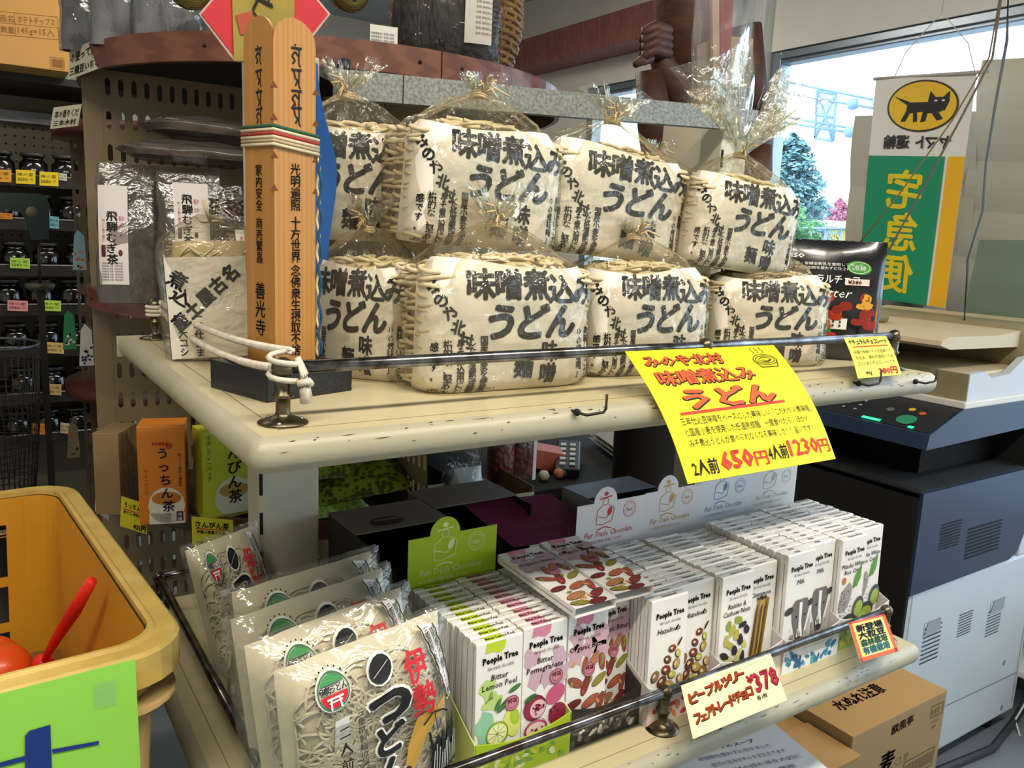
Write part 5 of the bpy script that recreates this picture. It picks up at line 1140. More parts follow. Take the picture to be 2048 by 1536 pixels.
# lower tray
def tea_box(name, label, px, yy, w_, d_, h_, rz, colr, side, fn, ztray=-.323):
    c = P(px, 1000, 1, yy); t = thing(name, label, 'tea box', (c.x, yy, ztray), (0, 0, R(rz)), None)
    b = MB(); box(b, -w_ / 2, w_ / 2, -d_ / 2, d_ / 2, 0, h_, M('carton_' + colr[1:], colr, .5), .0008); F = lambda u, v, o=0.0: (-w_ / 2 + u, -d_ / 2 - o, v); S2 = lambda u, v, o=0.0: (w_ / 2 + o, -d_ / 2 + u, v); fn(b, F, S2); b.build('box', t); return t
def f_ucchin(b, F, S2):
    txt(b, F, 'POKKA', .022, .128, .007, RED, bold=.04); blob(b, F, .046, .127, .005, .005, C('#b03a1c'))
    for i, ch in enumerate('うっちん茶'): txt(b, F, ch, .030 + .001 * i, .108 - i * .0215, .019, C('#1d1a4a'), bold=.02, res=2, off=.0012)
    blob(b, F, .040, .030, .027, .030, C('#e6e0d2'), off=.0004); blob(b, F, .040, .042, .022, .011, C('#c07a30'), off=.0006); rect(b, F, .014, .066, .0, .018, C('#e6e0d2'), .0004)
    txt(b, F, 'ティーバッグ', .008, .09, .007, C('#6a2a14'), vert=True); txt(b, F, '秋ウコン使用の健康茶', .058, .115, .0055, C('#3a2010'), vert=True)
    rect(b, F, .054, .064, .004, .020, C('#2a1c3a'), .0010); txt(b, F, '沖縄', .0548, .019, .0075, WHITE, vert=True, off=.0014)
    txt(b, S2, 'うっちん茶', .008, .115, .009, C('#4a1c24'), bold=.02); rect(b, S2, .012, .034, .085, .093, C('#7a3a14')); 
    for k in range(9): txt(b, S2, 'ウコン ティーバッグ', .010, .072 - k * .0065, .0045, C('#7a3414'), width=.03)
def f_sanpin(b, F, S2):
    txt(b, F, '水出しティーバッグ', .006, .14, .0085, C('#4a5a14'), vert=True)
    for i, ch in enumerate('さんぴん茶'): txt(b, F, ch, .040, .122 - i * .0245, .024, C('#3a1a3a'), bold=.02, res=2, off=.0012)
    blob(b, F, .050, .032, .032, .034, C('#d9dcc6'), off=.0004); blob(b, F, .050, .044, .025, .012, C('#b9974a'), off=.0006); rect(b, F, .0, .085, .0, .004, C('#c6a82c'), .0004)
tea_box('tea_box', 'orange tea box with a cup picture, between the brown box and the yellow-green one', 330, .745, .068, .060, .158, -17, '#d9822a', '#c06a20', f_ucchin)
tea_box('tea_box', 'yellow-green tea box with a cup, left of the ivory post', 448, .735, .082, .055, .145, 3, '#c6cf3c', '#b0b834', f_sanpin)
def f_brown(b, F, S2):
    for k in range(3):
        for j in range(4): rect(b, S2, .012 + k * .018, .018 + k * .018, .03 + j * .028, .048 + j * .028, C('#6f6048'), .0004)
tea_box('cardboard_box', 'plain brown cardboard box left of the orange tea box', 236, .830, .040, .075, .135, -30, '#8c7550', '#80694a', f_brown)
for nm, lab_, pts, colr, tx in (('a', 'white handwritten card at the left of the lower tray', (192, 965, 220, 985, 190, 1022), '#d9d2bf', (('黒糖', .1, .7, .2, .7), ('国産黒豆', .1, .48, .16, .8), ('ほうじ茶', .1, .3, .12, .8))),
        ('b', 'yellow price card under the orange tea box', (243, 992, 297, 1010, 240, 1052), '#d8d12c', (('うっちん茶', .12, .68, .22, .76), ('秋ウコン使用のお茶', .1, .48, .12, .8))),
        ('c', 'yellow price card under the yellow-green tea box', (383, 1033, 466, 1040, 385, 1092), '#dbd632', (('さんぴん茶', .08, .66, .25, .82), ('沖縄の定番のお茶', .1, .46, .14, .7), ('18袋入', .1, .10, .14, .25))),
        ('d', 'green price card with black letters on the lower tray, right of the ivory post', (775, 1032, 855, 1020, 776, 1056), '#5fae4a', (('黒双葉茶', .1, .35, .45, .8), ('国産', .1, .05, .25, .3)))):
    yv = {'a': .86, 'b': .735, 'c': .62, 'd': .56}[nm]; A, B, Cc = (P(pts[i], pts[i + 1], 1, yv) for i in (0, 2, 4))
    g, mp, wl, hl, kw = card('x', lab_, (A, B, Cc), 'price card', colr)
    for (s_, u, v, h, w_) in tx: ctext(g, mp, wl, hl, s_, u, v, h, INK, w=w_)
    if nm in 'bc': ctext(g, mp, wl, hl, '432円', .48, .06, .22, RED, w=.46, bold=.04); poly(g, [(.08, .60), (.08, .63), (.92, .63), (.92, .60)], lambda a_, c_, o=0.0: mp(a_, c_, o), RED, .0006)
    g.build('price_card', None, **kw)
# green patterned pouches lying in the lower tray
m_gp = M('green_pattern_foil', '#4f5a18', .4, c2='#9aa32c', ns=95, kind='voronoi', contrast=.8)
m_gp2 = M('green_patterned_band', '#7f9a2a', .4, c2='#b9c84a', ns=110, kind='voronoi', contrast=.6)
for k, (x, y, z, rz, ry, w_, wd) in enumerate(((.275, .72, -.318, 10, 0, .15, 'lowest'), (.36, .71, -.290, -14, -8, .16, 'right, with raised seam'), (.30, .75, -.262, 12, 6, .15, 'upper left'), (.38, .75, -.235, -20, -12, .14, 'topmost'))):
    t = thing('tea_pouch', 'dark green pouch with yellow net pattern in the lower tray, ' + wd, 'pouch', (x, y, z), (R(8), R(ry), R(rz)), 'green patterned pouches')
    b = MB(); grid(b, lambda u, v: (lambda a, c: (a * w_, c * .10, .026 * (1 - abs(a) ** 3) ** .6 * (1 - abs(c) ** 3) ** .6 if abs(a) < 1 and abs(c) < 1 else 0))(u * 2 - 1, v * 2 - 1) if False else ((u * 2 - 1) * w_ * .55, (v * 2 - 1) * .075, .028 * max(0, 1 - abs(u * 2 - 1) ** 3) ** .6 * max(0, 1 - abs(v * 2 - 1) ** 3) ** .6 + .002 * noise.noise(Vector((u * 9, v * 9, k)))), 18, 14, m_gp2 if k == 0 else m_gp)
    grid(b, lambda u, v: ((u * 2 - 1) * w_ * .55, (v * 2 - 1) * .075, -.001 - .012 * max(0, 1 - abs(u * 2 - 1) ** 3) * max(0, 1 - abs(v * 2 - 1) ** 3)), 8, 8, m_gp); b.build('pouch', t)
t = thing('green_carton', 'narrow lime-green carton standing right beside the ivory post', 'carton', (.212, .575 + .03, -.322))
b = MB(); box(b, -.010, .010, -.02, .02, 0, .120, M('lime_carton', '#7fae2c', .5), .0006); b.build('box', t)

# top tray: smoky bags, gold sign, dark tea bag, woven basket
for k, (px, yy, w_, h_, cl) in enumerate(((185, .98, .050, .16, '#4a4350'), (262, .90, .060, .17, '#8b8d92'), (345, .85, .060, .18, '#85888d'))):
    c = P(px, 70, 1, yy); bag('wrapped_goods', 'shiny clear bag of grey goods, %s' % ('leftmost, darker', 'middle', 'right, beside the red and gold sign')[k], (c.x, yy, .415), w_, h_, .035, FILM('shiny_goods_film', '#f4f5f7', gloss=.10, rough=.10, bs=22, strength=1.0, haze=.05, span=.5), M('goods_' + cl[1:], cl, .5, c2='#4c4f55', ns=16, stretch=(2, 2, .6), bump=1, bs=18), rz=-15 + 8 * k, seed=11 + k, group='bags on the top tray')
t = thing('red_gold_sign', 'red and gold diamond board with black brush writing behind the post top, upper centre', 'sign', (.0885, .330, 0))
def DP(px, py, o=0.0): p_ = P(px, py, 1, .275 - o); return (p_.x - .0885, p_.y - .330, p_.z)
b = MB(); redm, goldm = C('#c01c26', .5), M('gold_leaf_board', '#8c7a2c', .45, .2, c2='#a08c3a', ns=30, contrast=.2)
def slab(mb, pts, mat, o, th=.003):
    n = len(pts); vs = [DP(x, y, o) for x, y in pts] + [(lambda q_: (q_[0], q_[1] + th, q_[2]))(DP(x, y, o)) for x, y in pts]
    mb.add(vs, [tuple(range(n)), tuple(range(2 * n - 1, n - 1, -1))] + [(i, (i + 1) % n, n + (i + 1) % n, n + i) for i in range(n)], mat)
slab(b, [(398, 28), (530, -130), (661, 28), (590, 120), (520, 128), (468, 122)], C('#c9a59a', .6), 0); slab(b, [(403, 28), (532, -122), (656, 28), (588, 112), (470, 114)], redm, .0012, .001)
slab(b, [(462, -90), (588, -90), (590, 122), (468, 122)], goldm, .003, .0016); slab(b, [(472, 30), (505, 22), (505, 64), (482, 70)], C('#a8442a', .6), .0045, .0008)
for s, e in (((505, -10), (545, 12)), ((505, 22), (520, 42)), ((540, -20), (536, 8)), ((515, 0), (505, 20))): slab(b, [(s[0], s[1] - 4), (e[0], e[1] - 4), (e[0] + 2, e[1] + 4), (s[0] + 2, s[1] + 4)], INK, .005, .0006)
b.build('board', t)
for k, (px, py, r_, lb) in enumerate(((382, -22, .027, 'gold rimmed round tin left of the red sign, cut by the top edge'), (700, -18, .030, 'round lid with a black crest right of the red sign, cut by the top edge'))):
    c = P(px, py, 1, .70 if k == 0 else .68); t = thing('round_tin', lb, 'tin', (c.x, c.y, c.z)); t.rotation_euler = (R(15), 0, 0)
    b = MB(); lathe(b, [(0, -.012), (r_ * .6, -.012), (r_, -.010), (r_ * 1.05, 0), (r_ * 1.05, .02), (0, .02)], 0, 0, M('brass_tin', '#8a7a3e', .35, .6, c2='#6f6132', ns=60), 36, axis='y')
    for q_ in range(5): ring(b, lambda u, v, o=0.0: (u, -.0125 - o, v), 0, 0, r_ * (.5 + .11 * q_), .0006, C('#5c5028'))
    if k: [blob(b, lambda u, v, o=0.0: (u, -.0125 - o, v), .008 * math.cos(a), .008 * math.sin(a), .007, .004, INK, rot=math.degrees(a)) for a in (0, 1.26, 2.51, 3.77, 5.03)]
    b.build('tin', t)
c = P(905, 95, 1, .665); bag('dark_tea_bag', 'big clear bag of dark twisted tea leaves with a white label on the top tray', (c.x, .690, .412), .098, .30, .060, m_clr, M('dark_tea_leaves', '#17110e', .5, c2='#2b241d', ns=60, stretch=(1, 1, .35), bump=3, bs=90, contrast=.75), rz=-28, seed=17, cat='tea bag', lab=(.030, .075, .045, .19, '#d9d2c9', lambda b, F, u, v: [txt(b, F, '茶', u + .020, v + .085, .020, INK, bold=.02), rect(b, F, u + .004, u + .016, v + .094, v + .112, C('#7d4a44'), .0008), txt(b, F, '野草の', u + .016, v + .112, .006, INK, vert=True)] + [txt(b, F, '名称 原材料 内容量', u + .018, v + .07 - k * .008, .0045, C('#5d5854')) for k in range(8)]))
t = thing('woven_basket', 'round woven bamboo basket leaning behind the dark tea bag', 'basket', (.66, .93, .418), (0, 0, 0))
b = MB(); m_bam = M('bamboo', '#a8824e', .55, c2='#8a6536', ns=20)
RB = lambda z: .085 + .045 * math.sin(PI * min(1, z / .20) * .62)
for k in range(16): z = .006 + k * .0125; tube(b, [((RB(z) + .002 * math.sin(j * 2.0 + k * PI)) * math.cos(2 * PI * j / 48), (RB(z) + .002 * math.sin(j * 2.0 + k * PI)) * math.sin(2 * PI * j / 48), z) for j in range(49)], .0052, m_bam, 5, cap=False)
for k in range(24): a = 2 * PI * k / 24; tube(b, [((RB(z) + .002 * (-1) ** i) * math.cos(a), (RB(z) + .002 * (-1) ** i) * math.sin(a), z) for i, z in enumerate([.0125 * q_ for q_ in range(17)])], .0035, m_bam, 5)
lathe(b, [(0, 0), (.08, 0), (.083, .006)], 0, 0, m_bam, 30); b.build('weave', t)
t = thing('leaflet', 'white leaflet with small print standing behind the beam, upper centre', 'leaflet', (P(768, 60, 1, .66).x, .66, .414), (0, 0, R(-12)))
b = MB(); box(b, -.022, .022, 0, .0006, 0, .052, WHITE); F = lambda u, v, o=0.0: (u, -o, v)
for k in range(7): txt(b, F, '無農薬栽培の茶葉を使用', -.020, .038 - k * .0052, .0040, C('#5a5856'), width=.036)
b.build('sheet', t)
c = P(1075, 150, 1, .74); t = thing('wooden_box', 'small dark wooden box at the right end of the top tray', 'box', (.655, .80, .41), (0, 0, R(-25)))
b = MB(); box(b, -.020, .020, -.02, .02, 0, .035, M('dark_wood_box', '#4a3424', .6, c2='#37261a', ns=12), .001); b.build('box', t)
b = MB(); box(b, -.021, .021, -.021, .021, .035, .041, M('gold_lid', '#8a7038', .5), .001); b.build('lid', t)

# ================================================================== dark shop shelving on the far left
YS = 2.5
def SX(px, py): return P(px, py, 1, YS)
m_peg = M('pegboard', '#8d8672', .7, c2='#857e6a', ns=3); m_dk = M('dark_shelf_metal', '#26221d', .5); m_bott = M('dark_glass_jar', '#121110', .15, coat=.6)
m_steel = M('dull_steel', '#8d9096', .4, .7, c2='#6d7076', ns=12)
XA, XB = -1.1, .25
t = thing('wall_shelving', 'dark wall shelving unit with a pegboard back, far left background', 'shelving', (XA, YS, FLOOR))
zf = lambda px, py: SX(px, py).z - FLOOR
b = MB(); box(b, 0, XB - XA, .34, .36, 0, zf(70, 160), m_peg); 
for i in range(46):
    for j in range(14):
        x, z = .02 + i * .0285, zf(70, 240) - j * .0285
        if x > XB - XA: continue
        b.add([(x - .003, .3395, z - .003), (x + .003, .3395, z - .003), (x + .003, .3395, z + .003), (x - .003, .3395, z + .003)], [(0, 1, 2, 3)], m_blk)
b.build('pegboard_back', t)
b = MB(); z = zf(70, 170); box(b, 0, XB - XA, -.06, .36, z, z + .022, m_dk); b.build('top_board', t)
b = MB(); box(b, 0, XB - XA, .28, .33, zf(70, 232), zf(70, 205), m_steel, .002); b.build('header_rail', t)
SHELF = [350, 436, 528, 606, 690, 782, 864]
jar_me = None
for k, py in enumerate(SHELF):
    z = zf(90, py); b = MB(); box(b, 0, XB - XA, -.0, .34, z - .030, z - .012, m_dk); box(b, 0, XB - XA, -.004, 0, z - .040, z - .006, m_dk); tube(b, [(0, -.004, z - .004), (XB - XA, -.004, z - .004)], .003, M('wire_rail', '#8a857c', .4, .5), 6); b.build('shelf', t)
b = MB(); box(b, -.02, 0, 0, .36, 0, zf(70, 160), m_dk); box(b, XB - XA, XB - XA + .02, 0, .36, 0, zf(70, 160), m_dk); b.build('side_frame', t)
jb = MB(); lathe(jb, [(0, 0), (.040, 0), (.042, .01), (.042, .075), (.034, .09), (.030, .095), (.030, .108), (.036, .110), (.036, .128), (0, .130)], 0, 0, m_bott, 18); lathe(jb, [(.0365, .112), (.0375, .114), (.0375, .126), (.0365, .128)], 0, 0, M('jar_cap_edge', '#3b3733', .4), 18); jar = jb.mesh('jar')
ordn = ['top', 'second', 'third', 'fourth', 'fifth', 'sixth', 'seventh']
for k, py in enumerate(SHELF):
    for j in range(3):
        o = bpy.data.objects.new('dark_jar', jar); COL.objects.link(o); x = -.085 + j * .092 + (k % 3) * .012
        o.location = (x, YS + .06, SX(90, py).z - .0115); o.scale = (1, 1, .62 + .05 * (k % 2))
        tag(o, 'dark glass jar, %s shelf of the far left shelving, %s' % (ordn[k], ('leftmost', 'second from the left', 'third from the left')[j]), 'jar', 'dark jars on the far left shelving')
for (x0, y0, x1, y1, cl, lb) in ((-24, 338, 23, 363, '#e8a62c', 'amber price card at the left edge of the top shelf'), (32, 339, 71, 367, '#f2d21c', 'yellow price card, second on the top shelf'), (79, 343, 117, 371, '#f2d51c', 'yellow price card, third on the top shelf'), (118, 346, 134, 360, '#d9d4c6', 'small white card at the right end of the top shelf'),
        (-10, 425, 25, 437, '#e08a2c', 'orange card on the second shelf behind the teal frame'), (99, 432, 118, 456, '#6fb4c4', 'pale blue card on the second shelf'), (20, 515, 60, 536, '#b4e04a', 'lime price card on the third shelf'), (15, 600, 56, 621, '#e89a98', 'pink price card on the fourth shelf'), (85, 600, 122, 621, '#c2e84e', 'lime price card on the fourth shelf, right of the pink one'),
        (91, 684, 128, 706, '#e0b868', 'tan price card on the fifth shelf'), (87, 767, 123, 789, '#c4a86c', 'tan price card on the sixth shelf'), (64, 846, 98, 868, '#e0862c', 'orange price card on the lowest shelf'), (121, 845, 139, 866, '#d0b88a', 'pale card at the right of the lowest shelf')):
    yv = YS - .012; A, B, Cc = P(x0, y0, 1, yv), P(x1, y0 + 2, 1, yv), P(x0, y1, 1, yv)
    g, mp, wl, hl, kw = card('x', lb, (A, B, Cc), 'price card', cl, thick=.001, group='price cards on the dark shelving')
    for i in range(2): ctext(g, mp, wl, hl, '国産醤油 一升' if i else '味の里', .08, .58 - i * .36, .26, C('#4a4020'), w=.8, bold=0)
    g.build('price_card', None, **kw)
# snack carton on top of the shelving
p0, p1 = P(140, 148, 1, 2.30), P(-120, 145, 1, 2.30)
zb = SX(70, 170).z + .0225; t = thing('snack_carton', 'large orange-tan cardboard carton of potato chips on top of the dark shelving', 'carton', (p1.x, 2.30, zb), (0, 0, 0))
W = p0.x - p1.x; b = MB(); mcb = M('warm_cardboard', '#d9a55c', .7, c2='#d09c54', ns=4, contrast=.1); box(b, 0, W, 0, .34, 0, .36, mcb, .002); b.build('box', t)
b = MB()
def CP(px, py, o=0.0): p_ = P(px, py, 1, 2.30 - o); return (p_.x - p1.x, p_.y - 2.30, p_.z - zb)
A, B, Cc = Vector(CP(0, 22)), Vector(CP(120, 34)), Vector(CP(0, 72)); u_ = (B - A).normalized(); q = plane(Cc, (u_.x, 0, u_.z), (0, 0, 1)); s_ = (B - A).length / 120; br = C('#9a6a34', .8)
txt(b, q, '品名', 2 * s_, 33 * s_, 16 * s_, br, width=27 * s_, off=.0012); txt(b, q, 'ポテトチップス', 36 * s_, 33 * s_, 18 * s_, br, width=76 * s_, off=.0012); txt(b, q, '数量', 2 * s_, 9 * s_, 16 * s_, br, width=27 * s_, off=.0012); txt(b, q, '145g×15入', 36 * s_, 10 * s_, 19 * s_, br, width=74 * s_, off=.0012)
for (a_, c_) in (((0, 53), (118, 53)), ((0, 29), (118, 29)), ((0, 3), (118, 3)), ((0, 3), (0, 53)), ((31, 3), (31, 53)), ((118, 3), (118, 53))): line(b, q, [(a_[0] * s_, a_[1] * s_), (c_[0] * s_, c_[1] * s_)], .8 * s_, br, .001)
b.build('print', t); b = MB(); q2 = plane(CP(101, 136), (1, 0, 0), (0, 0, 1)); [line(b, q2, [(x_ * s_, 3 * s_), (x_ * s_, 22 * s_)], (.8 + (x_ % 3) * .4) * s_, br, .001) for x_ in range(4, 27, 2)]; line(b, q2, [(0, 0), (29 * s_, 0), (29 * s_, 25 * s_), (0, 25 * s_), (0, 0)], .8 * s_, br, .001)
b.build('barcode', t)
# counter scale
m_teal = M('dark_teal_enamel', '#12302f', .4)
c = P(60, 480, 1, 1.9); t = thing('counter_scale', 'dark teal hanging frame of an old counter scale with a rod and round pan', 'scale', (c.x, 1.9, c.z))
def KP(px, py): p_ = P(px, py, 1, 1.9); return (p_.x - c.x, p_.z - c.z)
b = MB(); outl = [KP(-30, 384), KP(82, 388), KP(92, 394), KP(98, 408), KP(97, 478), KP(62, 480), KP(52, 440), KP(40, 425), KP(-30, 410)]; prism(b, outl[::-1], -.012, .012, m_teal, ax=1)
hc = KP(63, 424); lathe(b, [(0, -.014), (.013, -.014), (.014, -.012), (.014, .012)], hc[0], 0, M('scale_boss', '#6d6248', .5), 16, axis='y', z0=hc[1]); b.build('frame', t)
b = MB(); r0_, r1_ = KP(77, 478), KP(80, 570); tube(b, [(r0_[0], 0, r0_[1]), (r1_[0], 0, r1_[1])], .004, m_dk, 8); b.build('rod', t)
b = MB(); lathe(b, [(0, .004), (.034, .004), (.036, 0), (.030, -.012), (0, -.014)], r1_[0], 0, M('pan_grey', '#5d5a4e', .5, .4), 24, z0=r1_[1]); b.build('pan', t)
b = MB(); box(b, r1_[0] - .008, r1_[0] + .008, -.008, .008, FLOOR - c.z, r1_[1] - .013, m_dk); b.build('pedestal', t)
# wire mesh basket
c = P(0, 690, 1, 1.75); RM = .115; t = thing('mesh_basket', 'round dark wire mesh basket at the left edge', 'basket', (P(-30, 690, 1, 1.75).x, 1.75, c.z - .40))
b = MB(); lathe(b, [(RM, .40), (RM + .003, .403), (RM, .406), (RM - .003, .403), (RM, .40)], 0, 0, m_steel, 36); b.build('hoop', t)
b = MB()
for k in range(44): a = 2 * PI * k / 44; tube(b, [(RM * math.cos(a), RM * math.sin(a), .40), (RM * .92 * math.cos(a + .1), RM * .92 * math.sin(a + .1), .2), (RM * .75 * math.cos(a + .2), RM * .75 * math.sin(a + .2), 0)], .0011, m_dk, 4)
for k in range(24): f = k / 23; r_ = RM * (.75 + .25 * f ** .8); tube(b, [(r_ * math.cos(2 * PI * j / 30), r_ * math.sin(2 * PI * j / 30), .40 * f) for j in range(31)], .0011, m_dk, 4)
b.build('wire_mesh', t)
b = MB(); lathe(b, [(0, -.35 + .0), (.09, -.35), (.05, -.3), (.05, -.01), (.085, 0), (0, 0)], 0, 0, m_dk, 20); b.build('stand', t)
for (px, py, yy, lb, cl, c2_) in ((158, 500, 1.5, 'small pale blue paper pennant hanging on the brown stand', '#8fb4c4', '#d9762c'), (138, 660, 1.5, 'green and white printed sachet hanging at the brown stand', '#2f8a54', '#e6ece4'), (172, 690, 1.35, 'white sachet with dark blue crosses between the stands', '#d9d6ce', '#1c2a5a'), (146, 880, 1.6, 'crumpled brown paper bag low beside the brown stand', '#7d6c52', '#6a5a44')):
    c = P(px, py, 1, yy); t = thing('hanging_sachet', lb, 'sachet', c); b = MB(); h_ = .045; 
    b.add([(0, 0, h_), (.012, 0, h_ * .7), (.014, 0, -h_), (-.014, 0, -h_), (-.008, 0, h_ * .7), (0, .005, h_), (.012, .006, h_ * .7), (.014, .008, -h_), (-.014, .008, -h_), (-.008, .006, h_ * .7)], [(0, 4, 3, 2, 1), (5, 6, 7, 8, 9), (0, 1, 6, 5), (1, 2, 7, 6), (2, 3, 8, 7), (3, 4, 9, 8), (4, 0, 5, 9)], M('sachet_' + cl[1:], cl, .5))
    rr = random.Random(px)
    for k in range(12): blob(b, lambda u, v, o=0.0: (u, -o, v), rr.uniform(-.01, .01), rr.uniform(-h_ * .9, -h_ * .1), .003, .003, C(c2_), n=6, irr=.5, off=.0008, rr=rr)
    b.build('packet', t)
    b = MB(); tube(b, [(0, .003, h_), (0, .003, h_ + .03)], .0008, m_dk, 4); b.build('string', t)

# ================================================================== middle background seen between the shelves
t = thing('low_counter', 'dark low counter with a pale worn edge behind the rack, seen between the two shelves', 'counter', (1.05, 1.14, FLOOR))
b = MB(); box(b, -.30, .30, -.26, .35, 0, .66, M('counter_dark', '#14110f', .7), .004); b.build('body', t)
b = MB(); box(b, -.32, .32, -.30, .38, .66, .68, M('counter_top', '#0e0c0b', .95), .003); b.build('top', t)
t = thing('shade_backdrop_panel', 'black panel added behind the low counter to stand in for shade', 'panel', (1.30, 1.62, FLOOR))
b = MB(); box(b, -.75, .35, 0, .03, 0, 1.02, M('backdrop_shade_black', '#0d0c0c', .8), .002); b.build('panel', t)  # added sheet: its black stands in for the darkness behind the counter
zt = FLOOR + .6805
c = P(1000, 1010, 1, .62)
t = thing('goods_tray', 'cream board tray with a metal lip holding bagged goods, behind the carton lids', 'tray', (.545, .640, -.345), (0, 0, R(-4)))
b = MB(); box(b, -.10, .115, -.055, .12, 0, .006, M('tray_cream', '#b9a878', .6), .001); box(b, -.10, .115, -.058, -.055, 0, .030, M('tray_lip', '#c9c0a4', .3, .4), .0008); box(b, .112, .115, -.055, .12, 0, .04, M('tray_side', '#7a5a40', .6)); b.build('tray', t)
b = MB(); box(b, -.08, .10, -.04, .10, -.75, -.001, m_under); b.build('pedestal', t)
bag('clear_goods_bag', 'clear crinkled bag with a dark blue label standing in the cream tray', (P(935, 1030, 1, .62).x, .625, -.3385), .034, .080, .022, m_clr, M('pale_goods', '#b8c4c8', .6, c2='#dfe6e6', ns=14), seed=31, lab=(-.026, .022, .004, .020, '#20264e', lambda b, F, u, v: txt(b, F, '国産素材', u + .006, v + .004, .008, WHITE)))
bag('clear_goods_bag', 'taller empty-looking clear bag behind the one with the blue label', (P(925, 960, 1, .70).x, .70, -.3385), .040, .150, .016, m_clr, M('grey_goods', '#6d7478', .6), seed=32, fillh=.3)
for k, px in enumerate((1000, 1045)):
    bag('red_grain_bag', 'clear bag of red-brown beans %s in the cream tray' % ('left' if k == 0 else 'right'), (P(px, 960, 1, .72).x, .72 + .01 * k, -.3385), .030, .165, .020, m_clr, M('red_beans', '#8a3c30', .5, c2='#5a221c', ns=90, kind='voronoi', bump=2, bs=90), seed=33 + k, group='bags of red beans')
t = thing('white_card_strip', 'tall narrow white and red card beside the bags of red beans', 'card', (P(1068, 950, 1, .70).x, .70, -.3385)); b = MB(); box(b, -.004, .004, 0, .001, 0, .16, WHITE); box(b, -.005, -.004, -.0003, .001, 0, .16, C('#b8303a')); b.build('card', t)
# small things on the counter
t = thing('desk_phone', 'dark handset with rows of pale keys on the low counter', 'phone', (P(1135, 930, 1, .95).x, .95, zt + .03), (R(12), 0, R(-38)))
b = MB(); box(b, -.03, .03, -.08, .08, -.012, .012, M('phone_dark', '#191c1c', .4), .004); b.build('body', t)
for k in range(10): b = MB(); box(b, -.020 + (k % 2) * .024, -.006 + (k % 2) * .024, -.065 + (k // 2) * .026, -.052 + (k // 2) * .026, .012, .017, M('phone_key', '#b9c0bc', .4), .001); b.build('key', t)
t = thing('white_cable', 'white cable looping down the front of the low counter', 'cable'); b = MB(); tube(b, [P(1042, 905, 1, .74), P(1050, 895, 1, .745), P(1042, 930, 1, .74), P(1040, 985, 1, .74), P(1052, 1010, 1, .742)], .0028, M('cable_white', '#b9b4a4', .5), 6); b.build('cable', t)
t = thing('pink_box', 'flat salmon-pink box on the low counter', 'box', (P(1095, 905, 1, .98).x, .98, zt + .04), (R(5), R(10), R(-25))); b = MB(); box(b, -.035, .035, -.03, .03, -.035, .014, M('salmon_card', '#a5584a', .6), .002); b.build('box', t)
rr = random.Random(12)
for k, (px, py, cl) in enumerate(((1120, 900, '#c9735c'), (1085, 1000, '#c9c6a6'), (1140, 905, '#8c8a80'), (1150, 890, '#5a5f64'), (1125, 960, '#4a4634'))):
    c = P(px, py, 1, .90); t = thing('small_trinket', ('small orange-pink ball', 'crumpled pale wrapper', 'small grey clip', 'dark blue-grey lid', 'olive tin')[k] + ' on the dark low counter', 'trinket', (c.x, .90, zt + .013)); b = MB(); lathe(b, [(0, -.012), (.010, -.010), (.014, 0), (.009, .010), (0, .012)], 0, 0, M('trinket_' + cl[1:], cl, .5), 12); b.build('body', t)
t = thing('magazine_stack', 'pale curved magazines lying in the dark under the shelf', 'magazine', (P(1265, 900, 1, 1.0).x, 1.0, zt + .01), (0, 0, R(-20)))
for k in range(3): b = MB(); grid(b, lambda u, v: (-.09 + .18 * u, -.11 + .22 * v, .004 + k * .012 + .02 * (u - .5) ** 2), 6, 6, M('paper_tan_%d' % k, ('#8d7f63', '#a39373', '#6d6048')[k], .7)); b.build('magazine', t)
# wooden carving on its pedestal
m_carv = M('carved_wood', '#5c3826', .55, c2='#40261a', ns=14, stretch=(1, 1, 3), bump=.6, bs=30, contrast=.2)
t = thing('wooden_carving', 'dark brown wooden figure carving with two gripping hands, behind the rack at upper right', 'carving', (1.02, .62, 0))
def BP(px, py, yy=.62): p_ = P(px, py, 1, yy); return Vector((p_.x - 1.02, yy - .62, p_.z))
b = MB()
def limb(pts, rs, n=14): tube(b, pts, rs, m_carv, n)
limb([BP(1440, 560, .70), BP(1430, 360, .70), BP(1410, 220, .70), BP(1385, 80, .68), BP(1370, -60, .68), BP(1375, -180, .68)], [.10, .095, .085, .075, .065, .05], 20)
b.build('torso', t)
b = MB(); limb([BP(1340, 420), BP(1310, 250), BP(1298, 140)], [.040, .034, .026]); limb([BP(1390, 360, .64), BP(1350, 180, .62), BP(1318, 110, .60)], [.038, .032, .020]); b.build('left_arm', t)
b = MB()
for k in range(4): limb([BP(1338, 62 + k * 15, .585), BP(1312, 52 + k * 15, .575), BP(1290, 62 + k * 16, .58), BP(1286, 84 + k * 14, .59)], [.0095, .0105, .0095, .008], 9)
limb([BP(1318, 110, .60), BP(1312, 80, .595), BP(1308, 55, .59)], [.022, .022, .016]); limb([BP(1300, 115, .59), BP(1282, 122, .585), BP(1270, 130, .585)], [.011, .009, .006], 9); b.build('left_hand', t)
b = MB(); limb([BP(1420, 480, .60), BP(1470, 400, .60), BP(1512, 340, .60), BP(1520, 290, .60)], [.05, .045, .036, .026]); limb([BP(1480, 60, .66), BP(1500, 160, .64), BP(1512, 230, .62)], [.045, .035, .026]); b.build('right_arm', t)
b = MB()
for k in range(4): limb([BP(1535, 236 + k * 13, .585), BP(1515, 232 + k * 13, .575), BP(1495, 240 + k * 13, .58)], [.0095, .011, .009], 9)
limb([BP(1516, 285, .60), BP(1518, 240, .60)], [.022, .020]); b.build('right_hand', t)
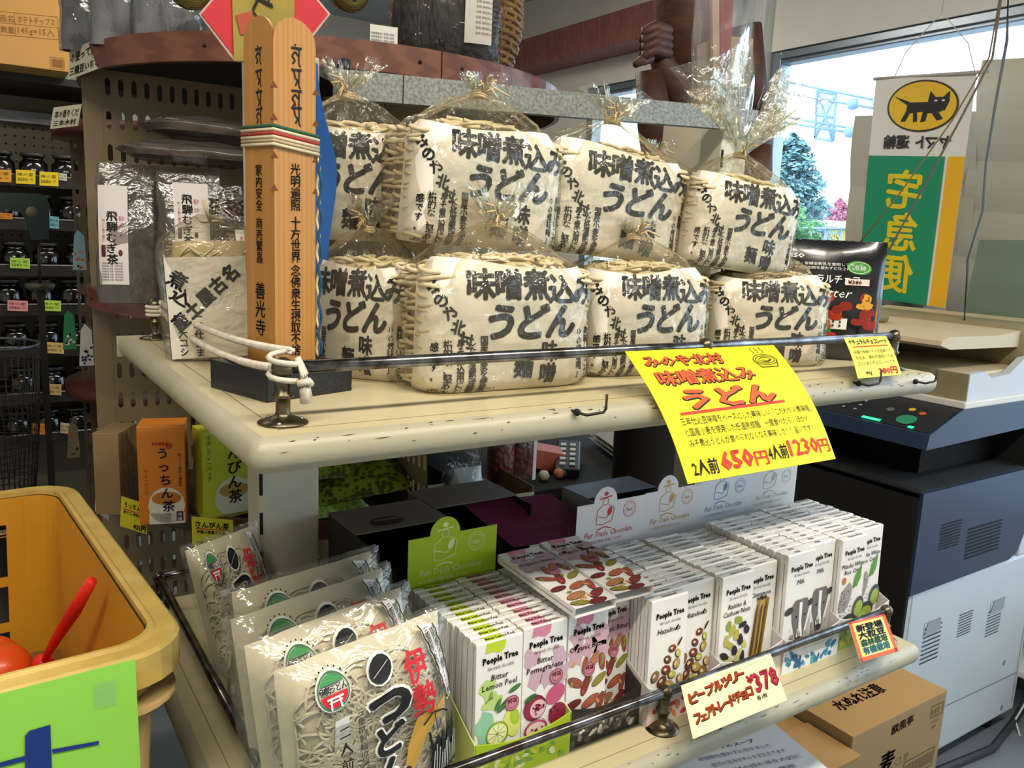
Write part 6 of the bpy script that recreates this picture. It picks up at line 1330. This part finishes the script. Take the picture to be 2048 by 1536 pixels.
b = MB(); lathe(b, [(0, -1.1), (.12, -1.1), (.10, -1.05), (.08, -.5), (.09, .05), (.09, .14), (0, .14)], .05, .09, M('pedestal_black', '#100d0b', .9), 20); b.build('pedestal', t)
# tall clear bag with cardboard and a wooden stick, hanging in front of the carving
t = thing('tall_clear_bag', 'tall clear bag holding a wooden stick, red strip and cardboard, behind the spiky udon bag', 'bag')
yb_ = .40
def TB(px, py, o=0.0): return P(px, py, 1, yb_ - o)
def tslab(nm, pts, mat, o=0.0, th=.003):
    g = MB(); n = len(pts); vs = [TB(x, y, o) for x, y in pts] + [TB(x, y, o) + Vector((0, th, 0)) for x, y in pts]; g.add(vs, [tuple(range(n)), tuple(range(2 * n - 1, n - 1, -1))] + [(i, (i + 1) % n, n + (i + 1) % n, n + i) for i in range(n)], mat); return g.build(nm, t)
tslab('cardboard_liner', [(1394, 90), (1432, 78), (1432, 214), (1398, 222)], M('liner_brown', '#9b8068', .7)); tslab('cardboard_liner', [(1448, 70), (1506, 78), (1500, 176), (1448, 172)], M('liner_tan', '#bf9f7c', .7))
tslab('wooden_stick', [(1424, -40), (1438, -40), (1440, 215), (1428, 218)], M('pale_stick', '#cda57c', .6), .012, .006); tslab('red_strip', [(1441, -40), (1470, -40), (1462, 90), (1452, 165), (1441, 168)], M('red_strip', '#a3342c', .5), .006, .002)
g = MB(); grid(g, lambda u, v: (lambda a_: tuple(TB(1382 + 122 * u + 8 * (1 - v), -60 + 290 * v) + Vector((0, -.030 * math.sin(PI * u) - .004 * math.sin(v * 9 + u * 7), 0))))(0), 24, 22, FILM('tall_bag_film', '#f2f4f6', gloss=.14, rough=.12, bs=14, strength=.6, haze=.10, hazecol='#c9ced4')); g.build('film', t)
g = MB(); grid(g, lambda u, v: tuple(TB(1382 + 122 * u + 8 * (1 - v), -60 + 290 * v) + Vector((0, .012 * math.sin(PI * u), 0))), 8, 8, MATS['tall_bag_film']); g.build('film', t)
t = thing('white_board_box', 'ivory white box with a ribbed right edge behind the spiky udon bag', 'box', (P(1440, 300, 1, .36).x, .365, -.0))
b = MB(); wv = .030; box(b, -wv, wv, -.0, .10, .0, P(1440, 222, 1, .36).z, M('ivory_box', '#ded6c0', .6), .002); b.build('box', t)

# ================================================================== right: delivery banner, blinds, cables, copier, cartons
XBN = 2.12
def BQ(px, py, x=XBN): return P(px, py, 0, x)
m_ban = M('banner_cloth', '#e9e7e2', .7); 
t = thing('delivery_banner', 'white, green and yellow hanging banner seen from behind with mirrored letters and a cat emblem', 'banner')
AL, AR, BLq = BQ(1765, 160), BQ(1950, 148), BQ(1716, 590)
u0 = BQ(1717, 590); TL, TR, BL_, BR_ = BQ(1752, 158), BQ(1952, 146), BQ(1716, 592), BQ(1892, 616)
def BM(u, v, o=0.0):
    """u 0..1 left to right, v 0..1 top to bottom, as the back of the banner faces the shop"""
    p_ = (TL * (1 - u) + TR * u) * (1 - v) + (BL_ * (1 - u) + BR_ * u) * v
    return tuple(p_ + Vector((-o - .004 * math.sin(u * 5 + v * 3), 0, 0)))
b = MB(); grid(b, lambda u, v: BM(u, v), 10, 16, m_ban); grid(b, lambda u, v: BM(u, v, -.0015), 6, 10, m_ban)
grn, yel = M('banner_green', '#12936a', .7), M('banner_yellow', '#f2b91f', .7)
def brect(u0, u1, v0, v1, m, o): grid(b, lambda a, c: BM(u0 + (u1 - u0) * a, v0 + (v1 - v0) * c, o), 5, 12, m)
brect(.0, .80, .345, 1.0, grn, .0016); brect(.83, 1.0, .345, 1.0, yel, .0016)
BT_ = lambda u, v, o=0.0: BM(u, 1 - v, o)
# mirrored letters: u runs backwards
def btxt(s, u, v, h, w, m, bold=.05, vert=False):
    asp = (TL - BL_).length / (TR - TL).length
    q = lambda a, c, o=0.0: BM(u - a, 1 - (v + c / asp), o + .0022)
    x = 0
    for i, ch in enumerate(s):
        if vert: txt(b, lambda a, c, o=0.0: BM(u - a, 1 - (v - i * h * 1.02 / asp + c / asp), o + .0022), ch, 0, 0, h, m, bold=bold, res=2, sx=w)
        else: txt(b, q, ch, i * h * .98 * w, 0, h, m, bold=bold, sx=w)
btxt('ヤマト運輸', .84, .692, .140, 1.0, C('#2b2b2b'), bold=.03)
btxt('宅急便', .60, .435, .40, 1.0, C('#e8cf1f', .7), vert=True, bold=.025)
blob(b, BT_, .52, .872, .355, .112, C('#3a352c'), n=36, off=.0020); blob(b, BT_, .52, .872, .335, .104, C('#f0c22a'), n=36, off=.0026)
cat = [(.22, .875), (.30, .852), (.36, .845), (.55, .85), (.60, .885), (.64, .862), (.70, .862), (.77, .888), (.76, .845), (.72, .818), (.74, .79), (.68, .775), (.66, .80), (.62, .776), (.56, .76), (.52, .765), (.57, .795), (.54, .812), (.47, .805), (.46, .77), (.42, .765), (.42, .805), (.36, .80), (.33, .768), (.28, .77), (.34, .815), (.33, .84), (.24, .868)]
for tri in ([(.21, .878), (.36, .835), (.38, .85)], [(.35, .80), (.36, .848), (.56, .848), (.60, .81)], [(.56, .80), (.56, .855), (.575, .895), (.63, .868), (.70, .868), (.76, .893), (.765, .85), (.73, .812), (.64, .80)], [(.35, .81), (.40, .81), (.35, .765), (.30, .765)], [(.42, .81), (.46, .81), (.47, .765), (.43, .762)], [(.52, .81), (.57, .81), (.55, .765), (.50, .762)], [(.58, .815), (.66, .81), (.72, .775), (.66, .768)]):
    poly(b, [(u + .02, v + .040) for u, v in tri], BT_, C('#1b1b20'), .0034)
for e_ in (.635, .705): blob(b, BT_, e_ + .02, .893, .016, .004, WHITE, off=.0042)
b.build('cloth', t)
b = MB(); tube(b, [BQ(1748, 158), BQ(1978, 143)], .005, M('grey_rod', '#b9b6ae', .5), 8); b.build('rod', t)
b = MB(); tp = BQ(1884, 25); tube(b, [BQ(1812, 104), tp, BQ(1936, 86)], .0016, M('white_string', '#e6e4de', .7), 5); tube(b, [tp, tp + Vector((0, 0, CEIL - tp.z))], .0016, MATS['white_string'], 5); tube(b, [BQ(1812, 104), BQ(1790, 152)], .0016, MATS['white_string'], 5); tube(b, [BQ(1936, 86), BQ(1950, 144)], .0016, MATS['white_string'], 5); b.build('string', t)
# paper blinds on the glass
m_blind = M('translucent_paper', '#cfcab8', .8, c2='#c4bfac', ns=3, contrast=.1)
XB2 = 2.30
for nm, lb, quad, folds in (('paper_blind', 'creased cream paper sheet on the glass behind the left side of the banner', ((1712, 232), (1765, 228), (1680, 505), (1745, 505)), 4), ('paper_blind', 'large cream paper sheet covering the glass right of the banner', ((1965, 120), (2150, 110), (1890, 700), (2110, 750)), 6)):
    q_ = [BQ(x, y, XB2) for x, y in quad]; t = thing(nm, lb, 'blind'); b = MB()
    if folds == 4: q_ = [BQ(1710, 232, XB2), BQ(1960, 222, XB2), BQ(1672, 780, XB2), BQ(1930, 790, XB2)]
    grid(b, lambda u, v: tuple(((q_[0] * (1 - u) + q_[1] * u) * (1 - v) + (q_[2] * (1 - u) + q_[3] * u) * v) + Vector((-.010 * abs(math.sin(v * PI * folds)) , 0, 0))), 4, 36, m_blind, smooth=False)
    grid(b, lambda u, v: tuple(((q_[0] * (1 - u) + q_[1] * u) * (1 - v) + (q_[2] * (1 - u) + q_[3] * u) * v) + Vector((.004, 0, 0))), 2, 2, m_blind); b.build('sheet', t)
t = thing('acrylic_sheet', 'pale green acrylic sheet standing on the copier at the right edge', 'sheet', (0, 0, 0)); b = MB()
q_ = [BQ(1958, 480, 2.10), BQ(2200, 480, 2.10), BQ(1915, 690, 2.10), BQ(2200, 700, 2.10)]
n_ = Vector((.006, 0, 0)); b.add([q_[0], q_[1], q_[3], q_[2]] + [q + n_ for q in (q_[0], q_[1], q_[3], q_[2])], [(0, 1, 2, 3), (7, 6, 5, 4), (0, 4, 5, 1), (1, 5, 6, 2), (2, 6, 7, 3), (3, 7, 4, 0)], FILM('green_acrylic', '#c3d8cc', gloss=.08, rough=.1, bs=4, strength=.1, haze=.25, hazecol='#b3c4b4')); b.build('sheet', t)
t = thing('grey_fabric_cover', 'grey crumpled fabric under the banner behind the copier', 'fabric'); b = MB()
grid(b, lambda u, v: tuple(BQ(1640 + 215 * u, 598 + 130 * v, 2.22) + Vector((-.02 * math.sin(u * 9 + v * 2) - .01 * math.sin(u * 23), 0, 0))), 30, 12, M('grey_fabric', '#8c8f84', .85, c2='#777a70', ns=8)); grid(b, lambda u, v: tuple(BQ(1848 + 45 * u, 612 + 116 * v, 2.215) + Vector((-.006 * math.sin(v * 18), 0, 0))), 6, 16, M('white_plastic_sheet', '#dfe3e4', .4)); b.build('fabric', t)
# hanging cables
m_cab = M('grey_brown_cable', '#6d675c', .6)
t = thing('hanging_cable', 'thin brown double cable running diagonally across the banner', 'cable'); b = MB()
tube(b, [P(2010, -60, 0, 1.75), P(1985, 115, 0, 1.75), P(1920, 240, 0, 1.75), P(1800, 460, 0, 1.75), P(1745, 560, 0, 1.75)], .0026, m_cab, 6); tube(b, [P(2010, -60, 0, 1.76), P(1978, 115, 0, 1.76), P(1905, 240, 0, 1.76), P(1790, 400, 0, 1.76), P(1722, 482, 0, 1.76)], .0018, M('tan_cable', '#8c7450', .6), 6); b.build('cable', t)
t = thing('hanging_cable', 'single grey cable hanging straight in front of the cream sheet at right', 'cable'); b = MB(); tube(b, [P(2018, -60, 0, 1.9), P(2014, 80, 0, 1.9), P(1990, 215, 0, 1.9), P(1972, 330, 0, 1.9), P(1966, 420, 0, 1.9), P(1936, 520, 0, 1.9), P(1926, 684, 0, 1.9)], .0034, M('grey_cable', '#6a7070', .6), 6); b.build('cable', t)

# copier
m_cw = M('copier_white', '#c3cdd6', .45); m_navy = M('copier_navy', '#22344e', .45); m_nblk = M('copier_black', '#050608', .9); m_beige = M('copier_beige', '#cdbb98', .5); m_beiged = M('copier_beige_dark', '#8f8361', .55)
QX, QY = 1.485, .300
t = thing('photocopier', 'office photocopier, pale blue-white body with navy upper part, right of the rack', 'photocopier', (QX, QY, FLOOR))
z_ = lambda px, py: P(px, py, 1, QY).z - FLOOR
x_ = lambda px, py: P(px, py, 1, QY).x - QX
WX, DY = .60, .62
zn0, zn1 = z_(1819, 1190), z_(1850, 985)
b = MB(); box(b, 0, WX, 0, DY, .055, zn0, m_cw, .008); body = b.build('body', t)
b = MB(); F = lambda u, v, o=0.0: (u, -o, v)
ds = C('#7c8894'); line(b, F, [(x_(1890, 1412), z_(1890, 1412)), (x_(2032, 1345), z_(2032, 1345))], .003, ds, .001); line(b, F, [(.012, .08), (.012, zn0)], .002, ds, .001); line(b, F, [(WX - .02, .08), (WX - .02, zn0)], .002, ds, .001)
for (px, py) in ((2008, 1325), (2003, 1415)): blob(b, F, x_(px, py), z_(px, py), .006, .008, C('#8792a0'), off=.0012)
b.build('seam_lines', t)
for (cx0, cy0, w_, h_) in ((1838, 1330, .075, .085), (1912, 1275, .062, .055), (1968, 1275, .068, .065)):
    g = MB(); X, Z = x_(cx0, cy0), z_(cx0, cy0)
    for k in range(9): g.add([(X, -.0008, Z + k * h_ / 8), (X + w_, -.0008, Z + k * h_ / 8), (X + w_, -.0008, Z + k * h_ / 8 + h_ / 22), (X, -.0008, Z + k * h_ / 8 + h_ / 22)], [(0, 1, 2, 3)], M('vent_dark', '#39444f', .6))
    g.build('vent', t)
for (px, py) in ((1845, 1275), (1978, 1230)):
    g = MB(); X, Z = x_(px, py), z_(px, py); w_, h_ = .07, .035
    g.add([(X, -.001, Z), (X + w_, -.001, Z), (X + w_, -.001, Z + h_), (X, -.001, Z + h_), (X + .006, .0, Z + .004), (X + w_ - .004, .0, Z + .010), (X + w_ - .004, .0, Z + h_ - .003), (X + .006, 0, Z + h_ - .003)], [(0, 1, 5, 4), (1, 2, 6, 5), (2, 3, 7, 6), (3, 0, 4, 7)], m_cw)
    g.add([(X + .004, -.0016, Z + .003), (X + w_ - .003, -.0016, Z + .003), (X + w_ - .003, -.0016, Z + h_ - .002), (X + .014, -.0016, Z + h_ - .002)], [(0, 1, 2, 3)], M('recess_grey', '#98a2ac', .6)); g.build('grip_recess', t)
b = MB(); xr = x_(2035, 1115); prism(b, [(-.010, zn0), (xr - .06, zn0 + .004), (xr - .02, zn0 + .02), (xr, zn0 + .06), (xr, zn1 - .0), (-.010, zn1)], -.006, DY, m_navy, ax=1); b.build('navy_side', t)
b = MB(); box(b, xr + .002, WX, .0, DY, zn0, zn1, m_cw, .004); b.build('rear_cover', t)
for (px, py, w_, h_, nn) in ((1870, 1100, .085, .065, 9), (1922, 1118, .155, .080, 9)):
    g = MB(); X, Z = x_(px, py), z_(px, py)
    for k in range(nn): g.add([(X, -.0072, Z + k * h_ / nn), (X + w_, -.0072, Z + k * h_ / nn), (X + w_, -.0072, Z + k * h_ / nn + h_ / 22), (X, -.0072, Z + k * h_ / nn + h_ / 22)], [(0, 1, 2, 3)], m_nblk)
    g.build('vent', t)
# output cavity filled and covered with black for its shade; front face
b = MB(); zc0 = z_(1864, 890) - .0; box(b, .13, WX, .09, DY, zn1, zc0, m_nblk); box(b, .45, WX, .005, .09, zn1, zc0, m_nblk); box(b, -.012, .0, 0.0, DY, .09, zn1, m_nblk, .003); box(b, -.012, .10, .0, DY, zn1 - .015, zn1 + .002, m_nblk, .003); box(b, .0, WX, .004, DY, zn1, zn1 + .003, m_nblk); b.build('output_cavity', t)
# scanner deck with sloped control panel
zt_ = z_(1932, 818) ; zd = zt_
b = MB(); prism(b, [(-.015, zc0 - .010), (WX, zc0 + .004), (WX, zd), (.115, zd), (-.008, zc0 + .022)], .0, DY, m_navy, ax=1); b.build('scanner_deck', t)
PA, PB = Vector((-.006, 0, zc0 + .0235)), Vector((.113, 0, zd + .0012)); sl = (PB - PA)
CPn = lambda u, v, o=0.0: tuple(PA + Vector((0, DY - u, 0)) + sl * v + Vector((-sl.z, 0, sl.x)).normalized() * (o + .0006))
b = MB(); rect(b, CPn, .01, DY - .004, .02, .96, M('panel_dark', '#20242c', .4), 0); b.build('control_panel', t)
b = MB(); rect(b, CPn, .19, .33, .30, .93, M('lcd_grey', '#5f6a70', .25), .001); b.build('touch_screen', t)
def btn(nm, u, v, r, m, sq=1.0): g = MB(); blob(g, CPn, u, v, r, r * 8 * sq / 1.0 * .9 / 1, m, off=.0016, n=20); return g.build(nm, t)
btn('start_button', DY - .075, .27, .022, M('start_green', '#2f8f6a', .4)); btn('button', DY - .088, .62, .008, M('btn_yellow', '#d8b03c', .4)); btn('button', DY - .060, .56, .008, M('btn_red', '#c05a3c', .4)); btn('button', DY - .13, .48, .009, M('btn_grey', '#6d6a66', .4))
for k in range(12): btn('key', DY - .20 - (k % 3) * .030, .25 + (k // 3) * .17, .004, M('key_pale', '#9aa0a4', .4))
for k in range(10): btn('key', DY - .30 - (k % 5) * .016 + .0, .16 + (k // 5) * .14, .003, MATS['key_pale'])
g = MB(); rect(g, CPn, DY - .165, DY - .12, .02, .09, M('status_led', '#2fe08a', .4, emit=1.2), .002); rect(g, CPn, DY - .055, DY - .043, .03, .10, MATS['status_led'], .002); g.build('indicator', t)
b = MB(); box(b, .110, WX, -.004, DY, zd, zd + .016, M('copier_trim', '#dcd6cc', .5), .003); b.build('trim', t)
# document feeder: tray, body and upper tray
b = MB(); z0 = zd + .016
prism(b, [(.125, z0), (WX, z0), (WX, z0 + .10), (.36, z0 + .085), (.30, z0 + .052), (.22, z0 + .046), (.19, z0 + .062), (.125, z0 + .060)], .003, .020, M('copier_lid_white', '#c9cbd0', .45), ax=1)
box(b, .125, WX, .0205, DY - .02, z0, z0 + .045, m_beiged, .003); box(b, .122, .127, .003, DY - .02, z0, z0 + .060, m_beiged, .001); b.build('platen_cover', t)
b = MB(); box(b, .13, .45, .022, DY - .03, z0 + .045, z0 + .058, m_beige, .004); b.build('output_tray', t)
b = MB(); box(b, .40, WX, .022, DY - .01, z0 + .052, z0 + .155, m_beiged, .02); b.build('feeder_body', t)
b = MB(); prism(b, [(.06, .150), (.10, .140), (.40, .135), (.60, .16), (.60, .19), (.30, .165), (.09, .168), (.062, .160)], .04, DY * .82, m_beige, ax=1)
for v in range(len(b.v)): x, y, z = b.v[v]; b.v[v] = (x, y, z + z0 - .03)
b.build('document_tray', t)
b = MB(); box(b, .05, .30, DY * .50, DY - .01, z0 + .135, z0 + .160, m_beiged, .01); box(b, .12, .15, DY * .48, DY * .50, z0 + .142, z0 + .154, M('guide_brown', '#7d5f44', .5)); b.build('paper_guide', t)
b = MB(); box(b, .38, .55, .03, .05, z0 + .02, z0 + .045, M('latch_grey', '#9aa0a6', .4)); b.build('latch', t)
for (x, y) in ((.05, .05), (WX - .05, .05), (.05, DY - .05), (WX - .05, DY - .05)):
    b = MB(); lathe(b, [(0, 0), (.02, 0), (.022, .02), (.02, .056), (0, .056)], x, y, m_nblk, 12); b.build('castor', t)
# white unit and cables by the window
t = thing('white_wire_rack', 'white low metal shelf by the window behind the copier', 'shelf', (2.14, .62, FLOOR)); b = MB()
t.location = (2.20, .15, FLOOR)
for zz in (.12, .30): 
    b = MB(); box(b, -.06, .10, -.15, .55, zz, zz + .02, m_whitepost, .004); b.build('shelf_board', t)
for y in (-.14, .54): b = MB(); box(b, -.055, -.035, y - .01, y + .01, 0, .45, m_whitepost, .002); b.build('leg', t)
t = thing('floor_cable', 'thick dark cable curling over the floor at the lower right', 'cable'); b = MB(); m_fc = M('dark_cable', '#333a42', .5)
tube(b, [P(1700, 1640, 2, FLOOR + .012), P(1880, 1540, 2, FLOOR + .012), P(1985, 1497, 2, FLOOR + .012), P(2030, 1440, 2, FLOOR + .012), P(2052, 1400, 2, FLOOR + .03), P(2058, 1330, 2, FLOOR + .14)], .010, m_fc, 8); b.build('cable', t)
t = thing('floor_cable', 'thin white cord hanging down beside the thick dark cable', 'cable'); b = MB(); tube(b, [P(2060, 1390, 0, 2.15), P(2030, 1440, 0, 2.1), P(2045, 1490, 0, 2.05), P(2070, 1520, 0, 2.0)], .003, M('cord_white', '#c9d3da', .5), 6); b.build('cable', t)

# cardboard cartons under the shelf
m_cb = M('cardboard', '#b98f55', .75, c2='#b08650', ns=5, contrast=.1); m_cbs = M('cardboard_side', '#9b835a', .75, c2='#937b54', ns=5, contrast=.1); m_br = C('#4a2a1c', .8)
ctn = thing('cardboard_carton', 'cardboard carton with dark brush writing under the right end of the lower shelf', 'carton', (1.066, .140, -.70), (0, 0, 0))
b = MB(); box(b, 0, .309, 0, .26, -.24, -.0005, m_cbs, .001); box(b, 0, .309, .0, .26, -.0006, .0008, m_cb); b.build('box', ctn)
b = MB(); Tm = lambda u, v, o=0.0: (u, v, .001 + o); Fm = lambda u, v, o=0.0: (u, -.0004 - o, v - .24)
txt(b, Tm, '水ぬれ注意', .055, .062, .034, m_br, width=.145, bold=.03, rot=0)
txt(b, Fm, '欧風亭', .125, .205, .022, m_br, width=.07, bold=.02, rot=2); txt(b, Fm, '麦', .100, .128, .052, m_br, bold=.03); txt(b, Fm, '念', .095, .070, .055, m_br, bold=.03); txt(b, Fm, 'CUP', .150, .128, .026, C('#7d6a48', .8)); 
txt(b, Fm, 'PET', .262, .200, .018, C('#5d4a34', .8)); line(b, Fm, [(.258, .196), (.300, .196), (.300, .220), (.258, .220), (.258, .196)], .0016, C('#5d4a34', .8)); txt(b, Fm, '500ml', .264, .182, .009, C('#5d4a34', .8)); txt(b, Fm, '24本', .266, .170, .009, C('#5d4a34', .8))
line(b, Fm, [(.185, .085), (.290, .085), (.290, .125), (.185, .125), (.185, .085)], .0018, C('#5d4a34', .8)); [line(b, Fm, [(.192 + k * .0042, .092), (.192 + k * .0042, .118)], .0012 + .0008 * (k % 3 == 0), C('#5d4a34', .8)) for k in range(23)]
b.build('print', ctn)
c2t = thing('cardboard_carton', 'plain carton underneath the one with brush writing', 'carton', (1.07, .145, FLOOR)); b = MB(); box(b, 0, .30, 0, .25, 0, .159, m_cbs, .001); b.build('box', c2t)
c3t = thing('cardboard_carton', 'open-flapped carton left of the brush-written one, half under the white sheet', 'carton', (.862, .120, FLOOR)); b = MB(); box(b, 0, .198, 0, .24, 0, .375, m_cbs, .001); box(b, .0, .198, 0, .24, .375, .3762, m_cb); b.build('box', c3t)
b = MB(); box(b, .03, .198, -.002, .11, .3765, .381, m_cb, .0005); b.build('flap', c3t)
g, mp, wl, hl, kw = card('x', 'white printed sheet with rows of small blue-grey text under the lower shelf', (P(1220, 1455, 2, -.56), P(1495, 1405, 2, -.56), P(1460, 1700, 2, -.62)), 'printed sheet', '#e3dcdc', bend=.004)
ctext(g, mp, wl, hl, 'こだわりのスープ', .35, .66, .035, C('#3a3a4a'), w=.4)
for i, s_ in enumerate(('添加物を使わずに作りました', '自然の旨みがそのまま生きてます', '具材の持ち味を大切に', '国内産の野菜を使用', '小麦粉は国産です', '保存料は不使用', '昆布と鰹の合わせ出汁', 'お湯を注いで三分')): ctext(g, mp, wl, hl, s_, .30 + .05 * (i % 3), .60 - i * .062, .034, C('#4a4a5c'), w=.52, bold=0)
g.build('printed_sheet', None, **kw)
t = thing('sheet_support', 'grey slanted carton carrying the white printed sheet', 'carton', (.52, .02, FLOOR + .05)); b = MB(); box(b, -.02, .27, .03, .30, 0.0005, .435, M('grey_carton', '#8d8c8a', .7), .002); b.build('box', t)
bpy.data.objects.remove(FONT_O)
